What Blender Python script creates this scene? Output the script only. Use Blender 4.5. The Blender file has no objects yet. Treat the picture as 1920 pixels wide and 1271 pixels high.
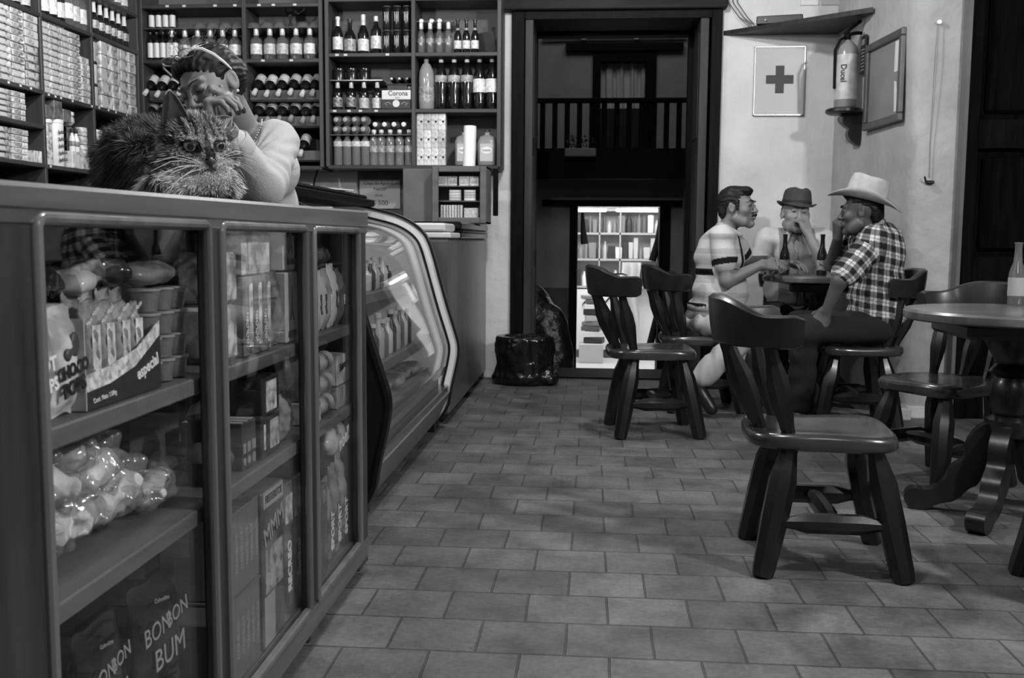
import bpy, bmesh, math, random
import numpy as np
from mathutils import Vector, Matrix, Euler
random.seed(7); rng = np.random.default_rng(7)
PI = math.pi
sc = bpy.context.scene
COL = sc.collection
# ---------------------------------------------------------------- camera
cam_d = bpy.data.cameras.new('camera'); cam = bpy.data.objects.new('camera', cam_d); COL.objects.link(cam)
cam_d.sensor_fit = 'HORIZONTAL'; cam_d.sensor_width = 36.0; cam_d.lens = 1850.0/1920*36
_Y = np.array([150.0, -185.5, 1850.0]); _Y /= np.linalg.norm(_Y)
_n = np.cross(_Y, np.array([1, .007, 0.0])); _n /= np.linalg.norm(_n)
if _n[1] < 0: _n = -_n
_up = -_n; _X = np.cross(_Y, _up); _X /= np.linalg.norm(_X)
if _X[0] < 0: _X = -_X
_B = np.array([_X, _Y, _up])
cm = Matrix(((_B[0][0], -_B[0][1], -_B[0][2], 0), (_B[1][0], -_B[1][1], -_B[1][2], 0), (_B[2][0], -_B[2][1], -_B[2][2], 1.0), (0, 0, 0, 1)))
cam.matrix_world = cm
cam_d.clip_start = .05; cam_d.clip_end = 60
cam_d.dof.use_dof = True; cam_d.dof.focus_distance = 3.0; cam_d.dof.aperture_fstop = 9
sc.camera = cam
# ---------------------------------------------------------------- world, lights, exposure
sc.view_settings.view_transform = 'Standard'; sc.view_settings.look = 'None'
sc.view_settings.gamma = 1.0; sc.view_settings.use_curve_mapping = False
sc.view_settings.exposure = 0.45
w = bpy.data.worlds.new('world'); sc.world = w; w.use_nodes = True
w.node_tree.nodes['Background'].inputs[0].default_value = (.5, .5, .5, 1)
w.node_tree.nodes['Background'].inputs[1].default_value = .015
def lamp(name, kind, loc, power, size=.1, rot=None, sy=None, spot=None):
    d = bpy.data.lights.new(name, kind); d.energy = power
    if kind == 'AREA':
        d.shape = 'RECTANGLE'; d.size = size; d.size_y = sy or size
    elif kind == 'POINT': d.shadow_soft_size = size
    o = bpy.data.objects.new(name, d); COL.objects.link(o); o.location = loc
    if rot: o.rotation_euler = rot
    return o
# lamps of the room (hung from the ceiling above the frame), plus a front fill
lamp('ceiling_lamp_door', 'POINT', (.0, 4.9, 3.1), 95, .06)
lamp('ceiling_lamp_bar', 'POINT', (-.35, 2.25, 3.1), 75, .08)
lamp('ceiling_lamp_shelves', 'POINT', (-2.1, 4.3, 2.62), 68, .06)
lamp('ceiling_lamp_tables', 'POINT', (2.75, 1.4, 2.9), 300, .10)
lamp('front_fill_light', 'POINT', (.6, .2, 2.6), 25, .30)  # added soft fill to brighten the counter inside, not a lamp of the room
lamp('shop_light', 'AREA', (.3, 13.4, 1.75), 42, 1.8, (0, 0, 0), 1.6)
lamp('patio_light', 'AREA', (.2, 9.4, 4.6), 13, 2.2, (math.radians(30), 0, 0), 1.4)

# ---------------------------------------------------------------- materials (grey photograph: every colour is a grey)
MC = {}
def _nodes(m):
    m.use_nodes = True; nt = m.node_tree; b = nt.nodes['Principled BSDF']; return nt, b
def g(v): return (v, v, v, 1)
def mat(name, v, rough=.5, var=0.0, scale=8, bump=0.0, bscale=None, metal=0, spec=.5, stretch=None, coat=0, alpha=None):
    if name in MC: return MC[name]
    m = bpy.data.materials.new(name); nt, b = _nodes(m); MC[name] = m
    b.inputs['Base Color'].default_value = g(v); b.inputs['Roughness'].default_value = rough
    b.inputs['Metallic'].default_value = metal; b.inputs['Specular IOR Level'].default_value = spec
    if coat: b.inputs['Coat Weight'].default_value = coat; b.inputs['Coat Roughness'].default_value = .15
    if var or bump:
        tc = nt.nodes.new('ShaderNodeTexCoord'); mp = nt.nodes.new('ShaderNodeMapping')
        nt.links.new(tc.outputs['Object'], mp.inputs[0])
        if stretch: mp.inputs['Scale'].default_value = stretch
        n = nt.nodes.new('ShaderNodeTexNoise'); n.inputs['Scale'].default_value = scale; n.inputs['Detail'].default_value = 6
        nt.links.new(mp.outputs[0], n.inputs['Vector'])
        if var:
            r = nt.nodes.new('ShaderNodeMapRange'); r.inputs[1].default_value = .3; r.inputs[2].default_value = .7
            r.inputs[3].default_value = max(0, v-var); r.inputs[4].default_value = v+var
            nt.links.new(n.outputs[0], r.inputs[0]); nt.links.new(r.outputs[0], b.inputs['Base Color'])
        if bump:
            n2 = n
            if bscale:
                n2 = nt.nodes.new('ShaderNodeTexNoise'); n2.inputs['Scale'].default_value = bscale; n2.inputs['Detail'].default_value = 5
                nt.links.new(mp.outputs[0], n2.inputs['Vector'])
            bp = nt.nodes.new('ShaderNodeBump'); bp.inputs['Strength'].default_value = 1; bp.inputs['Distance'].default_value = bump
            nt.links.new(n2.outputs[0], bp.inputs['Height']); nt.links.new(bp.outputs[0], b.inputs['Normal'])
    return m
def wood(name, v, var, axis=0, rough=.35, coat=0, scale=9, spec=.5):
    s = [1, 1, 1]; s[axis] = .07
    return mat(name, v, rough, var, scale*2.2, .0009, None, 0, spec, tuple(s), coat)
def prnt(name, v0, v1, scale=30, rough=.35, cell=True, sx=(1, 1, 1)):
    """printed packaging: blotches and marks in two greys"""
    if name in MC: return MC[name]
    m = bpy.data.materials.new(name); nt, b = _nodes(m); MC[name] = m; b.inputs['Roughness'].default_value = rough
    tc = nt.nodes.new('ShaderNodeTexCoord'); mp = nt.nodes.new('ShaderNodeMapping'); mp.inputs['Scale'].default_value = sx
    nt.links.new(tc.outputs['Object'], mp.inputs[0])
    n = nt.nodes.new('ShaderNodeTexNoise'); n.inputs['Scale'].default_value = scale; n.inputs['Detail'].default_value = 3
    nt.links.new(mp.outputs[0], n.inputs['Vector'])
    r = nt.nodes.new('ShaderNodeValToRGB'); e = r.color_ramp.elements
    e[0].position = .40; e[0].color = g(v0); e[1].position = .60; e[1].color = g(v1)
    k = e.new(.5); k.color = g(v0*.35+v1*.65)
    nt.links.new(n.outputs[0], r.inputs[0])
    out = r.outputs[0]
    if cell:
        vo = nt.nodes.new('ShaderNodeTexVoronoi'); vo.inputs['Scale'].default_value = scale*1.3
        nt.links.new(mp.outputs[0], vo.inputs['Vector'])
        mx = nt.nodes.new('ShaderNodeMix'); mx.data_type = 'RGBA'; mx.inputs[0].default_value = .5
        bw = nt.nodes.new('ShaderNodeRGBToBW'); nt.links.new(vo.outputs['Color'], bw.inputs[0])
        mr = nt.nodes.new('ShaderNodeMapRange'); mr.inputs[1].default_value = .2; mr.inputs[2].default_value = .8
        mr.inputs[3].default_value = v0; mr.inputs[4].default_value = v1
        nt.links.new(bw.outputs[0], mr.inputs[0]); nt.links.new(out, mx.inputs[6]); nt.links.new(mr.outputs[0], mx.inputs[7])
        out = mx.outputs[2]
    oi = nt.nodes.new('ShaderNodeObjectInfo'); rr = nt.nodes.new('ShaderNodeMapRange'); rr.inputs[3].default_value = .72; rr.inputs[4].default_value = 1.2
    nt.links.new(oi.outputs['Random'], rr.inputs[0]); vm = nt.nodes.new('ShaderNodeVectorMath'); vm.operation = 'SCALE'
    nt.links.new(out, vm.inputs[0]); nt.links.new(rr.outputs[0], vm.inputs['Scale']); nt.links.new(vm.outputs[0], b.inputs['Base Color'])
    return m
def attr_mat(name, rough=.55, attr='shade', bump=0, bscale=200, spec=.4, sss=0):
    if name in MC: return MC[name]
    m = bpy.data.materials.new(name); nt, b = _nodes(m); MC[name] = m
    b.inputs['Roughness'].default_value = rough; b.inputs['Specular IOR Level'].default_value = spec
    a = nt.nodes.new('ShaderNodeAttribute'); a.attribute_name = attr
    nt.links.new(a.outputs['Color'], b.inputs['Base Color'])
    if bump:
        tc = nt.nodes.new('ShaderNodeTexCoord'); n = nt.nodes.new('ShaderNodeTexNoise'); n.inputs['Scale'].default_value = bscale
        nt.links.new(tc.outputs['Object'], n.inputs['Vector'])
        bp = nt.nodes.new('ShaderNodeBump'); bp.inputs['Distance'].default_value = bump; bp.inputs['Strength'].default_value = 1
        nt.links.new(n.outputs[0], bp.inputs['Height']); nt.links.new(bp.outputs[0], b.inputs['Normal'])
    return m
def glassy(name, tint=1.0, rough=.03, refl=None, bump=0, bscale=30, body=0.0, bodyv=.5):
    """thin clear film or pane: transparent + fresnel gloss (+ a little milky body)"""
    if name in MC: return MC[name]
    m = bpy.data.materials.new(name); m.use_nodes = True; nt = m.node_tree; MC[name] = m
    nt.nodes.clear(); o = nt.nodes.new('ShaderNodeOutputMaterial')
    t = nt.nodes.new('ShaderNodeBsdfTransparent'); t.inputs[0].default_value = g(tint)
    gl = nt.nodes.new('ShaderNodeBsdfGlossy'); gl.inputs['Roughness'].default_value = rough; gl.inputs[0].default_value = g(1)
    mx = nt.nodes.new('ShaderNodeMixShader'); fr = nt.nodes.new('ShaderNodeLayerWeight'); fr.inputs['Blend'].default_value = .5
    f0 = ((refl or 1.5)-1)**2/((refl or 1.5)+1)**2
    pw = nt.nodes.new('ShaderNodeMath'); pw.operation = 'POWER'; pw.inputs[1].default_value = 5; nt.links.new(fr.outputs['Facing'], pw.inputs[0])
    ma = nt.nodes.new('ShaderNodeMath'); ma.operation = 'MULTIPLY_ADD'; ma.inputs[1].default_value = 1-f0; ma.inputs[2].default_value = f0; nt.links.new(pw.outputs[0], ma.inputs[0])
    src = t.outputs[0]
    if body:
        df = nt.nodes.new('ShaderNodeBsdfDiffuse'); df.inputs[0].default_value = g(bodyv)
        m2 = nt.nodes.new('ShaderNodeMixShader'); m2.inputs[0].default_value = body
        nt.links.new(t.outputs[0], m2.inputs[1]); nt.links.new(df.outputs[0], m2.inputs[2]); src = m2.outputs[0]
    nt.links.new(ma.outputs[0], mx.inputs[0]); nt.links.new(src, mx.inputs[1]); nt.links.new(gl.outputs[0], mx.inputs[2])
    nt.links.new(mx.outputs[0], o.inputs[0])
    if bump:
        tc = nt.nodes.new('ShaderNodeTexCoord'); n = nt.nodes.new('ShaderNodeTexNoise'); n.inputs['Scale'].default_value = bscale
        nt.links.new(tc.outputs['Object'], n.inputs['Vector'])
        bp = nt.nodes.new('ShaderNodeBump'); bp.inputs['Distance'].default_value = bump
        nt.links.new(n.outputs[0], bp.inputs['Height']); nt.links.new(bp.outputs[0], gl.inputs['Normal']); nt.links.new(bp.outputs[0], fr.inputs['Normal'])
    return m
def emis(name, s, v=1):
    if name in MC: return MC[name]
    m = bpy.data.materials.new(name); nt, b = _nodes(m); MC[name] = m
    b.inputs['Base Color'].default_value = g(v); b.inputs['Emission Color'].default_value = g(v); b.inputs['Emission Strength'].default_value = s
    return m
def floor_mat():
    m = bpy.data.materials.new('clay_tiles'); nt, b = _nodes(m); L = nt.links.new
    tc = nt.nodes.new('ShaderNodeTexCoord'); mp = nt.nodes.new('ShaderNodeMapping'); L(tc.outputs['Object'], mp.inputs[0])
    mp.inputs['Location'].default_value = (.375+.004, -2.706+.2035*20, 0)
    # slight waviness so the joints are hand laid
    nz = nt.nodes.new('ShaderNodeTexNoise'); nz.inputs['Scale'].default_value = 3.5; nz.inputs['Detail'].default_value = 2
    L(tc.outputs['Object'], nz.inputs['Vector'])
    sb = nt.nodes.new('ShaderNodeVectorMath'); sb.operation = 'SUBTRACT'; sb.inputs[1].default_value = (.5, .5, .5); L(nz.outputs['Color'], sb.inputs[0])
    sl = nt.nodes.new('ShaderNodeVectorMath'); sl.operation = 'SCALE'; sl.inputs['Scale'].default_value = .009; L(sb.outputs[0], sl.inputs[0])
    ad = nt.nodes.new('ShaderNodeVectorMath'); ad.operation = 'ADD'; L(mp.outputs[0], ad.inputs[0]); L(sl.outputs[0], ad.inputs[1])
    br = nt.nodes.new('ShaderNodeTexBrick'); L(ad.outputs[0], br.inputs['Vector'])
    br.offset = .5; br.inputs['Scale'].default_value = 1; br.inputs['Brick Width'].default_value = .218; br.inputs['Row Height'].default_value = .2035
    br.inputs['Mortar Size'].default_value = .0036; br.inputs['Mortar Smooth'].default_value = .35; br.inputs['Bias'].default_value = 0
    br.inputs['Color1'].default_value = g(.074); br.inputs['Color2'].default_value = g(.118); br.inputs['Mortar'].default_value = g(.048)
    n1 = nt.nodes.new('ShaderNodeTexNoise'); n1.inputs['Scale'].default_value = 5; n1.inputs['Detail'].default_value = 8; n1.inputs['Roughness'].default_value = .65
    L(tc.outputs['Object'], n1.inputs['Vector'])
    r = nt.nodes.new('ShaderNodeMapRange'); r.inputs[1].default_value = .3; r.inputs[2].default_value = .7; r.inputs[3].default_value = .52; r.inputs[4].default_value = 1.5
    L(n1.outputs[0], r.inputs[0])
    n3 = nt.nodes.new('ShaderNodeTexNoise'); n3.inputs['Scale'].default_value = 60; n3.inputs['Detail'].default_value = 4; L(tc.outputs['Object'], n3.inputs['Vector'])
    r3 = nt.nodes.new('ShaderNodeMapRange'); r3.inputs[1].default_value = .35; r3.inputs[2].default_value = .65; r3.inputs[3].default_value = .86; r3.inputs[4].default_value = 1.12
    L(n3.outputs[0], r3.inputs[0])
    mu = nt.nodes.new('ShaderNodeMath'); mu.operation = 'MULTIPLY'; L(r.outputs[0], mu.inputs[0]); L(r3.outputs[0], mu.inputs[1])
    bw = nt.nodes.new('ShaderNodeRGBToBW'); L(br.outputs['Color'], bw.inputs[0])
    m2 = nt.nodes.new('ShaderNodeMath'); m2.operation = 'MULTIPLY'; L(mu.outputs[0], m2.inputs[0]); L(bw.outputs[0], m2.inputs[1])
    L(m2.outputs[0], b.inputs['Base Color'])
    rr = nt.nodes.new('ShaderNodeMapRange'); rr.inputs[3].default_value = .42; rr.inputs[4].default_value = .7; L(n1.outputs[0], rr.inputs[0]); L(rr.outputs[0], b.inputs['Roughness'])
    # height: mortar sunk, tiles slightly pillowed
    h = nt.nodes.new('ShaderNodeMath'); h.operation = 'MULTIPLY_ADD'; h.inputs[1].default_value = -1.0; L(br.outputs['Fac'], h.inputs[0])
    h2 = nt.nodes.new('ShaderNodeMath'); h2.operation = 'MULTIPLY'; h2.inputs[1].default_value = .6; L(n3.outputs[0], h2.inputs[0]); L(h2.outputs[0], h.inputs[2])
    bp = nt.nodes.new('ShaderNodeBump'); bp.inputs['Distance'].default_value = .003; L(h.outputs[0], bp.inputs['Height']); L(bp.outputs[0], b.inputs['Normal'])
    b.inputs['Specular IOR Level'].default_value = .35
    return m

# ---------------------------------------------------------------- mesh helpers
def T_(x=0, y=0, z=0): return Matrix.Translation((x, y, z))
def R_(a, ax): return Matrix.Rotation(math.radians(a), 4, ax)
class MB:
    def __init__(s): s.v = []; s.f = []; s.m = []; s.M = Matrix.Identity(4)
    def add(s, vs, fs, mi=0, M=None):
        M = s.M @ M if M is not None else s.M
        o = len(s.v); s.v += [tuple(M @ Vector(p)) for p in vs]
        s.f += [tuple(i+o for i in f) for f in fs]; s.m += [mi]*len(fs); return s
    def box(s, x0, x1, y0, y1, z0, z1, b=0.0, mi=0, M=None):
        cx, cy, cz = (x0+x1)/2, (y0+y1)/2, (z0+z1)/2; hx, hy, hz = abs(x1-x0)/2, abs(y1-y0)/2, abs(z1-z0)/2
        if b <= 0:
            vs = [(cx+i*hx, cy+j*hy, cz+k*hz) for i in (-1, 1) for j in (-1, 1) for k in (-1, 1)]
            fs = [(0, 1, 3, 2), (4, 6, 7, 5), (0, 4, 5, 1), (2, 3, 7, 6), (0, 2, 6, 4), (1, 5, 7, 3)]
            return s.add(vs, fs, mi, M)
        b = min(b, hx*.9, hy*.9, hz*.9); vs = []; ix = {}
        for i in (-1, 1):
            for j in (-1, 1):
                for k in (-1, 1):
                    for a in range(3):
                        d = [hx-b, hy-b, hz-b]; d[a] += b
                        ix[(i, j, k, a)] = len(vs); vs.append((cx+i*d[0], cy+j*d[1], cz+k*d[2]))
        fs = []
        q = ((-1, -1), (1, -1), (1, 1), (-1, 1))
        for a in range(3):
            for sgn in (-1, 1):
                f = []
                for u, w_ in q:
                    c = [0, 0, 0]; c[a] = sgn; c[(a+1) % 3] = u; c[(a+2) % 3] = w_; f.append(ix[(*c, a)])
                fs.append(tuple(f))
        for a in range(3):
            bb, c_ = (a+1) % 3, (a+2) % 3
            for u, w_ in q:
                f = []
                for sgn, ax in ((-1, bb), (1, bb), (1, c_), (-1, c_)):
                    c = [0, 0, 0]; c[a] = sgn; c[bb] = u; c[c_] = w_; f.append(ix[(*c, ax)])
                fs.append(tuple(f))
        for i in (-1, 1):
            for j in (-1, 1):
                for k in (-1, 1): fs.append(tuple(ix[(i, j, k, a)] for a in range(3)))
        return s.add(vs, fs, mi, M)
    def bc(s, c, d, b=0, mi=0, M=None):
        return s.box(c[0]-d[0]/2, c[0]+d[0]/2, c[1]-d[1]/2, c[1]+d[1]/2, c[2]-d[2]/2, c[2]+d[2]/2, b, mi, M)
    def lathe(s, prof, seg=20, M=None, mi=0, cap=True, sq=None):
        vs = []; fs = []
        for r, z in prof:
            for i in range(seg):
                a = 2*PI*i/seg; cx, cy = math.cos(a), math.sin(a)
                if sq:
                    k = (abs(cx)**sq+abs(cy)**sq)**(-1/sq); cx *= k; cy *= k
                vs.append((r*cx, r*cy, z))
        n = len(prof)
        for j in range(n-1):
            for i in range(seg):
                k = (i+1) % seg; fs.append((j*seg+i, j*seg+k, (j+1)*seg+k, (j+1)*seg+i))
        if cap:
            fs.append(tuple(range(seg-1, -1, -1))); fs.append(tuple((n-1)*seg+i for i in range(seg)))
        return s.add(vs, fs, mi, M)
    def tube(s, pts, r, seg=8, mi=0, M=None, cap=True, closed=False, flat=None):
        pts = [Vector(p) for p in pts]; n = len(pts); rs = r if isinstance(r, (list, tuple)) else [r]*n
        vs = []; fs = []; up = None
        for i, p in enumerate(pts):
            if closed: t = pts[(i+1) % n]-pts[i-1]
            else: t = pts[min(i+1, n-1)]-pts[max(i-1, 0)]
            t.normalize()
            if up is None:
                up = Vector((0, 0, 1)) if abs(t.z) < .9 else Vector((1, 0, 0))
            a = t.cross(up)
            if a.length < 1e-6: a = t.cross(Vector((0, 1, 0)))
            a.normalize(); bb = a.cross(t).normalized(); up = bb
            for k in range(seg):
                an = 2*PI*(k+.5)/seg; fx = flat if flat else 1
                vs.append(tuple(p+a*math.cos(an)*rs[i]*fx+bb*math.sin(an)*rs[i]))
        m = n if closed else n-1
        for i in range(m):
            for k in range(seg):
                k2 = (k+1) % seg; j = (i+1) % n
                fs.append((i*seg+k, i*seg+k2, j*seg+k2, j*seg+k))
        if cap and not closed:
            fs.append(tuple(range(seg-1, -1, -1))); fs.append(tuple((n-1)*seg+k for k in range(seg)))
        return s.add(vs, fs, mi, M)
    def prism(s, out, z0, z1, M=None, mi=0):
        n = len(out); vs = [(x, y, z0) for x, y in out]+[(x, y, z1) for x, y in out]
        fs = [tuple(range(n-1, -1, -1)), tuple(range(n, 2*n))]+[(i, (i+1) % n, n+(i+1) % n, n+i) for i in range(n)]
        return s.add(vs, fs, mi, M)
    def grid(s, fn, nu, nv, mi=0, M=None, cu=False):
        vs = [fn(i/(nu if cu else nu-1), j/(nv-1)) for i in range(nu) for j in range(nv)]; fs = []
        for i in range(nu if cu else nu-1):
            for j in range(nv-1):
                k = (i+1) % nu; fs.append((i*nv+j, k*nv+j, k*nv+j+1, i*nv+j+1))
        return s.add(vs, fs, mi, M)
    def build(s, name, mats, parent=None, smooth=35, recalc=True, loc=None):
        me = bpy.data.meshes.new(name); me.from_pydata(s.v, [], s.f)
        mats = mats if isinstance(mats, (list, tuple)) else [mats]
        for m in mats: me.materials.append(m)
        if len(mats) > 1: me.polygons.foreach_set('material_index', s.m)
        if recalc:
            bm = bmesh.new(); bm.from_mesh(me); bmesh.ops.recalc_face_normals(bm, faces=bm.faces); bm.to_mesh(me); bm.free()
        if smooth:
            me.polygons.foreach_set('use_smooth', [True]*len(me.polygons)); me.set_sharp_from_angle(angle=math.radians(smooth))
        me.update()
        o = bpy.data.objects.new(name, me); COL.objects.link(o)
        if loc: o.location = loc
        if parent is not None: o.parent = parent
        return o
def tag(o, label, cat, group=None, kind=None):
    o['label'] = label; o['category'] = cat
    if group: o['group'] = group
    if kind: o['kind'] = kind
    return o
def struct(o): o['kind'] = 'structure'; return o
def empty(name, loc=(0, 0, 0), rz=0, rx=0, ry=0):
    o = bpy.data.objects.new(name, None); COL.objects.link(o); o.location = loc; o.rotation_euler = (rx, ry, rz)
    o.empty_display_size = .05; return o
def dup(o, parent=None):
    c = o.copy(); COL.objects.link(c)
    if parent is not None: c.parent = parent
    for ch in list(o.children): dup(ch, c)
    return c
USED = {}
def inst(key, maker, loc, rz=0, label=None, cat=None, group=None, rx=0, ry=0, s=None):
    """first call moves the prototype itself, later calls copy it with its parts"""
    if key not in USED: o = maker(); USED[key] = o; 
    else: o = dup(USED[key])
    o.location = loc; o.rotation_euler = (rx, ry, rz)
    o.scale = s or (1, 1, 1)
    for k in ('label', 'category', 'group'):
        if k in o: del o[k]
    tag(o, label, cat, group); return o
ORD = ['first', 'second', 'third', 'fourth', 'fifth', 'sixth', 'seventh', 'eighth', 'ninth', 'tenth', 'eleventh', 'twelfth', 'thirteenth', 'fourteenth', 'fifteenth', 'sixteenth']
def text(s, size, material, parent, M, name='lettering', ext=.0006, bold=0, xs=1.0, align='CENTER'):
    cu = bpy.data.curves.new('t', 'FONT'); cu.body = s; cu.size = size; cu.align_x = align; cu.align_y = 'CENTER'
    cu.extrude = ext; cu.offset = bold; cu.resolution_u = 3
    o = bpy.data.objects.new('t', cu); COL.objects.link(o); bpy.context.view_layer.update()
    me = bpy.data.meshes.new_from_object(o); bpy.data.objects.remove(o); bpy.data.curves.remove(cu)
    me.transform(Matrix.Diagonal((xs, 1, 1, 1))); me.transform(M)
    me.materials.clear(); me.materials.append(material)
    ob = bpy.data.objects.new(name, me); COL.objects.link(ob); ob.parent = parent; return ob
# text facing +X (reads along +Y seen from +X ... left to right = -Y to +Y) and text facing -Y
def FX(x, y, z, roll=0): return T_(x, y, z) @ Matrix(((0, 0, 1, 0), (1, 0, 0, 0), (0, 1, 0, 0), (0, 0, 0, 1))) @ R_(roll, 'Z')
def FY(x, y, z, roll=0): return T_(x, y, z) @ R_(90, 'X') @ R_(roll, 'Z')

# ---------------------------------------------------------------- signed-distance modelling for figures and soft shapes
def cap(a, b, r0, r1=None, k=.02): return ('c', np.array(a, float), np.array(b, float), r0, r0 if r1 is None else r1, k)
def ell(c, r, R=None, k=.02, sub=False): return ('s' if sub else 'e', np.array(c, float), np.array(r, float), np.eye(3) if R is None else np.array(R), k)
def xf(prims, M, s=1.0):
    """transform a primitive list by a rigid 4x4 matrix (uniform scale s)"""
    R = np.array(M.to_3x3()); t = np.array(M.translation); out = []
    for p in prims:
        if p[0] == 'c': out.append(('c', R@(p[1]*s)+t, R@(p[2]*s)+t, p[3]*s, p[4]*s, p[5]*s))
        else: out.append((p[0], R@(p[1]*s)+t, p[2]*s, R@p[3], p[4]*s))
    return out
def sdf_mesh(name, prims, h, material, parent=None, shade=None, disp=None, cut=None, smooth_it=0):
    los = []; his = []
    for p in prims:
        if p[0] == 'c':
            r = max(p[3], p[4]); los.append(np.minimum(p[1], p[2])-r); his.append(np.maximum(p[1], p[2])+r)
        elif p[0] == 'e':
            r = p[2].max(); los.append(p[1]-r); his.append(p[1]+r)
    lo = np.min(los, 0)-4*h; hi = np.max(his, 0)+4*h
    n = np.ceil((hi-lo)/h).astype(int)+1
    F = np.full(n, 1.0, np.float32)
    for p in prims:
        k = p[-1]; mg = k+2.5*h
        if p[0] == 'c': r = max(p[3], p[4]); a = np.minimum(p[1], p[2])-r-mg; b = np.maximum(p[1], p[2])+r+mg
        else:
            ex = np.sqrt(((p[3]*p[2][None, :])**2).sum(1)); a = p[1]-ex-mg; b = p[1]+ex+mg
        i0 = np.clip(np.floor((a-lo)/h).astype(int), 0, n-1); i1 = np.clip(np.ceil((b-lo)/h).astype(int)+1, 1, n)
        if np.any(i1 <= i0): continue
        X, Y, Z = np.meshgrid(*[lo[q]+h*np.arange(i0[q], i1[q]) for q in range(3)], indexing='ij')
        if p[0] == 'c':
            A, B = p[1], p[2]; d = B-A; L2 = max(d@d, 1e-12)
            t = np.clip(((X-A[0])*d[0]+(Y-A[1])*d[1]+(Z-A[2])*d[2])/L2, 0, 1)
            D = np.sqrt((X-A[0]-t*d[0])**2+(Y-A[1]-t*d[1])**2+(Z-A[2]-t*d[2])**2)-(p[3]+(p[4]-p[3])*t)
        else:
            R = p[3]; q = [R[0, a_]*(X-p[1][0])+R[1, a_]*(Y-p[1][1])+R[2, a_]*(Z-p[1][2]) for a_ in range(3)]
            r = p[2]; k0 = np.sqrt(sum((q[a_]/r[a_])**2 for a_ in range(3))); k1 = np.sqrt(sum((q[a_]/r[a_]**2)**2 for a_ in range(3)))
            D = k0*(k0-1)/np.maximum(k1, 1e-9)
            D = np.where(k0 < 1e-4, -r.min(), D)
        sl = tuple(slice(i0[q_], i1[q_]) for q_ in range(3)); G = F[sl]
        if p[0] == 's':
            D = -D; hh = np.clip(.5+.5*(D-G)/k, 0, 1)
            F[sl] = G*(1-hh)+D*hh+k*hh*(1-hh)
        else:
            hh = np.clip(.5+.5*(G-D)/k, 0, 1); F[sl] = G*(1-hh)+D*hh-k*hh*(1-hh)
    if cut is not None or disp is not None:
        X, Y, Z = np.meshgrid(*[lo[q]+h*np.arange(n[q]) for q in range(3)], indexing='ij')
        near = F < .06
        if disp is not None:
            P = np.stack([X[near], Y[near], Z[near]], 1); F[near] += disp(P)
        if cut is not None: F = np.maximum(F, cut(X, Y, Z))
    me = surface_nets(F, lo, h, name)
    me.materials.append(material)
    me.polygons.foreach_set('use_smooth', [True]*len(me.polygons))
    if smooth_it:
        bm = bmesh.new(); bm.from_mesh(me)
        for _ in range(smooth_it): bmesh.ops.smooth_vert(bm, verts=bm.verts, factor=.5, use_axis_x=True, use_axis_y=True, use_axis_z=True)
        bm.to_mesh(me); bm.free()
    if shade is not None:
        co = np.empty(len(me.vertices)*3, np.float32); me.vertices.foreach_get('co', co); set_shade(me, shade(co.reshape(-1, 3)))
    me.update()
    o = bpy.data.objects.new(name, me); COL.objects.link(o)
    if parent is not None: o.parent = parent
    return o
def set_shade(me, v):
    at = me.color_attributes.new('shade', 'FLOAT_COLOR', 'POINT'); v = np.clip(np.asarray(v, np.float32), 0, 1)
    c = np.ones((len(me.vertices), 4), np.float32); c[:, 0] = v; c[:, 1] = v; c[:, 2] = v; at.data.foreach_set('color', c.ravel())
def surface_nets(F, lo, h, name):
    S = F < 0; nx, ny, nz = F.shape
    cnt = np.zeros((nx-1, ny-1, nz-1), np.float32); P = np.zeros((nx-1, ny-1, nz-1, 3), np.float32)
    offs = [(i, j, k) for i in (0, 1) for j in (0, 1) for k in (0, 1)]
    c8 = sum(S[i:nx-1+i, j:ny-1+j, k:nz-1+k].astype(np.int8) for i, j, k in offs)
    act = (c8 > 0) & (c8 < 8); I = np.argwhere(act)
    acc = np.zeros((len(I), 3)); num = np.zeros(len(I))
    for a in offs:
        for ax in range(3):
            if a[ax]: continue
            b = list(a); b[ax] = 1
            fa = F[I[:, 0]+a[0], I[:, 1]+a[1], I[:, 2]+a[2]]; fb = F[I[:, 0]+b[0], I[:, 1]+b[1], I[:, 2]+b[2]]
            c = (fa < 0) != (fb < 0); t = np.where(c, fa/np.where(c, fa-fb, 1), 0)
            pt = np.tile(np.array(a, float), (len(I), 1)); pt[:, ax] = t
            acc[c] += pt[c]; num[c] += 1
    V = lo+h*(I+acc/num[:, None]); idx = np.full(act.shape, -1, np.int64); idx[act] = np.arange(len(I))
    Q = []
    for ax in range(3):
        u, v = (ax+1) % 3, (ax+2) % 3
        sl0 = [slice(1, -1)]*3; sl0[ax] = slice(0, -1); sl1 = [slice(1, -1)]*3; sl1[ax] = slice(1, None)
        a = S[tuple(sl0)]; b = S[tuple(sl1)]; E = np.argwhere(a != b); 
        if not len(E): continue
        fl = a[tuple(E.T)]; base = E.copy(); base[:, u] += 1; base[:, v] += 1
        def at(du, dv):
            q = base.copy(); q[:, u] -= du; q[:, v] -= dv; return idx[tuple(q.T)]
        q = np.stack([at(1, 1), at(0, 1), at(0, 0), at(1, 0)], 1); q[~fl] = q[~fl][:, ::-1]; Q.append(q)
    Q = np.concatenate(Q); Q = Q[(Q >= 0).all(1)]
    me = bpy.data.meshes.new(name); me.vertices.add(len(V)); me.vertices.foreach_set('co', V.astype(np.float32).ravel())
    me.loops.add(len(Q)*4); me.polygons.add(len(Q)); me.polygons.foreach_set('loop_start', np.arange(len(Q))*4)
    me.polygons.foreach_set('loop_total', np.full(len(Q), 4)) if bpy.app.version < (4, 1) else None
    me.loops.foreach_set('vertex_index', Q.ravel()); me.update(calc_edges=True); me.validate(); return me
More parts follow.
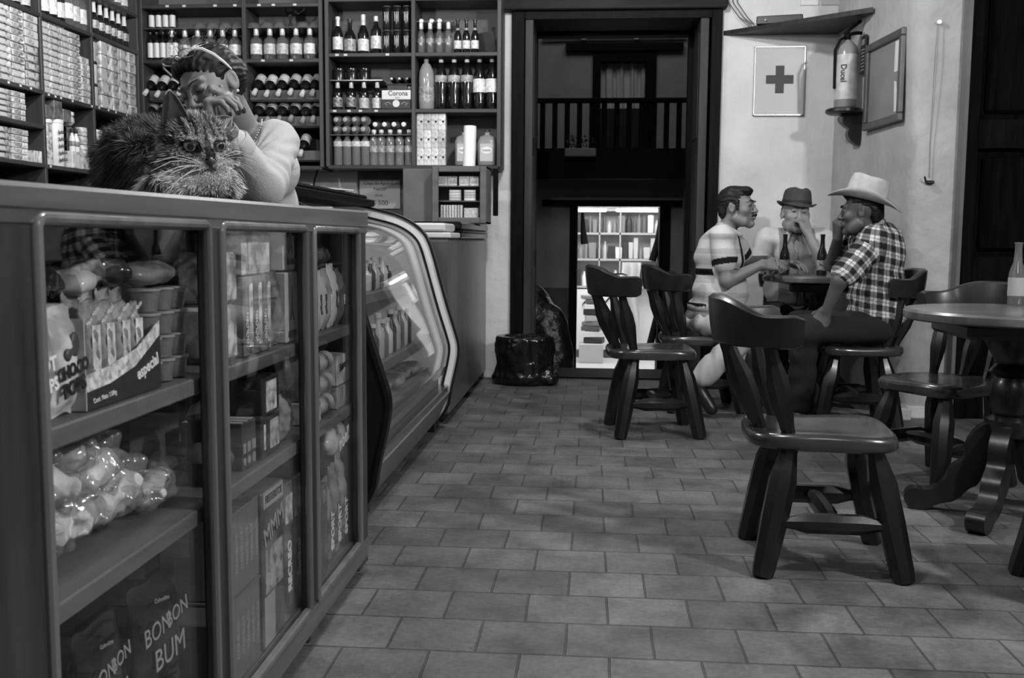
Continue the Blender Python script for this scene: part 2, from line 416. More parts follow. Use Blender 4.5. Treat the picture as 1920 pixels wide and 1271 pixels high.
def vnoise(P, s, seed=0):
    """cheap smooth 3D value noise, -1..1"""
    q = P*s+seed*17.3; i = np.floor(q).astype(np.int64); f = q-i; f = f*f*(3-2*f)
    def hsh(a, b, c):
        n = (a*73856093) ^ (b*19349663) ^ (c*83492791); n = (n ^ (n >> 13))*1274126177 & 0x7fffffff; return ((n ^ (n >> 16)) & 0xffff)/32767.5-1
    r = 0
    for a in (0, 1):
        for b in (0, 1):
            for c in (0, 1):
                w_ = (f[:, 0] if a else 1-f[:, 0])*(f[:, 1] if b else 1-f[:, 1])*(f[:, 2] if c else 1-f[:, 2])
                r = r+w_*hsh(i[:, 0]+a, i[:, 1]+b, i[:, 2]+c)
    return r
# ================================================================ SETTING
stucco = mat('white_stucco', .58, .85, .08, 2.2, .012, 9)
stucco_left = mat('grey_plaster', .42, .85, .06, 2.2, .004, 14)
dark = mat('dark_wood', .004, .55, .002, 30, .001, None, 0, .08, (1, 1, .1))
dark2 = mat('dark_brown_wood', .018, .45, .008, 30, .001, None, 0, .25, (1, 1, .1))
WY = 7.1
fl = MB().box(-3.7, 3.7, -2.2, 7.62, -.08, 0).build('floor', floor_mat(), smooth=0); struct(fl)
struct(MB().box(-3.7, 3.7, -2.2, 7.6, 3.35, 3.45).build('ceiling', mat('ceiling_boards', .10, .8, .02, 4), smooth=0))
# end wall with the tall doorway: opening x -.57 .. .87, z 0 .. 2.6
b = MB(); b.box(-3.7, -.57, WY, 7.6, 0, 3.35); b.box(.87, 1.95, WY, 7.6, 0, 3.35); b.box(-.57, .87, WY, 7.6, 2.6, 3.35)
struct(b.build('wall_back', stucco, smooth=0))
struct(MB().box(-3.7, -3.45, -2.2, WY, 0, 3.35).build('wall_left', stucco_left, smooth=0))
struct(MB().box(-3.45, 3.6, -2.3, -2.1, 0, 3.35).build('wall_front', mat('dim_plaster', .12, .9, .02, 4), smooth=0))
# adobe wall to the right of the tables, uneven, with a rounded corner and a reveal before the dark door
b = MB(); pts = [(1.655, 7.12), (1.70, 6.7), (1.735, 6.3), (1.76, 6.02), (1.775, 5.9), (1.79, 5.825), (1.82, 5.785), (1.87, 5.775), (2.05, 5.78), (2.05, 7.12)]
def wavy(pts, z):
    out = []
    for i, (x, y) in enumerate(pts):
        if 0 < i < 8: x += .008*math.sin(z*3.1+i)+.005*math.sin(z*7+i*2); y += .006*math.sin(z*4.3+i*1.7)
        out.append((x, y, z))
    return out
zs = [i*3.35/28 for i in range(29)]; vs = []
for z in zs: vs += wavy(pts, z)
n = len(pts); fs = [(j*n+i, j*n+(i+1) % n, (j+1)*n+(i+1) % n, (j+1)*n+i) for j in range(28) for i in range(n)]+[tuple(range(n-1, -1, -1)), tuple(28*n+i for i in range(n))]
b.add(vs, fs); struct(b.build('wall_right', mat('shaded_stucco', .36, .85, .07, 2.2, .014, 9), smooth=60))  # shade put into the colour: darker than the adjoining back wall stucco
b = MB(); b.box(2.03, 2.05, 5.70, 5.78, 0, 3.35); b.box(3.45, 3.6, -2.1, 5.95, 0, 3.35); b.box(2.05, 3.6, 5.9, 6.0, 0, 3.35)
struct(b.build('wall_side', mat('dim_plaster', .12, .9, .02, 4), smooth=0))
# big panelled dark door on the right
d = MB(); d.box(2.05, 3.3, 5.80, 5.88, 0, 3.2)
def panel(b, x0, x1, z0, z1, y, t=.015):
    b.box(x0, x1, y-t, y, z0, z1, .008); b.box(x0+.06, x1-.06, y-t-.012, y-t, z0+.06, z1-.06, .01)
door3 = struct(d.build('door_1', mat('door_black', .003, .8, .0015, 30, .001, None, 0, .03, (1, 1, .1)), smooth=30))
f = MB()
for x0, x1 in ((2.05, 2.13), (2.62, 2.74), (3.2, 3.3)): f.box(x0, x1, 5.74, 5.80, 0, 3.2, .005)
for z0, z1 in ((0, .12), (.78, .92), (1.52, 1.68), (2.5, 2.62)): f.box(2.13, 2.62, 5.75, 5.80, z0, z1, .004); f.box(2.74, 3.2, 5.75, 5.80, z0, z1, .004)
f.build('door_frame', mat('door_black2', .004, .75, .002, 30, .001, None, 0, .04, (1, 1, .1)), door3)
f = MB()
for x0, x1 in ((2.17, 2.58), (2.78, 3.16)):
    for z0, z1 in ((.16, .74), (.96, 1.48), (1.72, 2.46)): f.box(x0, x1, 5.77, 5.80, z0, z1, .014)
f.build('panel', MC['door_black'], door3)
# skirting under the white wall
b = MB(); b.box(1.70, 1.80, 5.62, 5.80, 0, .075, .01); b.box(1.78, 2.05, 5.70, 5.80, 0, .075, .008)
struct(b.build('baseboard_right', mat('skirting', .5, .7, .08, 12), smooth=30))
# doorway woodwork
lint = mat('door_lintel_wood', .011, .6, .006, 25, .002, None, 0, .15, (.1, 1, 1))
b = MB(); b.box(-.66, .90, 7.02, 7.14, 2.585, 2.665, .008); struct(b.build('trim_1', lint))
b = MB(); b.box(-.58, -.49, 7.06, 7.6, 0, 2.6, .005); b.box(.80, .875, 7.06, 7.6, 0, 2.6, .005)
b.box(-.49, .80, 7.06, 7.6, 2.53, 2.6); b.box(-.56, -.425, 7.52, 7.62, 0, 2.6); b.box(.69, .85, 7.52, 7.62, 0, 2.6); b.box(-.5, .8, 7.52, 7.62, 2.505, 2.6)
struct(b.build('trim_2', dark))
b = MB(); b.box(-.58, .87, 7.1, 7.62, 0, .012, .003); struct(b.build('trim_3', dark))
leafm = mat('grey_door_paint', .026, .6, .01, 18, .001, None, 0, .4, (1, 1, .12))
for nm, x0, x1, sd in (('door_2', -.487, -.43, 1), ('door_3', .725, .785, -1)):
    L = struct(MB().box(x0, x1, 7.07, 7.5, .02, 2.53, .004).build(nm, leafm))
    xf_ = x1 if sd > 0 else x0; p = MB()
    for z0, z1 in ((.12, .8), (.92, 1.6), (1.72, 2.44)):
        p.box(xf_-.006, xf_+.006, 7.13, 7.44, z0, z1, .005)
    p.build('panel', leafm, L)
# ---------------------------------------------------------------- patio and facing house behind the doorway
far = mat('far_plaster', .30, .9, .03, 3, .004, 10)
farlow = mat('far_dado', .10, .9, .02, 5)
b = MB(); Y0, Y1 = 12.0, 12.35
for x0, x1, z0, z1 in ((-4, -.2, -.72, 1.42), (.86, 4, -.72, 1.42), (-4, 4, 1.42, 1.95), (-4, .03, 1.95, 3.14), (.66, 4, 1.95, 3.14), (-4, 4, 3.14, 5.2)): b.box(x0, x1, Y0, Y1, z0, z1)
struct(b.build('wall_far', far, smooth=0))
b = MB(); b.box(-4, -.26, 11.985, 12.0, -.72, .42); b.box(.92, 4, 11.985, 12.0, -.72, .42); struct(b.build('baseboard_far', farlow, smooth=0))
struct(MB().box(-4, 4, 7.62, 12.3, -.8, -.72).build('floor_patio', mat('patio_stone', .18, .8, .05, 6), smooth=0))
b = MB(); b.box(-.34, 1.03, 11.9, 12.02, 3.215, 3.30); b.box(-.02, .075, 11.95, 12.2, 1.95, 3.215); b.box(.60, .725, 11.95, 12.2, 1.95, 3.215); b.box(.075, .6, 11.95, 12.2, 3.10, 3.215)
struct(b.build('trim_4', dark))
b = MB(); b.box(-.6, 1.06, 11.9, 12.02, 1.40, 1.475); b.box(-.27, -.175, 11.93, 12.3, -.72, 1.40, .004); b.box(.80, .93, 11.93, 12.3, -.72, 1.40, .004)
struct(b.build('trim_5', dark))
# balcony
bal = empty('balcony', (.1, 11.4, 1.7)); tag(bal, 'dark wooden balcony with flat balusters on the facing house', 'balcony')
q = MB(); q.box(-1.6, 1.7, -.35, .58, 0.06, .12); q.box(-1.6, 1.7, -.4, -.32, -.03, .30); q.build('deck', dark, bal)
q = MB(); q.box(-1.6, 1.7, -.42, -.34, .79, .84, .008); q.build('handrail', dark, bal)
q = MB()
for i in range(24):
    x = -1.5+i*.135
    q.box(x, x+.058, -.39, -.365, .28, .80, .004)
q.build('baluster_row', dark, bal)
# curtains and dark lower leaves of the balcony door
cur = MB(); cur.grid(lambda u, v: (.07+.54*u, 12.12+.03*math.sin(u*24)+.012*math.sin(u*57+v*3), 1.98+v*1.13), 70, 8)
c = cur.build('curtain', mat('pale_curtain', .55, .9), smooth=80); tag(c, 'pale gathered curtain in the balcony door across the patio', 'curtain')
b = MB(); b.box(.07, .61, 12.02, 12.07, 1.95, 2.56); struct(b.build('door_4', dark2))
q = MB(); q.tube([(-.62, 11.93, 3.36), (-.1, 11.93, 3.37), (.4, 11.93, 3.37), (1.06, 11.93, 3.375)], .022, 8)
c = q.build('pipe', mat('grey_pipe', .22, .5)); tag(c, 'thin grey pipe running above the balcony door lintel', 'pipe')
for i, x in enumerate((-.13, .48)):
    k = MB().box(x-.03, x+.03, 11.88, 11.99, 3.33, 3.41, .008).build('clip', mat('pale_clip', .5, .5), c)
# planter hanging on the balcony
pl = empty('hanging_planter', (-.14, 10.93, 1.90)); tag(pl, 'small box planter of dark leaves hanging on the balcony front', 'planter')
MB().box(-.17, .17, -.07, .07, 0, .09, .01).build('trough', mat('planter_clay', .16, .7), pl)
q = MB()
for i in range(160):
    a = random.uniform(0, PI); x = random.uniform(-.15, .15); y = random.uniform(-.06, .06); z = .1+random.random()*.13; s = .022
    M = T_(x, y, z) @ R_(random.uniform(0, 360), 'Z') @ R_(random.uniform(-60, 60), 'X')
    q.add([(-s/2, 0, 0), (0, -s, .002), (s/2, 0, 0), (0, s, .004)], [(0, 1, 2, 3)], 0, M)
q.build('foliage', mat('dark_leaf', .03, .5), pl)
# the bright shop seen through the low door opposite
shopw = mat('shop_white', .8, .6)
b = MB(); b.box(-1.2, -.9, 12.35, 15.0, -.72, 1.9); b.box(1.5, 1.8, 12.35, 15.0, -.72, 1.9); b.box(-1.2, 1.8, 15.0, 15.1, -.72, 1.9); b.box(-1.2, 1.8, 12.35, 15.0, 1.9, 1.95)
struct(b.build('wall_shop', shopw, smooth=0))
struct(MB().box(-1.2, 1.8, 12.3, 15.0, -.8, -.715).build('floor_shop', mat('pale_floor_tile', .6, .35), smooth=0))
for i, (x0, x1) in enumerate(((-.22, .18), (.3, .86))):
    t = MB().box(x0, x1, 12.75, 12.83, 1.36, 1.40, .01).build('tube_lamp', emis('tube_glow', 2)); tag(t, ['lit tube lamp at the left inside the low door opposite', 'lit tube lamp at the right inside the low door opposite'][i], 'lamp', 'tube lamps of the shop opposite')
sh = empty('shop_shelving', (.35, 14.75, -.72)); tag(sh, 'white shelving crowded with goods in the bright shop opposite', 'shelf')
q = MB(); q.box(-.62, .72, .1, .2, .1, 2.3); q.build('back_panel', shopw, sh)
q = MB()
for z in (1.02, 1.42, 1.80, 2.14): q.box(-.62, .72, -.2, .12, z, z+.03)
for x in (-.62, -.25, .05, .7): q.box(x, x+.02, -.2, .12, .9, 2.3)
q.build('shelf_board', mat('shop_shelf_grey', .35, .5), sh)
q = MB(); q.box(-.62, .30, -.3, .1, .12, 1.0); q.build('cabinet', mat('shop_cabinet', .75, .5), sh)
q = MB()
for x in (-.35, -.05):
    for s1 in (1, -1):
        for s2 in (1, -1):
            q.tube([(x+s1*.0, -.31, .78+s2*.0+ .15*s2), (x+s1*.12, -.31, .78)], .012, 6)
q.build('lattice', dark2, sh)
q = MB(); q.box(-.62, .72, -.34, -.3, .02, .1); q.build('kick_grille', mat('grille', .06, .6), sh)
goods = [mat('goods_%d' % i, v, .5) for i, v in enumerate((.03, .10, .45, .75, .2))]
k = 0
for zi, z in enumerate((1.05, 1.45, 1.83)):
    x = -.56
    while x < .66:
        ww = random.uniform(.05, .11); hh = random.uniform(.16, .31)
        M = MB()
        if random.random() < .5: M.lathe([(ww*.42, 0), (ww*.46, hh*.6), (ww*.2, hh*.85), (ww*.2, hh)], 12)
        else: M.box(-ww/2, ww/2, -.06, .06, 0, hh, .008)
        o = M.build('shop_goods', goods[random.randrange(5)], smooth=40, loc=(.35+x+ww/2, 14.66, -.72+z))
        tag(o, '%s article from the left on the %s shelf of the bright shop opposite' % (ORD[min(k, 15)], ['lowest', 'middle', 'upper'][zi]), 'goods', 'goods on the shelves of the shop opposite')
        k += 1; x += ww+.006
    k = 0
# stacked books at the left and cloth at the right of the low door
zz = -.44
for i in range(9):
    t = random.uniform(.05, .1); a = random.uniform(-.25, .25)
    o = MB().box(-.13, .13, -.1, .1, 0, t-.008, .006).build('bundle', goods[(i*3) % 5], loc=(.03+random.uniform(-.03, .03), 13.9, zz), smooth=0); o.rotation_euler.z = a
    tag(o, '%s folded bundle from the bottom of the stack inside the low door' % ORD[i], 'bundle', 'bundles stacked inside the low door'); zz += t
tag(MB().box(-.16, .18, 13.75, 14.1, -.715, -.445, .01).build('crate', mat('pale_crate', .5, .6)), 'pale crate under the folded bundles in the bright shop', 'crate')
q = MB(); q.grid(lambda u, v: (.40+.25*u+.02*math.sin(v*8), 13.6+.03*math.sin(u*14+v*3)+.012, -.3+v*1.0), 24, 12); q.grid(lambda u, v: (.40+.25*u+.02*math.sin(v*8), 13.615+.03*math.sin(u*14+v*3)+.012, -.3+v*1.0), 24, 12)
tag(q.build('hanging_cloth', mat('pale_cloth', .6, .9), smooth=80), 'pale cloth hanging inside the bright shop opposite', 'cloth')
for i, (x, z0, z1, dx) in enumerate(((-.12, .95, 1.33, .03), (.82, .75, 1.25, -.08), (.85, -.3, .55, -.12))):
    q = MB(); q.tube([(x, 12.2, z1), (x+dx*.3, 12.2, (z0+z1)/2), (x+dx, 12.2, z0)], [.02, .035, .05], 8)
    tag(q.build('hanging_bag', dark2), ['dark bag hanging on the left jamb of the low door', 'dark strap bag hanging on the right jamb of the low door', 'dark bundle hanging low beside the right jamb of the low door'][i], 'bag')
# dark heap in the patio behind the left door leaf
pr = [ell((-.62, 9.6, .15), (.28, .2, .45), k=.1), ell((-.36, 9.5, -.2), (.2, .2, .5), k=.1), ell((-.55, 9.5, .30), (.16, .14, .16), k=.1), ell((-.34, 9.5, .2), (.09, .1, .14), k=.06)]
tag(sdf_mesh('sack_heap', pr, .03, mat('black_sack', .008, .35, .004, 20, .02, 12), disp=lambda P: .02*vnoise(P, 9)), 'heap of black sacks in the patio behind the doorway', 'sack')
# ================================================================ COUNTER WITH GLASS DOORS
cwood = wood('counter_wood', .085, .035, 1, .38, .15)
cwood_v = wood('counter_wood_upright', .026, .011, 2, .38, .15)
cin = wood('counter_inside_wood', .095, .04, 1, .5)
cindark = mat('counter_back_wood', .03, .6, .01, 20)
ct = empty('shop_counter', (-.66, 1.7, 0)); tag(ct, 'long wooden shop counter with three glazed doors and goods inside', 'counter')
CX0, CX1 = -1.19, -.66; CY0, CY1 = .70, 2.86
def P_(b, name, m, **k):
    o = b.build(name, m, **k); o.parent = ct; o.matrix_parent_inverse = Matrix.Translation(-Vector(ct.location)); return o
def child(b, name, m, par, smooth=35):
    o = b.build(name, m, smooth=smooth); o.parent = par
    M = Vector(par.location); o.matrix_parent_inverse = Matrix.Translation(-M); return o
b = MB(); b.box(CX0-.02, CX1+.006, CY0, CY1+.006, 1.028, 1.07, .006); b.v = [(x, y, z+(-.011+.021*(y-CY0)/(CY1-CY0) if z > 1.05 else 0)) for x, y, z in b.v]; b.box(CX1-.025, CX1+.003, CY0, CY1+.003, 1.012, 1.04, .004)
P_(b, 'top_board', cwood)
# carcass: end panels, back, bottom; corner posts
b = MB(); b.box(CX0, CX1-.021, CY1-.03, CY1-.005, .08, 1.03); b.box(CX0, CX1-.03, CY0, CY0+.02, .08, 1.03); b.box(CX0, CX1-.03, CY0, CY1, .075, .10)
P_(b, 'carcass', cin)
P_(MB().box(CX0, CX0+.012, CY0, CY1, .1, 1.03), 'back_panel', cindark)
stiles = [(CY0, 1.128), (1.655, 1.718), (2.238, 2.305), (2.755, CY1)]
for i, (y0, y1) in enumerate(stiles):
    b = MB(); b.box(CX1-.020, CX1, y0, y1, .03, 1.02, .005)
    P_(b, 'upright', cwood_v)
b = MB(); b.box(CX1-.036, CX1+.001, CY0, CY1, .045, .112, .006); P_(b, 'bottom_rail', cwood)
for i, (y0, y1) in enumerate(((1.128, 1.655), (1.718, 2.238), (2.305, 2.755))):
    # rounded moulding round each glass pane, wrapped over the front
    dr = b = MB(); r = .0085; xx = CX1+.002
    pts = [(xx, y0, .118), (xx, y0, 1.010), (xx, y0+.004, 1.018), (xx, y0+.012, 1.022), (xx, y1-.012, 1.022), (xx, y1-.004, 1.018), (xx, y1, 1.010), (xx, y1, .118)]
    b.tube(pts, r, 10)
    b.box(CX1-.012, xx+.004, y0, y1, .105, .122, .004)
    fr = P_(b, 'door_moulding', wood('moulding_wood', .11, .03, 2, .32, .25))  # caught light put into the colour: paler wood than the uprights
    gl = MB().box(CX1-.017, CX1-.013, y0+.0005, y1-.0005, .113, 1.02).build('glass_pane', glassy('door_glass', .98, .015, 1.24), smooth=0)
    gl.parent = ct; gl.matrix_parent_inverse = Matrix.Translation(-Vector(ct.location))
for nm, z in (('shelf', .755), ('shelf', .522)):
    P_(MB().box(CX0+.012, CX1-.026, CY0+.02, CY1-.03, z-.03, z, .003), nm, cin)
# square uprights inside seen through the glass
for y in (1.66, 2.25): P_(MB().box(CX0+.03, CX0+.07, y, y+.04, .1, 1.03), 'inner_post', cindark)
for y in (.9, 2.35, 2.72): P_(MB().box(CX1-.13, CX1-.06, y, y+.07, 0, .08), 'leg', dark)

# ---------------------------------------------------------------- refrigerated display case with curved glass
cs = empty('display_case', (-1.0, 4.2, 0)); tag(cs, 'refrigerated display case with curved glass front behind the counter', 'display case')
def C_(b, name, m, smooth=35): return child(b, name, m, cs, smooth)
prof = [(-1.36, 1.185), (-1.22, 1.178), (-1.12, 1.155), (-1.01, 1.128), (-.93, 1.088), (-.875, 1.04), (-.842, .985), (-.81, .88), (-.75, .66), (-.70, .505), (-.683, .44), (-.690, .36), (-.728, .20), (-.738, .12), (-.79, .04)]
def smoothp(p, it=2):
    for _ in range(it):
        q = [p[0]]
        for a, c in zip(p[:-1], p[1:]): q += [(a[0]*.75+c[0]*.25, a[1]*.75+c[1]*.25), (a[0]*.25+c[0]*.75, a[1]*.25+c[1]*.75)]
        p = q+[p[-1]]
    return p
sp = smoothp(prof)
def offset(p, d):
    out = []
    for i in range(len(p)):
        a = p[max(i-1, 0)]; c = p[min(i+1, len(p)-1)]; tx, tz = c[0]-a[0], c[1]-a[1]; L = math.hypot(tx, tz) or 1
        out.append((p[i][0]-tz/L*d, p[i][1]+tx/L*d))
    return out
def strip(b, p0, p1, y0, y1, mi=0):
    """band between two offset curves, thick in y"""
    n = len(p0); vs = [(x, y0, z) for x, z in p0]+[(x, y0, z) for x, z in p1]+[(x, y1, z) for x, z in p0]+[(x, y1, z) for x, z in p1]; fs = []
    for i in range(n-1):
        fs += [(i, i+1, n+i+1, n+i), (2*n+i, 3*n+i, 3*n+i+1, 2*n+i+1), (i, 2*n+i, 2*n+i+1, i+1), (n+i, n+i+1, 3*n+i+1, 3*n+i)]
    fs += [(0, n, 3*n, 2*n), (n-1, 3*n-1, 4*n-1, 2*n-1)]
    b.add(vs, fs, mi)
NY, FY_ = 3.32, 5.13
white = mat('white_enamel', .72, .35); blk = mat('black_rubber', .006, .35)
outer = offset(sp, .0)
cl = [p for p in sp]
for yy, inner_vis in ((FY_, True), (NY, False)):
    s0 = .0
    side = MB(); poly = [(x, z) for x, z in sp]+[(-1.36, .04)]
    n = len(poly); vs = [(x, yy, z) for x, z in poly]+[(x, yy+.03, z) for x, z in poly]
    side.add(vs, [tuple(range(n-1, -1, -1)), tuple(range(n, 2*n))]+[(i, (i+1) % n, n+(i+1) % n, n+i) for i in range(n)])
    C_(side, 'end_panel', white if inner_vis else blk, smooth=20)
b = MB(); strip(b, sp, offset(sp, -.012), FY_-.012, FY_+.036); C_(b, 'edge_seal', blk)
b = MB(); strip(b, offset(sp, -.05), offset(sp, -.062), FY_-.010, FY_+.0); C_(b, 'edge_seal', blk)
b = MB(); strip(b, sp, offset(sp, -.016), NY-.008, NY+.04); C_(b, 'edge_seal', blk)
# curved glass between the ends
gp = [p for p in offset(sp, -.07) if .30 < p[1] < 1.2 and p[0] > -1.3]
b = MB(); strip(b, gp, offset(gp, -.005), NY+.03, FY_); C_(b, 'curved_glass', glassy('case_glass', .98, .02, 1.2, body=.012, bodyv=.6), smooth=60)
# rail and lower front
b = MB(); strip(b, [(-.762, .33), (-.775, .29)], [(-.80, .33), (-.80, .29)], NY+.03, FY_); 
b.box(-.80, -.745, NY+.03, FY_+.0, .20, .235, .006); C_(b, 'chrome_rail', mat('steel', .5, .25, metal=1))
b = MB(); strip(b, [(-.735, .20), (-.80, .05)], [(-.80, .20), (-.84, .05)], NY+.03, FY_); C_(b, 'kick_panel', mat('case_grey', .13, .4))
b = MB(); b.box(-1.36, -.80, NY+.03, FY_, .05, .30, .004); C_(b, 'base', mat('case_body', .14, .5))
b = MB(); b.box(-1.36, -.85, NY+.03, FY_, .302, .325); C_(b, 'deck', mat('case_deck', .16, .4))
b = MB(); b.box(-1.36, -1.33, NY+.03, FY_, .3, 1.15); C_(b, 'rear_wall', mat('case_inside', .06, .5))
for z, x in ((.505, -.835), (.77, -.94)):
    C_(MB().box(-1.33, x, NY+.05, FY_-.02, z-.05, z, .006), 'inner_shelf', mat('case_shelf', .12, .4))
b = MB(); b.box(-1.62, -1.14, NY-.02, FY_+.02, 1.165, 1.20, .006); b.box(-1.62, -1.18, NY-.02, FY_+.03, 1.20, 1.225, .01); C_(b, 'top_board', dark)
for y in (NY+.15, FY_-.1, FY_): C_(MB().box(-.93, -.80, y-.03, y+.03, 0, .05, .004), 'foot', blk)
# things in the case
jars = [mat('case_jar_%d' % i, v, .25) for i, v in enumerate((.03, .6, .12, .45))]
k = 0
for row, (z, x, n, hh) in enumerate(((.506, -.875, 10, .17), (.771, -.985, 6, .13))):
    for i in range(n):
        y = (3.90 if row == 0 else 4.25)+i*.088+random.uniform(-.01, .01); h = hh*random.uniform(.8, 1.1)
        q = MB().lathe([(.022, 0), (.028, .01), (.028, h*.6), (.012, h*.78), (.012, h)], 12)
        o = q.build('bottle', jars[(i*7+row) % 4], loc=(x, y, z))
        MB().lathe([(.0145, h*.92), (.0145, h+.004)], 10).build('cap', jars[1], o)
        tag(o, '%s small bottle from the near end on the %s shelf of the display case' % (ORD[i], ['lower', 'upper'][row]), 'bottle', 'small bottles in the display case')
for i in range(6):
    y = 3.7+i*.22; M = sdf_mesh('food_pack', [ell((0, 0, .03), (.08, .1, .03), k=.02), ell((.03, .03, .045), (.05, .04, .02), k=.02)], .012, mat('cling_pack', .22, .22, .12, 25, .01, 20), disp=lambda P: .006*vnoise(P, 30, i))
    M.location = (-.935+.02*(i % 2), y, .327)
    tag(M, '%s wrapped food pack from the near end on the display case deck' % ORD[i], 'food pack', 'wrapped packs on the deck of the display case')
# papers and things on the case top
for i, (x, y, s1, s2, v, a) in enumerate(((-1.36, 4.4, .2, .28, .35, 12), (-1.28, 4.75, .16, .2, .6, -20), (-1.46, 4.0, .22, .3, .12, 30), (-1.40, 4.62, .1, .16, .7, 40))):
    o = MB().box(-s1/2, s1/2, -s2/2, s2/2, 0, .006, 0).build('paper', mat('paper_%d' % i, v, .7), loc=(x, y, 1.2255+i*.0062), smooth=0); o.rotation_euler.z = math.radians(a)
    tag(o, ['grey sheet lying lowest on the display case top', 'pale sheet near the front edge of the case top', 'dark folder at the woman\'s side on the case top', 'small white slip lying topmost on the case top'][i], 'paper', 'papers on the display case')
o = MB().box(-.07, .07, -.05, .05, 0, .035, .004).build('card_box', dark2, loc=(-1.50, 4.45, 1.2502)); tag(o, 'small dark box on the display case top among papers', 'box')
o = MB().box(-.05, .05, -.03, .03, 0, .03, .004).build('card_box', mat('pale_box', .5, .5), loc=(-1.50, 4.66, 1.2502)); tag(o, 'small pale box on the display case top beside the slips', 'box')

# ---------------------------------------------------------------- chest freezer with grey front
fz = empty('chest_freezer', (-1.1, 6.1, 0)); tag(fz, 'grey chest freezer with dark lid edge against the back wall', 'freezer')
frm = mat('freezer_steel', .17, .30, .03, 4, 0, None, .6, .5, (1, 1, .25))
b = MB(); b.box(-1.5, -.755, 5.24, 7.06, .05, 1.0, .012); child(b, 'body', frm, fz)
b = MB(); b.box(-1.5, -.75, 5.24, 5.62, 1.005, 1.035, .006); b.box(-1.5, -.78, 5.24, 5.62, 1.04, 1.085, .01); child(b, 'sliding_lid', mat('freezer_lid', .55, .3), fz)
b = MB(); b.box(-1.5, -.745, 5.63, 7.06, 1.005, 1.04, .006); b.box(-1.5, -.738, 5.63, 7.06, 1.042, 1.047); b.box(-1.5, -.745, 5.63, 7.06, 1.05, 1.10, .012); child(b, 'dark_lid', mat('black_gloss', .006, .2, spec=.35), fz)
b = MB(); b.box(-1.48, -.80, 5.3, 7.0, 0, .05); child(b, 'plinth', blk, fz)

# ---------------------------------------------------------------- small wooden cabinet with a glazed door on the freezer
cb = empty('wall_cabinet', (-.9, 6.6, 1.1)); tag(cb, 'small wooden cabinet with glazed door and cigarette packs on the freezer', 'cabinet')
cbw = wood('cabinet_wood', .10, .02, 0, .5); cbw2 = mat('cabinet_side', .16, .5, .02, 9)
b = MB(); Yc = 6.42; x0, x1, z0, z1 = -1.04, -.685, 1.102, 1.47
b.box(x0, x0+.012, Yc, Yc+.28, z0, z1); b.box(x1-.012, x1, Yc, Yc+.28, z0, z1); b.box(x0, x1, Yc, Yc+.28, z0, z0+.012); b.box(x0, x1, Yc, Yc+.28, z1-.012, z1); b.box(x0, x1, Yc+.268, Yc+.28, z0, z1)
child(b, 'body', cbw2, cb)
b = MB()
for a in ((x0, x0+.042, z0, z1), (x1-.042, x1, z0, z1), (x0+.042, x1-.042, z0, z0+.038), (x0+.042, x1-.042, z1-.038, z1)): b.box(a[0], a[1], Yc-.02, Yc-.001, a[2], a[3], .004)
dr = child(b, 'door', cbw, cb)
child(MB().box(x0+.04, x1-.04, Yc-.012, Yc-.009, z0+.036, z1-.036), 'glass_pane', MC['door_glass'], cb, 0)
child(MB().box(x0+.012, x1-.012, Yc+.03, Yc+.26, 1.243, 1.25), 'shelf', cbw, cb)
child(MB().box(x0+.012, x1-.012, Yc+.03, Yc+.26, 1.340, 1.346), 'shelf', cbw, cb)
packm = prnt('cig_pack', .35, .8, 60)
for i in range(8):
    o = MB().box(-.007, .007, -.02, .02, 0, .085, .001).build('cigarette_pack', mat('pack_pale', .6, .4) if i % 2 else packm, loc=(-.985+i*.0185, Yc+.06, 1.1145+.022)); tag(o, '%s upright pack from the left in the glazed cabinet' % ORD[i], 'pack', 'upright packs in the small cabinet')
tag(MB().box(-.157, -.012, 0, .10, 0, .021, .002).build('tray', cbw2, loc=(-.84, Yc+.03, 1.1145)), 'low tray under the upright packs in the glazed cabinet', 'tray')
o = MB().box(0, .095, 0, .08, 0, .088, .003).build('carton', prnt('pale_speckle', .4, .75, 90), loc=(-.837, Yc+.03, 1.1145)); tag(o, 'pale speckled carton at lower right in the glazed cabinet', 'carton')
for i in range(4):
    for j in range(2):
        o = MB().box(0, .075, 0, .05, 0, .0165, .002).build('cigarette_pack', packm, loc=(-.935+j*.098, Yc+.04, 1.2505+i*.0175)); tag(o, '%s flat pack from the bottom in the %s pile of the glazed cabinet' % (ORD[i], ['left', 'right'][j]), 'pack', 'flat packs in the small cabinet')
for i, (xa, ww) in enumerate(((-1.02, .07), (-.948, .062), (-.872, .066), (-.803, .06))):
    o = MB().box(0, ww, 0, .04, 0, .062, .002).build('carton', [prnt('pale_speckle', .4, .75, 90), packm][i % 2], loc=(xa, Yc+.05, 1.3465)); tag(o, '%s carton from the left on the top shelf of the glazed cabinet' % ORD[i], 'carton', 'cartons on the top shelf of the small cabinet')
# dark wood board leaning between freezer cabinet and shelves, boarded side box at left
bx = MB(); bx.box(-1.25, -1.05, 6.5, 6.9, 1.102, 1.46, .004); tag(bx.build('wooden_box', mat('grey_box', .11, .6, .02, 6)), 'plain grey box beside the glazed cabinet on the freezer', 'box')

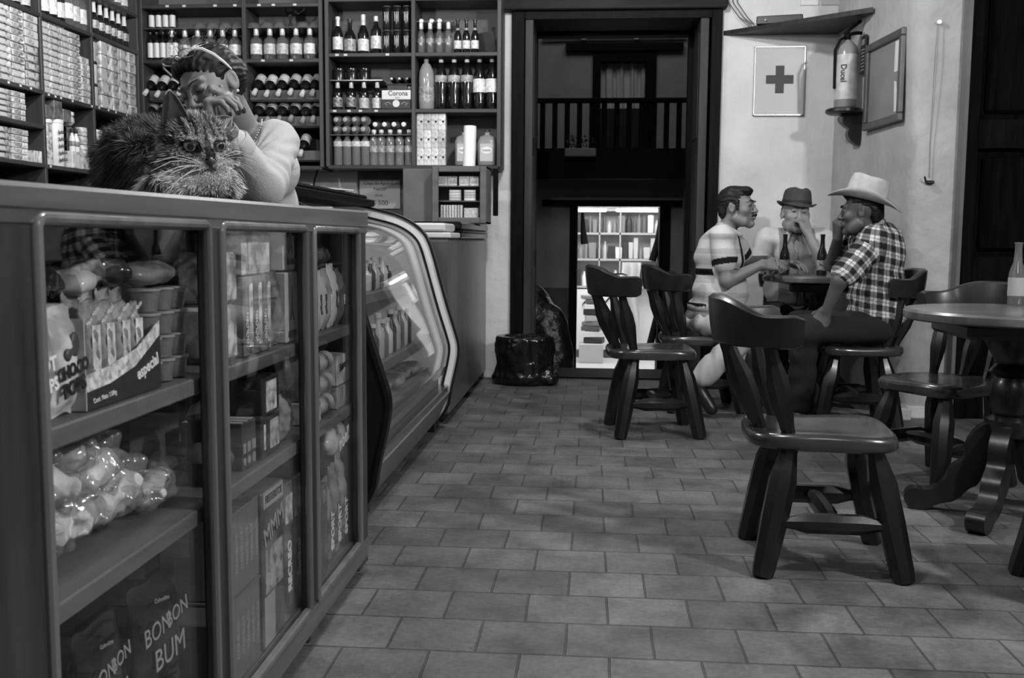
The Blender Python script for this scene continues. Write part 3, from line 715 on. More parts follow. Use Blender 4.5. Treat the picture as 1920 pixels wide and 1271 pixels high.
# ================================================================ SHELVES BEHIND THE COUNTER
sw = wood('shelf_wood', .038, .015, 0, .5); swv = wood('shelf_upright_wood', .045, .015, 2, .5); swb = mat('shelf_backing', .13, .8, .02, 4); swd = mat('shelf_dark_inside', .02, .7)
SYF, SYB = 6.80, 7.09
def shelf_unit(name, label, xs, zs, backm, mids=()):
    e = empty(name, (xs[0], SYF, zs[0])); tag(e, label, 'shelf')
    for i, x in enumerate(xs):
        wd = .028; child(MB().box(x-wd/2, x+wd/2, SYF, SYB, zs[0]-.012, 2.85, .003), 'upright', swv, e)
    for z in zs: child(MB().box(xs[0], xs[-1], SYF+.003, SYB, z-.026, z, .003), 'shelf_board', sw, e)
    child(MB().box(xs[0], xs[-1], SYB-.008, SYB+.004, zs[0]-.026, 2.85), 'back_panel', backm, e)
    for z, a, c, m in mids: child(MB().box(a, c, SYF+.02, SYB-.01, z-.006, z, 0), 'glass_shelf', m, e)
    return e
thin = mat('thin_shelf', .10, .2)
shelf_unit('drinks_shelf', 'wooden drinks shelf unit with six compartments beside the tall doorway', (-1.832, -1.232, -.645), (1.505, 1.885, 2.262, 2.63), swb, ((2.085, -1.82, -1.45, thin), (1.715, -1.82, -1.24, thin)))
ls = shelf_unit('wine_shelf', 'dark shelf unit with clear bottles over reclining wine bottles behind the woman', (-3.15, -2.412, -1.875), (1.50, 2.228, 2.60), swb, ((2.445, -3.13, -2.43, thin), (2.445, -2.39, -1.89, thin)))
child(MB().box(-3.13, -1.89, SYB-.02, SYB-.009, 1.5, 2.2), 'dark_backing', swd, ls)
LXF, LXB = -3.10, -3.42
lw = empty('packet_shelf', (LXB, 5.5, 1.3)); tag(lw, 'long wooden shelf unit of stacked packets along the left wall', 'shelf')
for y in (4.30, 4.88, 5.455, 6.03, 6.66): child(MB().box(LXB, LXF, y-.013, y+.013, 1.0, 2.85, .003), 'upright', swv, lw)
child(MB().box(LXB-.02, LXB+.004, 4.3, 6.8, 1.0, 2.85), 'back_panel', swd, lw)
lz = [((4.30, 5.455), (1.41, 1.625, 1.82, 2.245)), ((5.455, 6.03), (1.408, 1.812, 2.25)), ((6.03, 6.66), (1.41, 1.60, 1.815, 2.256, 2.50))]
sw_y = wood('shelf_wood_side', .038, .015, 1, .5)
for (a, c), z4 in lz:
    for z in z4: child(MB().box(LXB, LXF+.002, a, c, z-.024, z, .003), 'shelf_board', sw_y, lw)
child(MB().box(LXB, LXF+.05, 4.3, 6.7, .95, 1.0, .003), 'lower_board', sw_y, lw)
# low cupboard run that carries the left shelf
lc = MB(); lc.box(LXB, LXF+.05, 4.3, 6.7, 0, .949, .004); tag(lc.build('low_cupboard', dark), 'dark low cupboard under the packet shelf on the left', 'cupboard')
lab = mat('price_label', .65, .6)
# ================================================================ GOODS ON THE SHELVES
clear = glassy('clear_bottle', .78, .04, 1.7, body=.10, bodyv=.7); clear2 = glassy('clear_plastic', .7, .08, 1.6, body=.22, bodyv=.6)
darkg = mat('dark_bottle', .008, .12, spec=.7); brown = mat('brown_bottle', .02, .1, spec=.7); amber = mat('amber_liquid', .10, .12, spec=.6)
foil = mat('bright_foil', .75, .25, metal=.3); capw = mat('white_cap', .75, .4); capg = mat('grey_cap', .35, .4); capd = mat('dark_cap', .03, .4)
labw = prnt('white_label', .42, .78, 45); labg = prnt('grey_label', .15, .5, 45); labd = prnt('dark_label', .02, .35, 45)
inkd = mat('black_ink', .01, .6); inkw = mat('white_ink', .8, .5)
def bottle_maker(prof, body, capm, capz, lab=None, neck=None, seg=18, liquid=None, name='bottle'):
    def mk():
        e = empty(name)
        MB().lathe(prof, seg).build('body', body, e, 50)
        zt = prof[-1][1]; rt = prof[-1][0]
        MB().lathe([(rt+.002, capz), (rt+.003, capz+.002), (rt+.003, zt+.004), (rt*.8, zt+.006)], 14).build('cap', capm, e, 40)
        if lab:
            z0, z1, m, rr = lab; MB().lathe([(rr, z0), (rr, z1)], seg, cap=False).build('label', m, e, 60)
        if neck:
            z0, z1, m, r0, r1 = neck; MB().lathe([(r0, z0), (r1, z1)], seg, cap=False).build('neck_foil', m, e, 60)
        if liquid: 
            MB().lathe([(r*.93, z) for r, z in prof if z < liquid[0]], seg).build('liquid', liquid[1], e, 50)
        return e
    return mk
def BP(r, h, nr=.013, sh=.55, nk=.72):  # bottle profile
    return [(r*.85, 0), (r, .008), (r, h*sh), (r*.9, h*(sh+.06)), (nr*1.5, h*nk), (nr, h*(nk+.06)), (nr, h)]
mk = {
 'liq_a': bottle_maker(BP(.036, .25), darkg, capw, .235, (.03, .115, labw, .0368), (.19, .235, foil, .0145, .0138)),
 'liq_b': bottle_maker(BP(.040, .235, .014, .5, .68), darkg, capd, .21, (.02, .10, labg, .0408)),
 'liq_c': bottle_maker(BP(.038, .262, .014, .5, .70), darkg, foil, .215, (.02, .10, labw, .0388), (.195, .225, foil, .016, .015)),
 'liq_d': bottle_maker(BP(.036, .25, .013, .62, .75), darkg, foil, .22, (.035, .12, labw, .0368)),
 'clearflask': bottle_maker(BP(.027, .205, .012, .55, .72), clear, foil, .165, (.07, .10, labd, .0276), seg=16, liquid=(.14, amber)),
 'longneck': bottle_maker(BP(.026, .225, .011, .5, .66), darkg, capd, .213, (.03, .085, labw, .0268), (.13, .17, labg, .0165, .012)),
 'flat': bottle_maker(BP(.034, .185, .012, .6, .74), darkg, foil, .15, (.02, .085, labd, .0348)),
 'flat2': bottle_maker(BP(.034, .185, .012, .6, .74), darkg, foil, .15, (.01, .08, labw, .0348)),
 'pet2l': bottle_maker([(.045, 0), (.053, .01), (.055, .05), (.053, .16), (.055, .20), (.05, .26), (.03, .305), (.014, .32), (.013, .34)], mat('orange_drink', .28, .12), capg, .325, (.055, .155, labg, .056)),
 'cola': bottle_maker([(.036, 0), (.043, .01), (.04, .05), (.042, .12), (.044, .18), (.042, .23), (.026, .285), (.013, .31), (.013, .335)], mat('cola_dark', .006, .08, spec=.8), capw, .32, (.185, .23, labg, .0448)),
 'cola2': bottle_maker([(.036, 0), (.043, .01), (.04, .05), (.042, .12), (.044, .18), (.042, .23), (.026, .285), (.013, .31), (.013, .335)], mat('cola_dark', .006, .08, spec=.8), capg, .32, (.115, .205, labw, .0448)),
 'sport': bottle_maker([(.028, 0), (.032, .01), (.031, .12), (.033, .16), (.02, .185), (.013, .19), (.013, .205)], mat('sport_drink', .16, .1, spec=.7), capg, .19, (.13, .165, labw, .034)),
 'water': bottle_maker([(.028, 0), (.032, .01), (.029, .06), (.032, .10), (.029, .14), (.032, .175), (.014, .225), (.013, .24)], clear2, capw, .225, (.09, .135, labg, .0325)),
 'rum': bottle_maker([(.036, 0), (.041, .008), (.041, .125), (.036, .14), (.018, .155), (.0145, .165), (.0145, .205)], clear, foil, .165, (.035, .105, labw, .0417), seg=20),
 'wine': bottle_maker(BP(.037, .29, .0135, .6, .72), darkg, capw, .245, (.06, .15, labw, .0378), (.235, .29, mat('wine_foil', .22, .3), .0145, .0142)),
 'wine2': bottle_maker(BP(.037, .29, .0135, .6, .72), darkg, capg, .245, (.06, .15, labg, .0378), (.235, .29, capd, .0145, .0142)),
 'slim': bottle_maker(BP(.020, .19, .009, .7, .82), darkg, capd, .18, (.02, .12, capw, .0207), seg=12),
}
def put(key, x, y, z, label, cat, group=None, rz=0, rx=0, ry=0, s=None): return inst(key, mk[key], (x, y, z+.001), rz, label, cat, group, rx, ry, s)
Z1, Z2, Z3 = 2.262, 1.885, 1.505
for i, (k_, x) in enumerate(zip(('liq_a', 'liq_b', 'liq_c', 'liq_d'), (-1.77, -1.685, -1.592, -1.503))):
    put(k_, x, 6.87, Z1, ['dark liquor bottle with pale neck foil and upright white label, leftmost beside the upright post', 'squat dark liquor bottle with arched grey label on the top drinks shelf', 'tall dark liquor bottle with foil top and broad pale label', 'dark round-shouldered liquor bottle beside the stacked energy cans'][i], 'bottle', 'liquor bottles on the top left drinks shelf')
def can():
    e = empty('drink_can'); MB().lathe([(.025, 0), (.031, .008), (.031, .145), (.026, .155)], 18).build('body', mat('black_can', .012, .3, metal=.3), e, 40)
    MB().lathe([(.0255, .1545), (.0275, .158), (.0265, .160), (.022, .1585)], 18).build('rim', mat('can_rim', .5, .3, metal=.8), e, 40)
    b = MB()
    for dx, z0 in ((-.010, .055), (0, .04), (.010, .05)): b.tube([(dx*1.3, -.0315, .118), (dx, -.0322, .09), (dx*1.1, -.0318, z0)], [.0022, .003, .0015], 6)
    b.build('emblem', mat('can_mark', .55, .4), e); return e
mk['can'] = can
for j in range(2):
    for i, x in enumerate((-1.425, -1.355, -1.288)):
        put('can', x, 6.87, Z1+j*.1605, '%s black energy drink can from the left in the %s tier of cans' % (ORD[i], ['lower', 'upper'][j]), 'can', 'energy drink cans on the top left drinks shelf')
for i, x in enumerate((-1.190, -1.127, -1.064, -1.001)): put('clearflask', x, 6.87, Z1, '%s clear flask bottle from the left on the top right drinks shelf' % ORD[i], 'bottle', 'clear flask bottles with bright foil tops')
for i, x in enumerate((-1.185, -1.115, -1.06)): put('clearflask', x, 7.06, Z1+.225, '%s clear flask lying over the standing flasks' % ORD[i], 'bottle', 'clear flasks lying on top of the standing ones', 0, math.radians(92))
tag(MB().box(-1.225, -.96, 6.85, 7.08, Z1+.2125, Z1+.2165).build('card_sheet', clear2, smooth=0), 'clear sheet laid on the standing flasks under the lying ones', 'sheet')
for i, x in enumerate((-.936, -.877, -.818)): put('longneck', x, 6.87, Z1, '%s dark longneck beer bottle from the left beside the clear flasks' % ORD[i], 'bottle', 'longneck beer bottles on the top right drinks shelf')
o = MB().box(-.006, .006, -.085, .085, 0, .15, .002).build('cardboard_sheet', mat('brown_card', .05, .7), loc=(-.735, 6.95, Z1+.008)); o.rotation_euler = (0, math.radians(-20), math.radians(55)); tag(o, 'dark cardboard piece leaning in the top right drinks shelf', 'cardboard')
for i, (k_, x) in enumerate(zip(('flat', 'flat', 'flat2', 'flat2'), (-1.775, -1.68, -1.59, -1.497))): put(k_, x, 6.87, Z2, '%s dark flat liquor bottle from the left under the thin shelf of round tins' % ORD[i], 'bottle', 'flat liquor bottles left of the beer carrier')
def tin():
    e = empty('round_tin'); MB().lathe([(.04, 0), (.043, .004), (.043, .075), (.04, .08)], 20).build('body', mat('black_tin', .01, .2), e); MB().lathe([(.044, .06), (.0445, .062), (.0445, .082), (.04, .085)], 20).build('lid', darkg, e); return e
mk['tin'] = tin
for i, x in enumerate((-1.77, -1.68, -1.59)): put('tin', x, 6.90, 2.0855, '%s black round tin from the left over the flat bottles' % ORD[i], 'tin', 'black round tins on the thin shelf')
# beer carrier
ca = empty('beer_carrier', (-1.352, 6.85, Z2+.0012)); MB().box(-.1, .1, -.045, .045, 0, .062, .002).build('base_tray', mat('carrier_dark', .02, .5), ca)
MB().box(-.1, .1, -.046, .046, .0625, .125, .002).build('front_panel', mat('carrier_white', .7, .5), ca)
MB().box(-.07, .07, -.004, .004, .125, .165, .002).build('handle', mat('carrier_dark', .02, .5), ca)
text('Corona', .046, inkd, ca, FY(.012, -.0462, .103), xs=.95, bold=.0006); text('Extra', .016, inkd, ca, FY(.01, -.0462, .075))
MB().lathe([(.024, 0), (.024, .002)], 24, R_(90, 'X')).build('round_badge', mat('carrier_white', .7, .5), ca).location = (0, -.0455, .035)
for s_ in (-1, 1): MB().tube([(s_*.035, -.0465, .03), (s_*.055, -.0465, .045), (s_*.08, -.0465, .035), (s_*.062, -.0465, .022)], .003, 6).build('ornament', mat('gold_mark', .35, .4), ca)
tag(ca, 'beer six-pack carrier with dark base and white lettered panel', 'beer carrier')
mk['cor'] = bottle_maker(BP(.02, .165, .011, .5, .66), clear, foil, .135, seg=14)
for i, x in enumerate((-1.410, -1.345, -1.280)): put('cor', x, 6.92, Z2, '%s clear beer bottle from the left rising behind the white lettered carrier' % ORD[i], 'bottle', 'beer bottles behind the carrier')
for i, x in enumerate((-1.40, -1.345, -1.29)): put('flat', x, 7.05, Z2+.215, '%s bottle lying end-on above the beer carrier' % ORD[i], 'bottle', 'bottles lying above the beer carrier', 0, math.radians(90), 0, (.55, .55, .9))
tag(MB().box(-1.44, -1.24, 6.87, 7.08, Z2+.172, Z2+.180).build('card_sheet', dark2, smooth=0), 'dark sheet laid over the beer bottles beside the flat bottles', 'sheet')
put('pet2l', -1.155, 6.88, Z2, 'large plastic bottle of pale soft drink beside the cola bottles', 'bottle', None)
for i, x in enumerate((-1.052, -.962, -.873)): put('cola', x, 6.88, Z2, '%s dark cola bottle from the left with a narrow high label' % ORD[i], 'bottle', 'cola bottles with narrow labels')
for i, x in enumerate((-.787, -.700)): put('cola2', x, 6.88, Z2, ['dark soft drink bottle with broad pale label beside the cola bottles', 'rightmost dark soft drink bottle with pictured label at the shelf end'][i], 'bottle')
for i, x in enumerate((-1.775, -1.712, -1.647, -1.583)):
    put('sport', x, 6.87, Z3, '%s squat grey drink bottle from the left on the lowest drinks shelf' % ORD[i], 'bottle', 'squat drink bottles on the lowest drinks shelf')
    for j in range(2):
        M = put('sport', x-.005+.003*j, 7.03, 1.7495+j*.066, '%s lying bottle from the left in the %s row of round caps' % (ORD[i], ['lower grey', 'upper white'][j]), 'bottle', 'bottles lying with their caps to the front', 0, math.radians(90), 0, (.98, .98, 1))
for i, x in enumerate((-1.522, -1.47, -1.408, -1.342, -1.275)): put('water', x, 6.87, Z3, '%s ribbed water bottle from the left on the lowest drinks shelf' % ORD[i], 'bottle', 'water bottles on the lowest drinks shelf')
tag(MB().box(-1.55, -1.25, 6.9, 7.08, 1.7155, 1.7195).build('card_sheet', clear2, smooth=0), 'clear sheet under the lying water bottles', 'sheet')
for i, x in enumerate((-1.51, -1.445, -1.378, -1.310)): put('water', x, 7.07, 1.786, '%s water bottle lying over the standing water bottles' % ORD[i], 'bottle', 'water bottles lying cap to the front', 0, math.radians(90), 0, (1, 1, .9))
def milk():
    e = empty('drink_carton'); MB().box(-.0245, .0245, -.03, .03, 0, .112, .001).build('body', prnt('carton_print', .38, .8, 42), e, 0)
    MB().box(-.0245, .0245, -.03, .03, .112, .1195, .003).build('folded_top', capw, e, 0)
    MB().lathe([(.008, 0), (.008, .001)], 12, R_(90, 'X')).build('round_mark', inkd, e).location = (.008, -.0302, .055); return e
mk['milk'] = milk
for j in range(3):
    for i in range(4): put('milk', -1.191+i*.0505, 6.86, Z3+j*.1205, '%s drink carton from the left in the %s tier of the carton stack' % (ORD[i], ['bottom', 'middle', 'top'][j]), 'carton', 'stacked drink cartons on the lowest right shelf')
def jug():
    e = empty('jug'); MB().lathe([(.055, 0), (.064, .01), (.064, .17), (.05, .20), (.018, .215), (.017, .235)], 28, sq=5).build('body', mat('jug_plastic', .26, .3), e, 50)
    MB().lathe([(.02, .23), (.02, .248)], 14).build('cap', capd, e); MB().box(-.045, .045, -.0655, -.064, .03, .15).build('label', mat('jug_label', .5, .5), e, 0)
    MB().lathe([(.038, 0), (.038, .0012)], 24, T_(0, -.0658, .105) @ R_(90, 'X') @ Matrix.Diagonal((1, .62, 1, 1))).build('oval', inkw, e)
    text('Gelada', .022, inkd, e, FY(0, -.0675, .105)); return e
mk['jug'] = jug
for i, x in enumerate((-.895, -.735)): put('jug', x, 6.93, Z3, ['squared jug partly behind the white cylinder', 'squared jug with oval label at the right shelf end'][i], 'jug', 'squared jugs on the lowest right shelf')
o = MB().lathe([(.038, 0), (.041, .003), (.0415, .26), (.039, .268)], 28).build('white_cylinder', mat('white_plastic', .85, .3), loc=(-.815, 6.54, 1.471)); o.rotation_euler.y = math.radians(1.5); tag(o, 'tall smooth white cylinder standing on the glazed cabinet', 'cylinder')
# price labels on shelf edges
for i, (x, z) in enumerate(((-1.76, Z1), (-1.70, Z1), (-1.41, Z1), (-1.78, Z2), (-1.68, Z2), (-1.6, Z2), (-1.49, Z2), (-1.05, Z3), (-2.95, 2.6), (-2.83, 2.6), (-2.61, 2.6), (-2.47, 2.6), (-2.3, 2.6), (-2.2, 2.6), (-2.05, 2.6), (-2.28, 2.228), (-2.08, 2.228))):
    o = MB().box(x-.012, x+.012, 6.7975, 6.7995, z-.02, z-.006).build('price_label', lab, smooth=0); tag(o, '%s price label from the left on the %s' % (['first', 'second', 'third', 'first', 'second', 'third', 'fourth', 'only', 'first', 'second', 'third', 'fourth', 'fifth', 'sixth', 'seventh', 'first', 'second', 'only'][i], (['top drinks shelf edge']*3+['middle drinks shelf edge']*4+['lowest drinks shelf edge']+['highest board above the rum bottles']*7+['edge under the rum bottles']*2)[i]), 'label', 'price labels on the back shelves')
# rum bottles over the wine
def X7(px, Y=6.87): return (px-1110)/1850*Y
for i, px in enumerate((322, 347, 372, 396, 420, 444)): put('rum', X7(px)-.03, 6.88, 2.2285, '%s labelled clear bottle from the left in the row above the woman' % ORD[i], 'bottle', 'clear rum bottles above the woman')
for i, px in enumerate((484, 510, 534, 560, 586)):
    put('rum', X7(px)-.02, 6.86, 2.2285, '%s labelled clear bottle from the left in the row over the full wine rack' % ORD[i], 'bottle', 'clear rum bottles over the wine rack')
    if i < 4: put('slim', X7(px)+.03, 6.99, 2.2285, '%s slim bottle standing behind the clear bottles over the wine rack' % ORD[i], 'bottle', 'slim bottles behind the clear ones')
for i in range(5): put('slim', -3.105+i*.045, 6.86, 2.2285, '%s slim bottle with a long white label from the left corner, lower row' % ORD[i], 'bottle', 'slim white labelled bottles in the corner')
for i in range(4): put('slim', -3.10+i*.05, 6.88, 2.4455, '%s slim bottle from the left corner on the thin upper shelf' % ORD[i], 'bottle', 'slim bottles on the thin shelf in the corner', 0, 0, 0, (1, 1, .8))
def bowl():
    o = MB(); n = 24; pr = [(.03, .042), (.046, .03), (.05, .012), (.052, 0), (.049, 0), (.046, .012), (.042, .028), (.028, .038)]
    o.lathe(pr, n, cap=False); return o.build('glass_bowl', clear, smooth=60)
mk['bowl'] = bowl
for i, px in enumerate((370, 395, 420, 443, 474, 500, 524, 568, 591)): put('bowl', X7(px)-.012, 6.9, 2.4456, '%s upturned glass bowl from the left on the thin shelf' % ORD[i], 'bowl', 'upturned glass bowls on the thin shelf')
# hanging cord gadget
cg = empty('hanging_clamp', (X7(546), 6.83, 2.56)); MB().lathe([(.02, -.02), (.036, 0), (.02, .02)], 16, R_(90, 'X')).build('head', dark, cg)
MB().tube([(0, 0, 0), (.012, 0, -.06), (-.02, 0, -.13)], .006, 6).build('arm', dark2, cg); MB().tube([(0, 0, 0), (-.004, 0, -.06), (.02, 0, -.13)], .006, 6).build('arm', dark2, cg)
MB().tube([(.02, 0, 0), (.06, 0, -.03), (.1, 0, 0), (.1, 0, .04)], .004, 6).build('cord', dark2, cg); tag(cg, 'dark clamp with a looped cord hanging under the highest board', 'clamp')
# wine racks
rk = mat('rack_board', .085, .6, .02, 10)
def rack(xa, xb, z, label):
    e = empty('wine_rack', ((xa+xb)/2, 6.86, z)); tag(e, label, 'wine rack', 'wine rack boards')
    child(MB().box(xa, xb, 6.852, 6.866, z-.078, z-.012, .002), 'front_board', rk, e); child(MB().box(xa, xb, 6.866, 7.06, z-.085, z-.075), 'bottom_board', rk, e)
for sec, (xa, xb, pxs) in enumerate(((-3.12, -2.43, (270, 292, 314, 336, 358, 380)), (-2.395, -1.895, (481, 503, 526, 549, 571, 593)))):
    for row, z in enumerate((2.035, 1.855)):
        rack(xa, xb, z, '%s rack board holding reclining wine bottles %s' % (['upper', 'lower'][row], ['left of the woman\'s head', 'right of the woman\'s head'][sec]))
        for i, px in enumerate(pxs):
            put('wine' if (row == 0 and i != 5) else 'wine2', X7(px)-.012-(.010 if i == 5 else 0), 7.02, z+.118, '%s reclining wine bottle from the left in the %s rack %s of the woman' % (ORD[i], ['upper', 'lower'][row], ['left', 'right'][sec]), 'wine bottle', 'reclining wine bottles', 0, math.radians(126+1.5*((i*5) % 3)), 0, (1, 1, .93))
rack(-2.395, -1.895, 1.62, 'lowest rack board with a single wine bottle beside the sleeve')
put('wine', -2.03, 7.02, 1.738, 'single reclining wine bottle on the lowest rack beside the sleeve', 'wine bottle', 'reclining wine bottles', 0, math.radians(127), 0, (1, 1, .93))

# ---------------------------------------------------------------- left wall packets, front plane x = LXF
pm = {'a': prnt('pack_a', .06, .68, 30), 'b': prnt('pack_b', .08, .75, 24, sx=(1, 1, 3)), 'c': mat('pack_c', .48, .5, .05, 20), 'd': prnt('pack_d', .05, .45, 40), 'e': prnt('pack_e', .14, .88, 26), 'f': prnt('pack_f', .18, .85, 40, sx=(1, 1, .4)), 'g': prnt('pack_g', .08, .25, 22), 'h': prnt('pack_h', .25, .8, 70)}
def column(y0, y1, z, hh, n, key, where, cat='packet', nm='packet', dp=.2, flap=True):
    w_ = y1-y0-.004
    def mkp():
        b = MB(); b.box(-dp, 0, -w_/2, w_/2, 0, hh-.0028, .003)
        if not flap: return b.build(nm, pm[key], smooth=0)
        e = empty(nm); b.build('body', pm[key], e, 0)
        MB().box(.0002, .0012, -w_*.36, w_*.12, hh*.18, hh*.8).build('printed_panel', pm['c' if key in 'ade' else 'a'], e, 0); return e
    kk = 'col_%s_%.3f_%.3f' % (key, hh, w_); mk[kk] = mkp
    for i in range(n):
        top = 'topmost' if i == n-1 else ('bottom' if i == 0 else ORD[i])
        o = put(kk, LXF-.012+random.uniform(-.004, .004), (y0+y1)/2+random.uniform(-.002, .002), z+i*hh-.0008, '%s %s from below in the %s' % (top if top not in ('topmost', 'bottom') else top, cat, where) if top not in ('topmost', 'bottom') else '%s %s of the %s' % (top, cat, where), cat, 'stack: '+where)
zA = 1.8205
column(4.93, 5.05, zA, .037, 11, 'a', 'packet column cut by the left picture edge')
column(5.05, 5.175, zA, .037, 11, 'a', 'packet column nearest the left picture edge')
column(5.18, 5.30, zA, .0365, 3, 'e', 'three small boxes under the slanted-mark packets', 'box'); column(5.18, 5.30, zA+3*.0365, .037, 8, 'b', 'tall column of slanted-mark packets')
column(5.31, 5.44, zA, .046, 5, 'd', 'five dark packets beside the first upright'); column(5.31, 5.44, zA+5*.046, .042, 4, 'c', 'four plain pale boxes beside the first upright', 'box')
zB = 1.8125
column(5.472, 5.575, zB, .0365, 11, 'e', 'first column of pale packets right of the first upright'); column(5.578, 5.68, zB, .0365, 11, 'a', 'second column of packets right of the first upright')
column(5.683, 5.785, zB, .0365, 11, 'e', 'third column of packets right of the first upright'); column(5.788, 5.90, zB, .0365, 11, 'b', 'dark banded packet column near the second upright'); column(5.905, 6.01, zB, .040, 7, 'h', 'short packet column against the second upright')
for i in range(3):
    o = MB().box(-.14, 0, -.04, .04, 0, .03, .004).build('packet', pm['dae'[i]], loc=(LXF-.03, 5.53+i*.095, zB+11*.0365+.001), smooth=0); tag(o, '%s loose packet lying on top of the columns right of the first upright' % ORD[i], 'packet', 'loose packets on top of the columns')
zC = 1.8155
def ctin():
    e = empty('tin_can'); MB().lathe([(.05, 0), (.052, .003), (.052, .125), (.05, .13)], 22).build('body', prnt('tin_print', .4, .62, 12), e); MB().lathe([(.053, .118), (.0535, .119), (.0535, .134), (.045, .136)], 22).build('lid', capd, e); return e
mk['ctin'] = ctin
for i in range(3): put('ctin', LXF-.065, 6.09, zC+i*.137, '%s large tin of three stacked beside the second upright' % ['bottom', 'middle', 'topmost'][i], 'tin', 'large tins beside the second upright')
column(6.15, 6.29, zC, .084, 5, 'e', 'wide pale packs right of the big tins', 'pack'); column(6.295, 6.415, zC, .084, 5, 'f', 'second column of pale packs right of the big tins', 'pack')
column(6.42, 6.525, zC, .070, 6, 'e', 'third column of pale packs near the corner', 'pack'); column(6.53, 6.635, zC, .070, 6, 'h', 'last column of pale packs at the corner upright', 'pack')
mk['white_neck'] = bottle_maker(BP(.03, .22, .011, .5, .68), mat('dark_bottle2', .012, .1, spec=.8), capw, .205, (.05, .10, labg, .0306), (.15, .205, capw, .0165, .0125))
for i in range(7): put('white_neck', LXF-.06, 6.09+i*.082, 2.2565, '%s dark bottle with white neck from the second upright' % ORD[i], 'bottle', 'white necked bottles on the corner shelf')
for i in range(6): put('rum', LXF-.07, 6.1+i*.095, 2.5005, '%s clear bottle from the second upright on the highest corner shelf' % ORD[i], 'bottle', 'clear bottles on the highest corner shelf')
for i in range(4): put('liq_a', LXF-.06, 5.50+i*.085, 2.2505, '%s dark liquor bottle from the first upright' % ORD[i], 'bottle', 'dark liquor bottles over the pale packets')
for i in range(3): put('rum', LXF-.06, 5.84+i*.08, 2.2505, '%s clear sparkling bottle before the second upright' % ORD[i], 'bottle', 'clear bottles beside the second upright', 0, 0, 0, (1, 1, 1.25))
for i in range(5): put('liq_b', LXF-.06, 5.0+i*.095, 2.2455, '%s dark squat bottle from the left over the packet columns' % ORD[i], 'bottle', 'dark squat bottles at the upper left')
# lower compartments
column(5.16, 5.29, 1.6255, .031, 5, 'h', 'small patterned boxes on the dim left shelf', 'box', 'carton', .15); column(5.02, 5.155, 1.6255, .031, 5, 'd', 'dark boxes beside the patterned boxes', 'box', 'carton', .15)
column(5.14, 5.30, 1.4105, .034, 5, 'h', 'patterned box block on the lowest left shelf', 'box', 'carton', .15); column(5.0, 5.12, 1.4105, .034, 5, 'd', 'dark box pile at the lowest left shelf', 'box', 'carton', .15)
o = MB().box(-.12, 0, -.03, .05, 0, .065, .002).build('carton', pm['f'], loc=(LXF-.005, 5.37, 1.4105), smooth=0); tag(o, 'small striped white box beside the first upright on the lowest shelf', 'box')
zl = 1.4085
def cyl(nm, r, h, m, y, z, label, cat, lid=None, x=.055, prof=None):
    e = empty(nm, (LXF-x, y, z)); tag(e, label, cat)
    MB().lathe(prof or [(r*.96, 0), (r, .004), (r, h-.004), (r*.96, h)], 20).build('body', m, e)
    if lid is not None: MB().lathe([(r*.8, h-.001), (r*1.03, h), (r*1.03, h+.02), (r*.9, h+.022)], 20).build('lid', lid, e)
    return e
cyl('snack_tube', .045, .24, prnt('spotted', .1, .7, 38), 5.535, zl, 'tall spotted canister just right of the first upright, lower shelf', 'canister', capw)
e = cyl('snack_tube', .052, .25, mat('canister_white', .68, .4), 5.645, zl, 'tall white canister with dark writing on the lower shelf', 'canister', capw)
for i in range(5): text('Bolsitas', .034, inkd, e, FX(.0525, 0, .20-.04*i, 10), xs=.9)
for i, (y, z) in enumerate(((5.53, zl+.262), (5.62, zl+.272), (5.72, zl+.262))):
    o = MB().box(-.14, 0, -.045, .045, 0, .075+.03*(i == 1), .003).build('carton', pm['g'], loc=(LXF-.01, y, z+.001), smooth=0); tag(o, '%s dark carton lying over the lower canisters' % ORD[i], 'carton', 'dark cartons over the canisters')
o = MB().box(-.16, -.01, -.05, .05, 0, .262, .003).build('carton', pm['g'], loc=(LXF-.05, 5.745, zl), smooth=0); tag(o, 'tall dark carton behind the round jar on the lower shelf', 'carton')
e = cyl('round_jar', .045, .06, prnt('jar_pr', .3, .8, 20), 5.81, zl+.255, 'pale round jar above the two small white bottles', 'jar', capw, .07, [(.03, 0), (.048, .02), (.048, .045), (.035, .06)])
o = MB().box(-.16, .03, -.13, .12, 0, .10, .003).build('carton', prnt('shell_box', .15, .75, 18), loc=(LXF-.035, 5.88, zl), smooth=0); tag(o, 'broad printed carton carrying two small white bottles', 'carton')
mk['sauce'] = bottle_maker(BP(.02, .13, .009, .5, .7), capw, capd, .11, (.03, .06, labd, .0206), seg=14)
for i in range(2): put('sauce', LXF-.03, 5.80+i*.045, zl+.1005, ['left', 'right'][i]+' one of two small white bottles on the broad printed carton', 'bottle', 'small white bottles')
tag(MB().box(-.15, 0, -.05, .05, 0, .152, .003).build('carton', pm['g'], loc=(LXF-.06, 5.81, zl+.1005), smooth=0), 'dark carton behind the two small white bottles', 'carton')
for i in range(3): cyl('tin_can', .036, .05, pm['b'], 5.955, zl+.1008+i*.054, '%s small tin stacked on the broad carton before the second upright' % ['bottom', 'middle', 'topmost'][i], 'tin')
zq = 1.6005
cyl('cup_stack', .03, .10, capw, 6.075, zq, 'white cylinder with lid just right of the second upright', 'canister', capw); cyl('cup_stack', .028, .075, pm['b'], 6.145, zq, 'banded cup stack beside the white cylinder', 'cup stack')
pr = [ell((0, 0, .035), (.05, .05, .035), k=.02), ell((.01, .06, .05), (.03, .035, .03), k=.02), ell((0, -.05, .05), (.03, .04, .03), k=.02)]
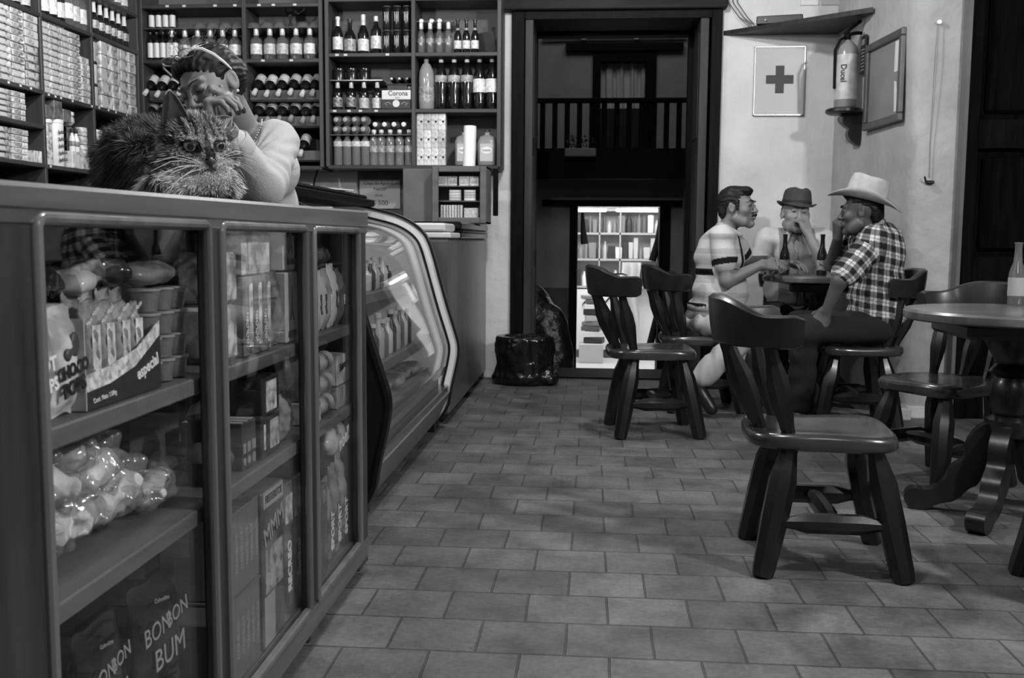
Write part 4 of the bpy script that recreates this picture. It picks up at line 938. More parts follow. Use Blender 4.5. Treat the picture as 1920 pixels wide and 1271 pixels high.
for i in range(3):
    o = sdf_mesh('plastic_bag', pr, .012, mat('bag_film', .55, .3, .15, 30), disp=lambda P: .008*vnoise(P, 30, i)); o.location = (LXF-.07, 6.27+i*.12, zq+.003); tag(o, '%s crumpled pale bag from the second upright on the shelf above the cat' % ORD[i], 'bag', 'crumpled bags above the cat')
for i in range(3):
    o = sdf_mesh('rice_bag', [ell((0, 0, .075), (.05, .045, .075), k=.02)], .012, prnt('rice_print', .4, .85, 22), disp=lambda P: .006*vnoise(P, 30, i+4)); o.location = (LXF-.06, 6.09+i*.1, 1.4115); tag(o, '%s printed white bag from the second upright on the lowest shelf' % ORD[i], 'bag', 'printed white bags on the lowest shelf')
for i, (y, z) in enumerate(((5.02, 1.82), (5.11, 1.82), (5.22, 1.82), (5.32, 1.82), (5.50, 1.812), (5.57, 1.812), (5.63, 1.812), (5.76, 1.812), (5.99, 1.812), (6.08, 1.815), (6.2, 1.815), (6.3, 1.815), (6.45, 1.815), (6.09, 1.60), (5.49, 1.408))):
    o = MB().box(0, .0015, -.009, .009, -.016, -.004).build('price_label', lab, loc=(LXF+.0035, y, z), smooth=0); tag(o, '%s price label counted from the left along the packet shelf edges' % (['first', 'second', 'third', 'fourth', 'fifth', 'sixth', 'seventh', 'eighth', 'ninth', 'tenth', 'eleventh', 'twelfth', 'thirteenth', 'fourteenth', 'fifteenth'][i]), 'label', 'price labels of the packet shelf')
# notes on the wall under the drinks shelf
o = empty('poster', (-1.54, 7.07, 1.2)); child(MB().box(-1.69, -1.36, 7.085, 7.098, 1.06, 1.485), 'sheet', mat('poster_dark', .05, .5, .03, 14), o, 0); tag(o, 'dark poster on the wall under the drinks shelf behind a handwritten card', 'poster')
n1 = empty('price_card', (-1.52, 7.06, 1.33)); child(MB().box(-1.675, -1.38, 7.072, 7.076, 1.215, 1.42), 'card', mat('card_paper', .42, .7), n1, 0)
for k_, (s_, zz, sz) in enumerate((('Copa de Aguard.', 1.395, .032), ('Nectar', 1.355, .034), ('shot', 1.31, .032), ('$ 500', 1.255, .05))):
    t = text(s_, sz, inkd, n1, Matrix.Translation(-Vector(n1.location)) @ FY(-1.535+.01*(k_ % 2), 7.0715, zz))
tag(n1, 'handwritten price card reading $ 500 on the wall', 'sign')
n2 = empty('outlet_plate', (-1.77, 7.09, 1.3)); child(MB().box(-1.835, -1.70, 7.088, 7.099, 1.25, 1.375, .003), 'plate', mat('outlet_grey', .42, .5), n2)
for s_ in (-.03, .03): child(MB().lathe([(.022, 0), (.022, .002)], 20, T_(-1.768+s_, 7.088, 1.315) @ R_(90, 'X')), 'socket', mat('socket_grey', .3, .4), n2); child(MB().box(-1.775+s_, -1.762+s_, 7.084, 7.087, 1.305, 1.32), 'slot', inkd, n2)
tag(n2, 'double wall outlet under the drinks shelf', 'outlet')
wr = MB().tube([(-1.91, 6.85, 1.50), (-1.955, 6.9, 1.41), (-2.0, 7.0, 1.33)], .006, 6).build('cord', dark); tag(wr, 'thin dark cord hanging under the wine shelf corner', 'cord')
tag(MB().box(-1.24, -1.21, 6.86, 6.9, 1.06, 1.48).build('dark_post', dark, smooth=0), 'dark upright batten under the drinks shelf beside the plain grey box', 'post')
o = MB().box(-.677, -.645, 6.75, 6.8, 1.16, 1.478, .004).build('dark_post', dark); tag(o, 'short dark post hanging under the right end of the drinks shelf', 'post')
# ================================================================ CHAIRS AND TABLES
chw = mat('chair_wood', .006, .32, .004, 14, .0012, None, 0, .5, (1, 1, .35), .22)
chs = mat('chair_seat_wood', .032, .26, .018, 11, .0012, None, 0, .6, (.3, 1, 1), .5)
chr_ = mat('chair_rail_wood', .011, .34, .006, 12, .001, None, 0, .5, (1, .4, 1), .3)
def seat_shape(b, L0, L1, W, z0, z1, dish=.006):
    """thick seat slab: rounded outline, rolled edges, slightly dished"""
    n = 56; rings = [(.86, z0), (.965, z0+.004), (1.0, z0+.016), (1.0, z1-.016), (.975, z1-.004), (.93, z1), (.6, z1-dish*.5), (.25, z1-dish), (.02, z1-dish)]
    vs = []
    for s_, z in rings:
        for i in range(n):
            a = 2*PI*i/n; c, s = math.cos(a), math.sin(a); k = (abs(c)**4+abs(s)**4)**-.25
            x = c*k; y = s*k; wx = (L0+L1)/2; hx = (L1-L0)/2
            wy = W*(.90+.10*x)
            vs.append((wx+hx*x*s_, wy*y*s_, z+(.004*math.sin(3*a) if s_ > .9 and z > z0+.01 else 0)))
    m = len(rings); fs = [(j*n+i, j*n+(i+1) % n, (j+1)*n+(i+1) % n, (j+1)*n+i) for j in range(m-1) for i in range(n)]
    fs += [tuple(range(n-1, -1, -1)), tuple((m-1)*n+i for i in range(n))]
    b.add(vs, fs)
def post(b, p, q, w, t=None, neck=.62):
    """chamfered tapering bar, slim at the top end p"""
    p, q = Vector(p), Vector(q); fr = (0, .05, .16, .26, .55, .93, 1.0); rr = (neck, neck*1.02, .82, 1.0, .97, .82, .74)
    b.tube([p.lerp(q, f) for f in fr], [w*r for r in rr], 8, flat=t)
def chair():
    e = empty('wooden_chair')
    b = MB(); seat_shape(b, -.25, .195, .225, .380, .432); b.build('seat', chs, e, 50)
    for sx in (1, -1):
        for sy in (1, -1):
            b = MB(); post(b, (.118 if sx > 0 else -.128, sy*.135, .385), (sx*.205, sy*.195, .002), .043); b.build('leg', chw, e, 30)
    for sy in (1, -1):
        b = MB(); b.tube([(-.175, sy*.178, .165), (-.12, sy*.178, .165), (-.08, sy*.178, .165), (.08, sy*.178, .165), (.12, sy*.178, .165), (.175, sy*.178, .165)], [.014, .02, .031, .031, .02, .014], 8); b.build('side_stretcher', chw, e, 30)
    b = MB(); b.tube([(0, -.16, .168), (0, -.09, .168), (0, .09, .168), (0, .16, .168)], [.018, .03, .03, .018], 8); b.build('cross_stretcher', chw, e, 30)
    # horseshoe back rail
    n = 34; vs = []; m = 12
    for i in range(n):
        u = i/(n-1); a = math.radians(88+184*u); x = -.125+.215*math.cos(a); y = .222*math.sin(a); c = math.sin(PI*u)
        hh_ = min(1, max(0, (c-.42)/.55)); zt = .786+.050*hh_*hh_*(3-2*hh_)+.004*max(0, 1-c*3); zb = .688-.003*c; endr = min(1, (min(u, 1-u)*22)**.5*.22+.80)
        nx, ny = math.cos(a), math.sin(a); zm = (zt+zb)/2; hz = (zt-zb)/2*endr; th = .025
        lean = .03
        for k in range(m):
            an = 2*PI*(k+.5)/m; cu, su = math.cos(an), math.sin(an); q = (abs(cu)**5+abs(su)**5)**-.2
            dz = su*q*hz; r_ = cu*q*th+lean*dz/max(hz, .01)*.3
            vs.append((x+nx*r_, y+ny*r_, zm+dz))
    vs += [(sum(v[0] for v in vs[:m])/m+.010, sum(v[1] for v in vs[:m])/m, sum(v[2] for v in vs[:m])/m)] if False else []
    fs = [(i*m+k, i*m+(k+1) % m, (i+1)*m+(k+1) % m, (i+1)*m+k) for i in range(n-1) for k in range(m)]+[tuple(range(m-1, -1, -1)), tuple((n-1)*m+k for k in range(m))]
    b = MB(); b.add(vs, fs); b.build('back_rail', chr_, e, 40)
    for sy, xb, xt in ((-.155, -.135, -.205), (-.06, -.205, -.315), (.06, -.205, -.315), (.155, -.135, -.205)):
        b = MB(); p, q = Vector((xb, sy, .425)), Vector((xt, sy*1.12, .70)); fr = (0, .12, .3, .42, .62, .82, 1); rr = (.55, .62, .85, 1, .95, .62, .55)
        b.tube([p.lerp(q, f) for f in fr], [.037*r for r in rr], 8, flat=.85); b.build('spindle', chw, e, 30)
    return e
mk['chair'] = chair
for (x, y, rz, lab_, s) in ((.735, 3.11, -2, 'empty dark wooden chair in the foreground, its curved back to the counter', (1, 1, 1)),
    (.335, 5.16, 7, 'empty dark wooden chair standing alone before the doorway', (1, 1, 1.045)),
    (.665, 5.95, 5, 'dark wooden chair under the man in the striped shirt', (1, 1, 1.03)),
    (1.43, 5.51, 180, 'dark wooden chair under the man in the plaid shirt', (1, 1, 1.03)),
    (1.46, 4.22, 210, 'dark wooden chair behind the near round table', (1, 1, 1)),
    (1.52, 2.84, 95, 'dark wooden chair cut by the right picture edge', (1, 1, 1))):
    put('chair', x, y, -.001, lab_, 'chair', 'wooden chairs of the bar', math.radians(rz), 0, 0, s)
put('chair', 1.33, 6.70, -.001, 'dark wooden chair under the man in the hat behind the table', 'chair', 'wooden chairs of the bar', math.radians(-90), 0, 0, (.95, .8, 1))
def table(name, x, y, r, zt, rz, label, k=1.0, feet=(232, 322, 30, 165)):
    e = empty(name, (x, y, 0), rz); tag(e, label, 'table', 'round pedestal tables')
    t = .04
    MB().lathe([(r-.012, zt-t), (r-.002, zt-t+.006), (r, zt-t+.014), (r, zt-.010), (r-.008, zt-.001), (r-.02, zt), (.01, zt)], 72).build('table_top', wood('table_wood', .11, .035, 0, .30, .3), e, 40)
    b = MB(); h = r*.62; b.box(-h, h, -h*.8, h*.8, zt-t-.055, zt-t-.001, .012); b.build('apron', chw, e)
    zz = zt-t-.055; b = MB(); b.lathe([(.075, .30), (.085, .32), (.085, .36), (.06, .375), (.075, .40), (.078, zz-.18), (.06, zz-.15), (.085, zz-.13), (.06, zz-.10), (.10, zz-.03), (.10, zz-.001)], 28); b.build('pedestal', chw, e, 40)
    # scrolled feet
    base = [(.03, .36), (.10, .34), (.15, .27), (.14, .21), (.20, .17), (.215, .11), (.27, .075), (.33, .085), (.36, .045), (.33, .0), (.27, .0), (.235, .03), (.17, .045), (.13, .10), (.10, .11), (.075, .19), (.03, .20)]
    p = smoothp(base+[base[0]], 2)[:-1]
    for a in feet:
        b = MB(); b.prism([(u*k, v*1.0) for u, v in p], -.032, .032, R_(a, 'Z') @ Matrix(((1, 0, 0, 0), (0, 0, 1, 0), (0, 1, 0, 0), (0, 0, 0, 1)))); b.build('scrolled_foot', chw, e, 30)
    return e
table('round_table', 1.535, 3.69, .385, .76, math.radians(0), 'round wooden pedestal table with a clear bottle at the right', 1.0)
table('round_table', 1.36, 6.04, .33, .80, math.radians(0), 'round wooden pedestal table where the three men sit', .85, (215, 145, 60, 0))
# bottles on the tables
mk['beer_clear'] = bottle_maker([(.027, 0), (.031, .006), (.031, .10), (.029, .125), (.016, .165), (.0125, .215), (.0135, .222), (.0135, .236)], clear, clear, .2355, (.035, .105, glassy('paper_label_clear', .6, .5, 1.3, body=.55, bodyv=.55), .0317), seg=24)
put('beer_clear', 1.645, 3.975, .7605, 'clear beer bottle standing on the near round table', 'bottle')
mk['beer_dark'] = bottle_maker([(.026, 0), (.030, .006), (.030, .10), (.028, .125), (.015, .165), (.012, .215), (.0132, .222), (.0132, .236)], darkg, darkg, .2355, (.03, .09, labd, .0307), seg=20)
put('beer_dark', 1.150, 6.03, .8005, 'dark beer bottle at the left on the men\'s table', 'bottle', 'dark beer bottles on the men\'s table')
put('beer_dark', 1.355, 5.97, .8005, 'dark beer bottle at the right on the men\'s table before the hatted man', 'bottle', 'dark beer bottles on the men\'s table')

# ================================================================ THINGS ON THE RIGHT WALLS
# corner shelf
b = MB(); b.prism([(.885, 7.1), (1.655, 7.1), (1.712, 6.43)], 2.415, 2.445); cs_ = b.build('corner_shelf', dark2, smooth=0); tag(cs_, 'dark triangular corner shelf high above the three men', 'shelf')
dv = MB(); dv.box(-.15, .15, -.08, .08, 0, .055, .006); o = dv.build('recorder_box', mat('box_black', .01, .4), loc=(1.24, 6.955, 2.4455)); o.rotation_euler.z = math.radians(-12); tag(o, 'flat black electronic box on the corner shelf with cables', 'electronic box')
child(MB().lathe([(.006, 0), (.006, .002)], 10, T_(1.15, 6.86, 2.47) @ R_(90, 'X')), 'indicator', mat('led_grey', .3, .3), o).matrix_parent_inverse = o.matrix_basis.inverted() if False else Matrix.Translation(-Vector(o.location))
for i in range(3):
    q = MB(); q.tube([(.885+.03*i, 7.09, 2.75), (.915+.03*i, 7.085, 2.63), (.985+.028*i, 7.07, 2.53), (1.05+.014*i, 7.03-.004*i, 2.475)], .004, 6)
    tag(q.build('cable', mat('cable_grey', .10, .5)), '%s cable from the left running down to the black box' % ORD[i], 'cable', 'cables of the black box')
# health sign
sg = empty('cross_sign', (1.27, 7.09, 2.1)); tag(sg, 'framed white sign with a dark cross on the bright wall', 'sign')
stl = mat('thin_steel', .45, .3, metal=.9)
child(MB().box(1.105, 1.44, 7.083, 7.092, 1.872, 2.33), 'board', mat('sign_grey', .36, .35, .03, 3), sg, 0)
b = MB(); 
for a in ((1.10, 1.445, 1.866, 1.875), (1.10, 1.445, 2.327, 2.336), (1.10, 1.108, 1.866, 2.336), (1.437, 1.445, 1.866, 2.336)): b.box(a[0], a[1], 7.078, 7.094, a[2], a[3], .002)
child(b, 'frame', stl, sg)
b = MB(); b.prism([(-.029, -.093), (.029, -.093), (.029, -.029), (.093, -.029), (.093, .029), (.029, .029), (.029, .093), (-.029, .093), (-.029, .029), (-.093, .029), (-.093, -.029), (-.029, -.029)], 0, .003, T_(1.275, 7.083, 2.112) @ R_(90, 'X')); child(b, 'cross', mat('cross_dark', .018, .5), sg)
# fire extinguisher on a carved bracket
ex = empty('fire_extinguisher', (1.605, 6.60, 1.853)); tag(ex, 'fire extinguisher standing on a carved wall bracket', 'fire extinguisher')
MB().lathe([(.062, 0), (.07, .012), (.07, .34), (.06, .385), (.03, .415), (.022, .425)], 28).build('cylinder', mat('extinguisher_paint', .22, .25), ex, 50)
MB().lathe([(.0708, .05), (.0708, .33)], 28, cap=False).build('label', mat('ext_label', .42, .4, .1, 16), ex, 60)
b = MB(); b.lathe([(.02, .42), (.02, .46)], 12); b.tube([(-.02, 0, .455), (.05, 0, .47), (.09, 0, .47)], .011, 6); b.tube([(-.02, 0, .46), (.02, 0, .50), (.08, 0, .545)], .011, 6); b.build('valve_handle', dark, ex)
b = MB(); b.tube([(-.02, -.02, .44), (-.055, -.045, .42), (-.082, -.03, .36), (-.078, -.02, .22), (-.076, -.02, .12)], .009, 8); b.build('hose', dark, ex)
text('Ducel', .050, inkd, ex, Matrix.Rotation(math.radians(-28), 4, 'Z') @ FY(0, -.0722, .21, -90), bold=.001, xs=.95)
bk = empty('carved_bracket', (1.63, 6.62, 1.70)); tag(bk, 'dark carved bracket under the fire extinguisher', 'bracket')
dkb = mat('bracket_wood', .008, .4)
b = MB(); b.lathe([(.10, 1.815), (.115, 1.825), (.115, 1.842), (.10, 1.85)], 28, T_(1.60, 6.60, 0)); child(b, 'bracket_plate', dkb, bk)
pro = smoothp([(0, .16), (-.135, .16), (-.14, .12), (-.105, .085), (-.075, .07), (-.09, .04), (-.075, 0.0), (-.03, -.035), (0, -.04), (0, .16)], 2)[:-1]
b = MB(); b.prism(pro, -.035, .035, T_(1.712, 6.62, 1.655) @ Matrix(((1, 0, 0, 0), (0, 0, 1, 0), (0, 1, 0, 0), (0, 0, 0, 1)))); child(b, 'corbel', dkb, bk)
# thermometer-like plate and notice board on the slanting wall: local x runs along the wall towards the viewer
def WL(y, z, off=0.0):
    a = math.atan(.0949); x = 1.655+(7.12-y)*.0949
    return T_(x, y, z) @ Matrix(((math.cos(a), -math.sin(a)*-1*-1, 0, 0), (0, 0, 0, 0), (0, 0, 0, 0), (0, 0, 0, 1))) if False else T_(x-off, y, z) @ Matrix.Rotation(math.atan(.0949), 4, 'Z')
def onwall(name, y, z, label, cat):
    e = empty(name); e.matrix_world = WL(y, z); tag(e, label, cat); return e
th = onwall('ruled_plate', 6.56, 2.18, 'narrow dark plate with light rungs between extinguisher and notice board', 'plate')
MB().box(-.016, -.004, -.045, .045, -.12, .12, .003).build('plate', dark2, th)
b = MB()
for i in range(7): b.box(-.0175, -.016, -.03, .03, -.10+i*.021, -.091+i*.021)
b.box(-.0175, -.016, -.025, .025, .06, .095); b.build('rungs', mat('rung_grey', .2, .5), th, 0)
nb = onwall('notice_board', 6.19, 1.955, 'framed notice board with papers on the slanting right wall', 'notice board'); nb.rotation_euler.x = 0
fw = mat('board_frame_wood', .07, .45, .02, 12)
H2, W2 = .262, .285
MB().box(-.014, -.006, -W2+.03, W2-.03, -H2+.03, H2-.03).build('panel', mat('board_panel', .19, .35, .02, 4), nb, 0)
for nm, a in (('frame_rail', (-W2, W2, H2-.045, H2)), ('frame_rail', (-W2, W2, -H2, -H2+.045)), ('frame_stile', (-W2, -W2+.045, -H2+.045, H2-.045)), ('frame_stile', (W2-.045, W2, -H2+.045, H2-.045))):
    MB().box(-.034, -.006, a[0], a[1], a[2], a[3], .006).build(nm, fw, nb)
MB().box(-.0165, -.0145, -.205, -.15, .03, .205).build('pinned_paper', mat('paper_white', .6, .7), nb, 0)
MB().prism([(-.215, -.2), (-.17, -.2), (-.155, -.02), (-.19, -.03)], 0, .002, Matrix(((0, 0, -1, -.0145), (1, 0, 0, 0), (0, 1, 0, 0), (0, 0, 0, 1)))).build('pinned_paper', MC['paper_white'], nb, 0)
# cord and switch on the wall before the dark door
q = MB(); q.tube([(1.892, 5.765, 2.205), (1.888, 5.762, 2.0), (1.885, 5.764, 1.8), (1.878, 5.764, 1.55), (1.880, 5.763, 1.36)], .0022, 5); cd = q.build('pull_cord', mat('cord_grey', .2, .6)); tag(cd, 'thin pull cord hanging down the wall beside the dark door', 'cord')
child(MB().lathe([(.012, 0), (.012, .02)], 12, T_(1.892, 5.775, 2.21) @ R_(90, 'X')), 'nail', capw, cd)
sw_ = empty('wall_hook', (1.885, 5.77, 1.33)); tag(sw_, 'small dark hook at the end of the pull cord', 'hook')
child(MB().box(1.858, 1.905, 5.745, 5.772, 1.325, 1.345, .006), 'hook_bar', dark2, sw_); child(MB().tube([(1.86, 5.755, 1.335), (1.85, 5.74, 1.35), (1.845, 5.735, 1.365)], .005, 6), 'hook_tip', dark2, sw_)
for i, (x, z) in enumerate(((1.46, 2.68), (1.60, 2.68))):
    o = MB().box(x-.06, x+.06, 7.09, 7.097, z-.07, z+.07).build('paper', mat('paper_white', .6, .7) if i == 0 else mat('paper_grey', .4, .7), smooth=0); tag(o, ['white paper with pencil marks above the corner shelf', 'greyer paper on the wall right of the white one above the shelf'][i], 'paper')
    if i == 0: text('17', .06, mat('pencil', .25, .6), o, FY(x-.01, 7.089, z-.02))
# trash bin with black bag
bn = empty('waste_bin', (-.46, 6.82, 0)); tag(bn, 'waste bin lined with a crumpled black bag beside the doorway', 'waste bin')
bagm = mat('black_bag', .006, .16, 0, 8, .010, 14, 0, .7)
o = sdf_mesh('black_bag', [cap((0, 0, .10), (0, 0, .30), .195, .200, .03), ell((0, 0, .05), (.215, .20, .07), k=.04), ell((.16, -.04, .05), (.09, .1, .05), k=.04), ell((0, 0, .46), (.175, .165, .20), k=.015, sub=True)], .010, bagm,
    disp=lambda P: .030*(.28-np.abs(vnoise(P*np.array([1, 1, .45]), 10, 3)))+.016*(.3-np.abs(vnoise(P, 24, 5))), cut=lambda X, Y, Z: np.maximum(-Z+.004, Z-.335)); o.parent = bn
bn.scale = (1.0, .9, 1.0)
# ================================================================ PEOPLE
skin = attr_mat('skin', .5, bump=.0004, bscale=300, spec=.4); cloth = attr_mat('cloth', .9, bump=.0012, bscale=140, spec=.1); hairm = attr_mat('hair', .55, spec=.25)
leather = mat('shoe_leather', .012, .35); eyew = mat('eye_white', .55, .2); eyed = mat('eye_dark', .01, .1)
def V(*a): return np.array(a, float)
def head_prims(s=1.0, wide=1.0, jaw=1.0, fat=0.0, nose=1.0):
    w_ = wide; P = [ell((0, .018, .032), (.074*w_, .094, .084), k=.02), ell((0, -.028, -.012), (.060*w_, .058, .080), k=.02), ell((0, -.030, -.066), ((.047+fat)*jaw*w_, .052, .040), k=.022),
      cap((0, -.078, -.096), (0, -.066, -.10), .017+fat*.4, .018+fat*.4, .02)]
    for x in (-1, 1):
        P += [ell((x*.040*w_, -.058, -.020), (.022+fat*.6, .024, .022), k=.02), cap((x*.050*w_, .0, -.06), (x*.035*w_, -.045, -.088), .018+fat, .016+fat, .02)]
        P += [cap((x*.012, -.087, .034), (x*.042, -.074, .034), .0095, .009, .012)]
    for x in (-1, 1): P += [ell((x*.031, -.095, .014), (.017, .013, .0105), k=.012, sub=True)]
    P += [cap((0, -.084, .024), (0, -.104, -.018), .0075, .0105, .010), ell((0, -.107*1.0, -.024), (.0115*nose, .012*nose, .0095*nose), k=.008)]
    for x in (-1, 1):
        P += [ell((x*.0125*nose, -.095, -.027), (.0075*nose, .010, .0075), k=.006), ell((x*.031, -.0775, .0135), (.0155, .0125, .0105), k=.006)]
        P += [ell((x*.0755*w_, .012, -.002), (.0075, .019, .032), np.array(Euler((math.radians(-8), 0, x*math.radians(-22))).to_matrix()), k=.006), ell((x*.0835*w_, .006, .002), (.0065, .0125, .0215), k=.003, sub=True)]
    P += [ell((0, -.088, -.058), (.026, .012, .014), k=.012), ell((0, -.0965, -.0525), (.021, .0065, .0045), k=.004), ell((0, -.0955, -.0650), (.019, .0070, .0055), k=.004), ell((0, -.104, -.0590), (.024, .009, .0013), k=.003, sub=True)]
    return [(p[0],)+tuple((q*s if isinstance(q, (float, int)) or (isinstance(q, np.ndarray) and q.ndim == 1) else q) for q in p[1:]) for p in P]
def hand_prims(M, side=1, curl=(30, 35, 25), thumb=(.35, 20), s=1.0, spread=1.0, per=None):
    P = []; ys = (.033, .011, -.011, -.031); lens = (.95, 1.05, .98, .78); tips = []
    for i, (y, L) in enumerate(zip(ys, lens)):
        y *= side; P.append(cap((.004, y*.55, 0), (.086*(.97 if i in (0, 3) else 1), y, .002), .0145, .0115, .012))
        c = per[i] if per else curl; p = V(.088*(.96 if i in (0, 3) else 1), y, 0); a = 0; yaw = math.radians(3.5*(1.5-i))*side*spread
        for j, (l, r0, r1) in enumerate(((.044, .0094, .0086), (.027, .0086, .0078), (.022, .0078, .0064))):
            a += math.radians(c[j]); d = V(math.cos(a)*math.cos(yaw), math.cos(a)*math.sin(yaw), -math.sin(a)); q = p+d*l*L; P.append(cap(p, q, r0, r1, .0035)); p = q
        tips.append((p, d))
    P.append(ell((.042, 0, -.004), (.044, .034, .013), k=.014))
    a0 = V(.016, .022*side, -.006); a1 = V(.052, .05*side, -.018-.03*thumb[0]); t = math.radians(thumb[1]); a2 = a1+V(.030*math.cos(t), .008*side-.012*side*thumb[0], -.030*math.sin(t)); a3 = a2+V(.024*math.cos(t*1.4), -.012*side*thumb[0]*2, -.024*math.sin(t*1.4))
    P += [cap(a0, a1, .0165, .0125, .014), cap(a1, a2, .0115, .0105, .005), cap(a2, a3, .0105, .0075, .004)]
    M3 = M.to_3x3(); tips = [(np.array(M @ Vector(p*s)), np.array(M3 @ Vector(d))) for p, d in tips]
    return xf(P, M, s), tips
def frame(o, x, z):
    """matrix: local X along x, local Z close to z"""
    x = Vector(x).normalized(); z = Vector(z); y = z.cross(x).normalized(); z = x.cross(y)
    return Matrix(((x[0], y[0], z[0], o[0]), (x[1], y[1], z[1], o[1]), (x[2], y[2], z[2], o[2]), (0, 0, 0, 1)))
def hmat(c, yaw, pitch, roll): return T_(*c) @ R_(yaw, 'Z') @ R_(pitch, 'X') @ R_(roll, 'Y')
def local(P, M):
    I = np.array(M.inverted()); return P@I[:3, :3].T+I[:3, 3]
def skin_shade(base, HM, lips=.7, s=1.0, shadow_beard=0):
    def f(P):
        v = np.full(len(P), base)*(1+.05*vnoise(P, 40)); q = local(P, HM)/s
        lip = ((q[:, 0]/.024)**2+((q[:, 2]+.0585)/.0105)**2 < 1) & (q[:, 1] < -.085); v[lip] *= lips
        if shadow_beard:
            bd = (q[:, 2] < -.035) & (q[:, 2] > -.13) & (q[:, 1] < .01) & (np.abs(q[:, 0]) < .08); v[bd] *= 1-shadow_beard
        lash = (np.abs(np.abs(q[:, 0])-.031) < .015) & (np.abs(q[:, 2]-.0055+.10*(np.abs(np.abs(q[:, 0])-.031))) < .0022) & (q[:, 1] < -.075); v[lash] *= .35
        return v
    return f
def brow(HM, par, s=1.0, th=.0035, v=.02, lift=0, nm='eyebrow'):
    for x in (-1, 1):
        b = MB(); b.tube([Vector((x*.014, -.0985, .031+lift))*s, Vector((x*.028, -.0930, .038+lift))*s, Vector((x*.040, -.0835, .038+lift))*s, Vector((x*.048, -.0735, .032+lift))*s], [th*s*.9, th*s, th*s*.85, th*s*.3], 8, M=HM)
        b.build(nm, hairm0, par)
hairm0 = mat('brow_hair', .015, .5)
def person(name, loc, label):
    e = empty(name, (0, 0, 0)); tag(e, label, 'person'); return e

# ---------------------------------------------------------------- the woman behind the counter end
W = person('person', (0, 0, 0), 'woman in a pale sweater, eyes closed, resting her head on her hands')
HW = hmat((-1.026, 2.635, 1.398), -18, 24, -17); sW = .92; HWS = HW @ Matrix.Scale(sW, 4)
Lsh, Lel, Lwr = V(-.900, 2.80, 1.272), V(-.878, 2.625, 1.140), V(-.942, 2.50, 1.272)
Rsh, Rel, Rwr = V(-1.155, 2.80, 1.262), V(-1.085, 2.57, 1.142), V(-.962, 2.450, 1.256)
Lf = frame(Lwr+V(.002, -.002, .012), (.10, -.12, 1), (1, .15, 0)); Rf = frame(Rwr+V(0, 0, .004), (.12, -.10, 1), (-1, -.12, 0))
lh, ltips = hand_prims(Lf, -1, (70, 80, 50), (.1, 5), .90); rh, rtips = hand_prims(Rf, 1, (62, 48, 26), (.2, 15), .92, per=[(74, 38, 22), (76, 42, 24), (80, 44, 26), (86, 46, 26)])
torso = [ell((-1.02, 3.00, .98), (.135, .10, .13), k=.05), ell((-1.02, 2.915, 1.197), (.135, .095, .095), k=.05), cap(Lsh+V(-.02, .01, -.01), Rsh+V(.02, .01, -.01), .050, .050, .05), ell((-1.02, 3.04, .85), (.15, .11, .12), k=.06), ell((-1.03, 2.985, 1.09), (.118, .092, .13), k=.025),
   ell((-.965, 2.80, 1.17), (.05, .05, .05), k=.04), ell((-1.085, 2.80, 1.17), (.05, .05, .05), k=.04)]
neck = [cap((-1.0, 2.82, 1.29), (-1.012, 2.70, 1.385), .048, .045, .03)]
armsW = [cap(Lsh, Lel, .045, .038, .03), cap(Lel, Lwr, .037, .024, .02), cap(Rsh, Rel, .045, .038, .03), cap(Rel, Rwr, .036, .024, .02)]
legsW = [cap((-.95, 3.06, .84), (-.95, 3.05, .46), .075, .055, .04), cap((-.95, 3.05, .46), (-.95, 3.09, .10), .052, .034, .02), cap((-1.09, 3.07, .84), (-1.10, 3.06, .46), .075, .055, .04), cap((-1.10, 3.06, .46), (-1.10, 3.10, .10), .052, .034, .02)]
body = torso+neck+armsW+legsW+xf(head_prims(sW), HW)+lh+rh
sdf_mesh('body', body, .0036, skin, W, shade=skin_shade(.19, HW, .5, sW))
brow(HW, W, sW, .0019)
for x in (-1, 1):   # closed lids with lashes
    b = MB(); b.tube([Vector((x*.018, -.0895, .0115)), Vector((x*.026, -.0915, .0065)), Vector((x*.036, -.0895, .0055)), Vector((x*.045, -.081, .0095))], [.0008, .0016, .0016, .0008], 6, M=HW @ Matrix.Scale(sW, 4)); b.build('eyelashes', hairm0, W)
# fingernails on the right hand
b = MB()
for (p, d) in rtips:
    up = np.cross(d, np.cross(V(1, -.5, .6), d)); up /= np.linalg.norm(up); c = p+up*.0052-d*.001
    M = frame(c, d, up); b.lathe([(.0001, .0012), (.0045, .0008), (.0055, -.0012)], 10, M @ Matrix.Diagonal((1.35, 1, 1, 1)), cap=False)
b.build('fingernails', mat('nail_lacquer', .02, .15), W)
# sweater
def sweater_shade(P):
    return .42*(1+.03*vnoise(P, 25))
sw_p = [(p[0], p[1], p[2]+.012, p[3], p[4]) if p[0] == 'e' else (p[0], p[1], p[2], p[3]+.013, p[4]+.013, p[5]) for p in torso]
cuffL = Lwr*.76+Lel*.24; cuffR = Rwr*.80+Rel*.20
sw_p += [cap(Lsh, Lel, .060, .052, .035), cap(Lel, cuffL, .050, .038, .025), cap(Rsh, Rel, .060, .052, .035), cap(Rel, cuffR, .048, .038, .025), cap(Lel*.6+cuffL*.4, cuffL, .0405, .0395, .006)]
sw_p += [ell((-.995, 2.73, 1.315), (.062, .085, .085), k=.012, sub=True), ell((-.985, 2.70, 1.24), (.030, .07, .05), k=.012, sub=True)]
def folds(P):
    q = P-Lel; along = (P-Lsh)@((Lel-Lsh)/np.linalg.norm(Lel-Lsh))
    f = .0045*np.sin(along*120+vnoise(P, 12)*2.2)*np.exp(-((P-Lel)**2).sum(1)/.012)
    ap = P-V(-.935, 2.74, 1.215); f += .0035*np.sin(np.arctan2(ap[:, 2], ap[:, 0])*17+vnoise(P, 14)*1.2)*np.exp(-(ap**2).sum(1)/.014)
    
    return f+.0018*vnoise(P, 16, 4)
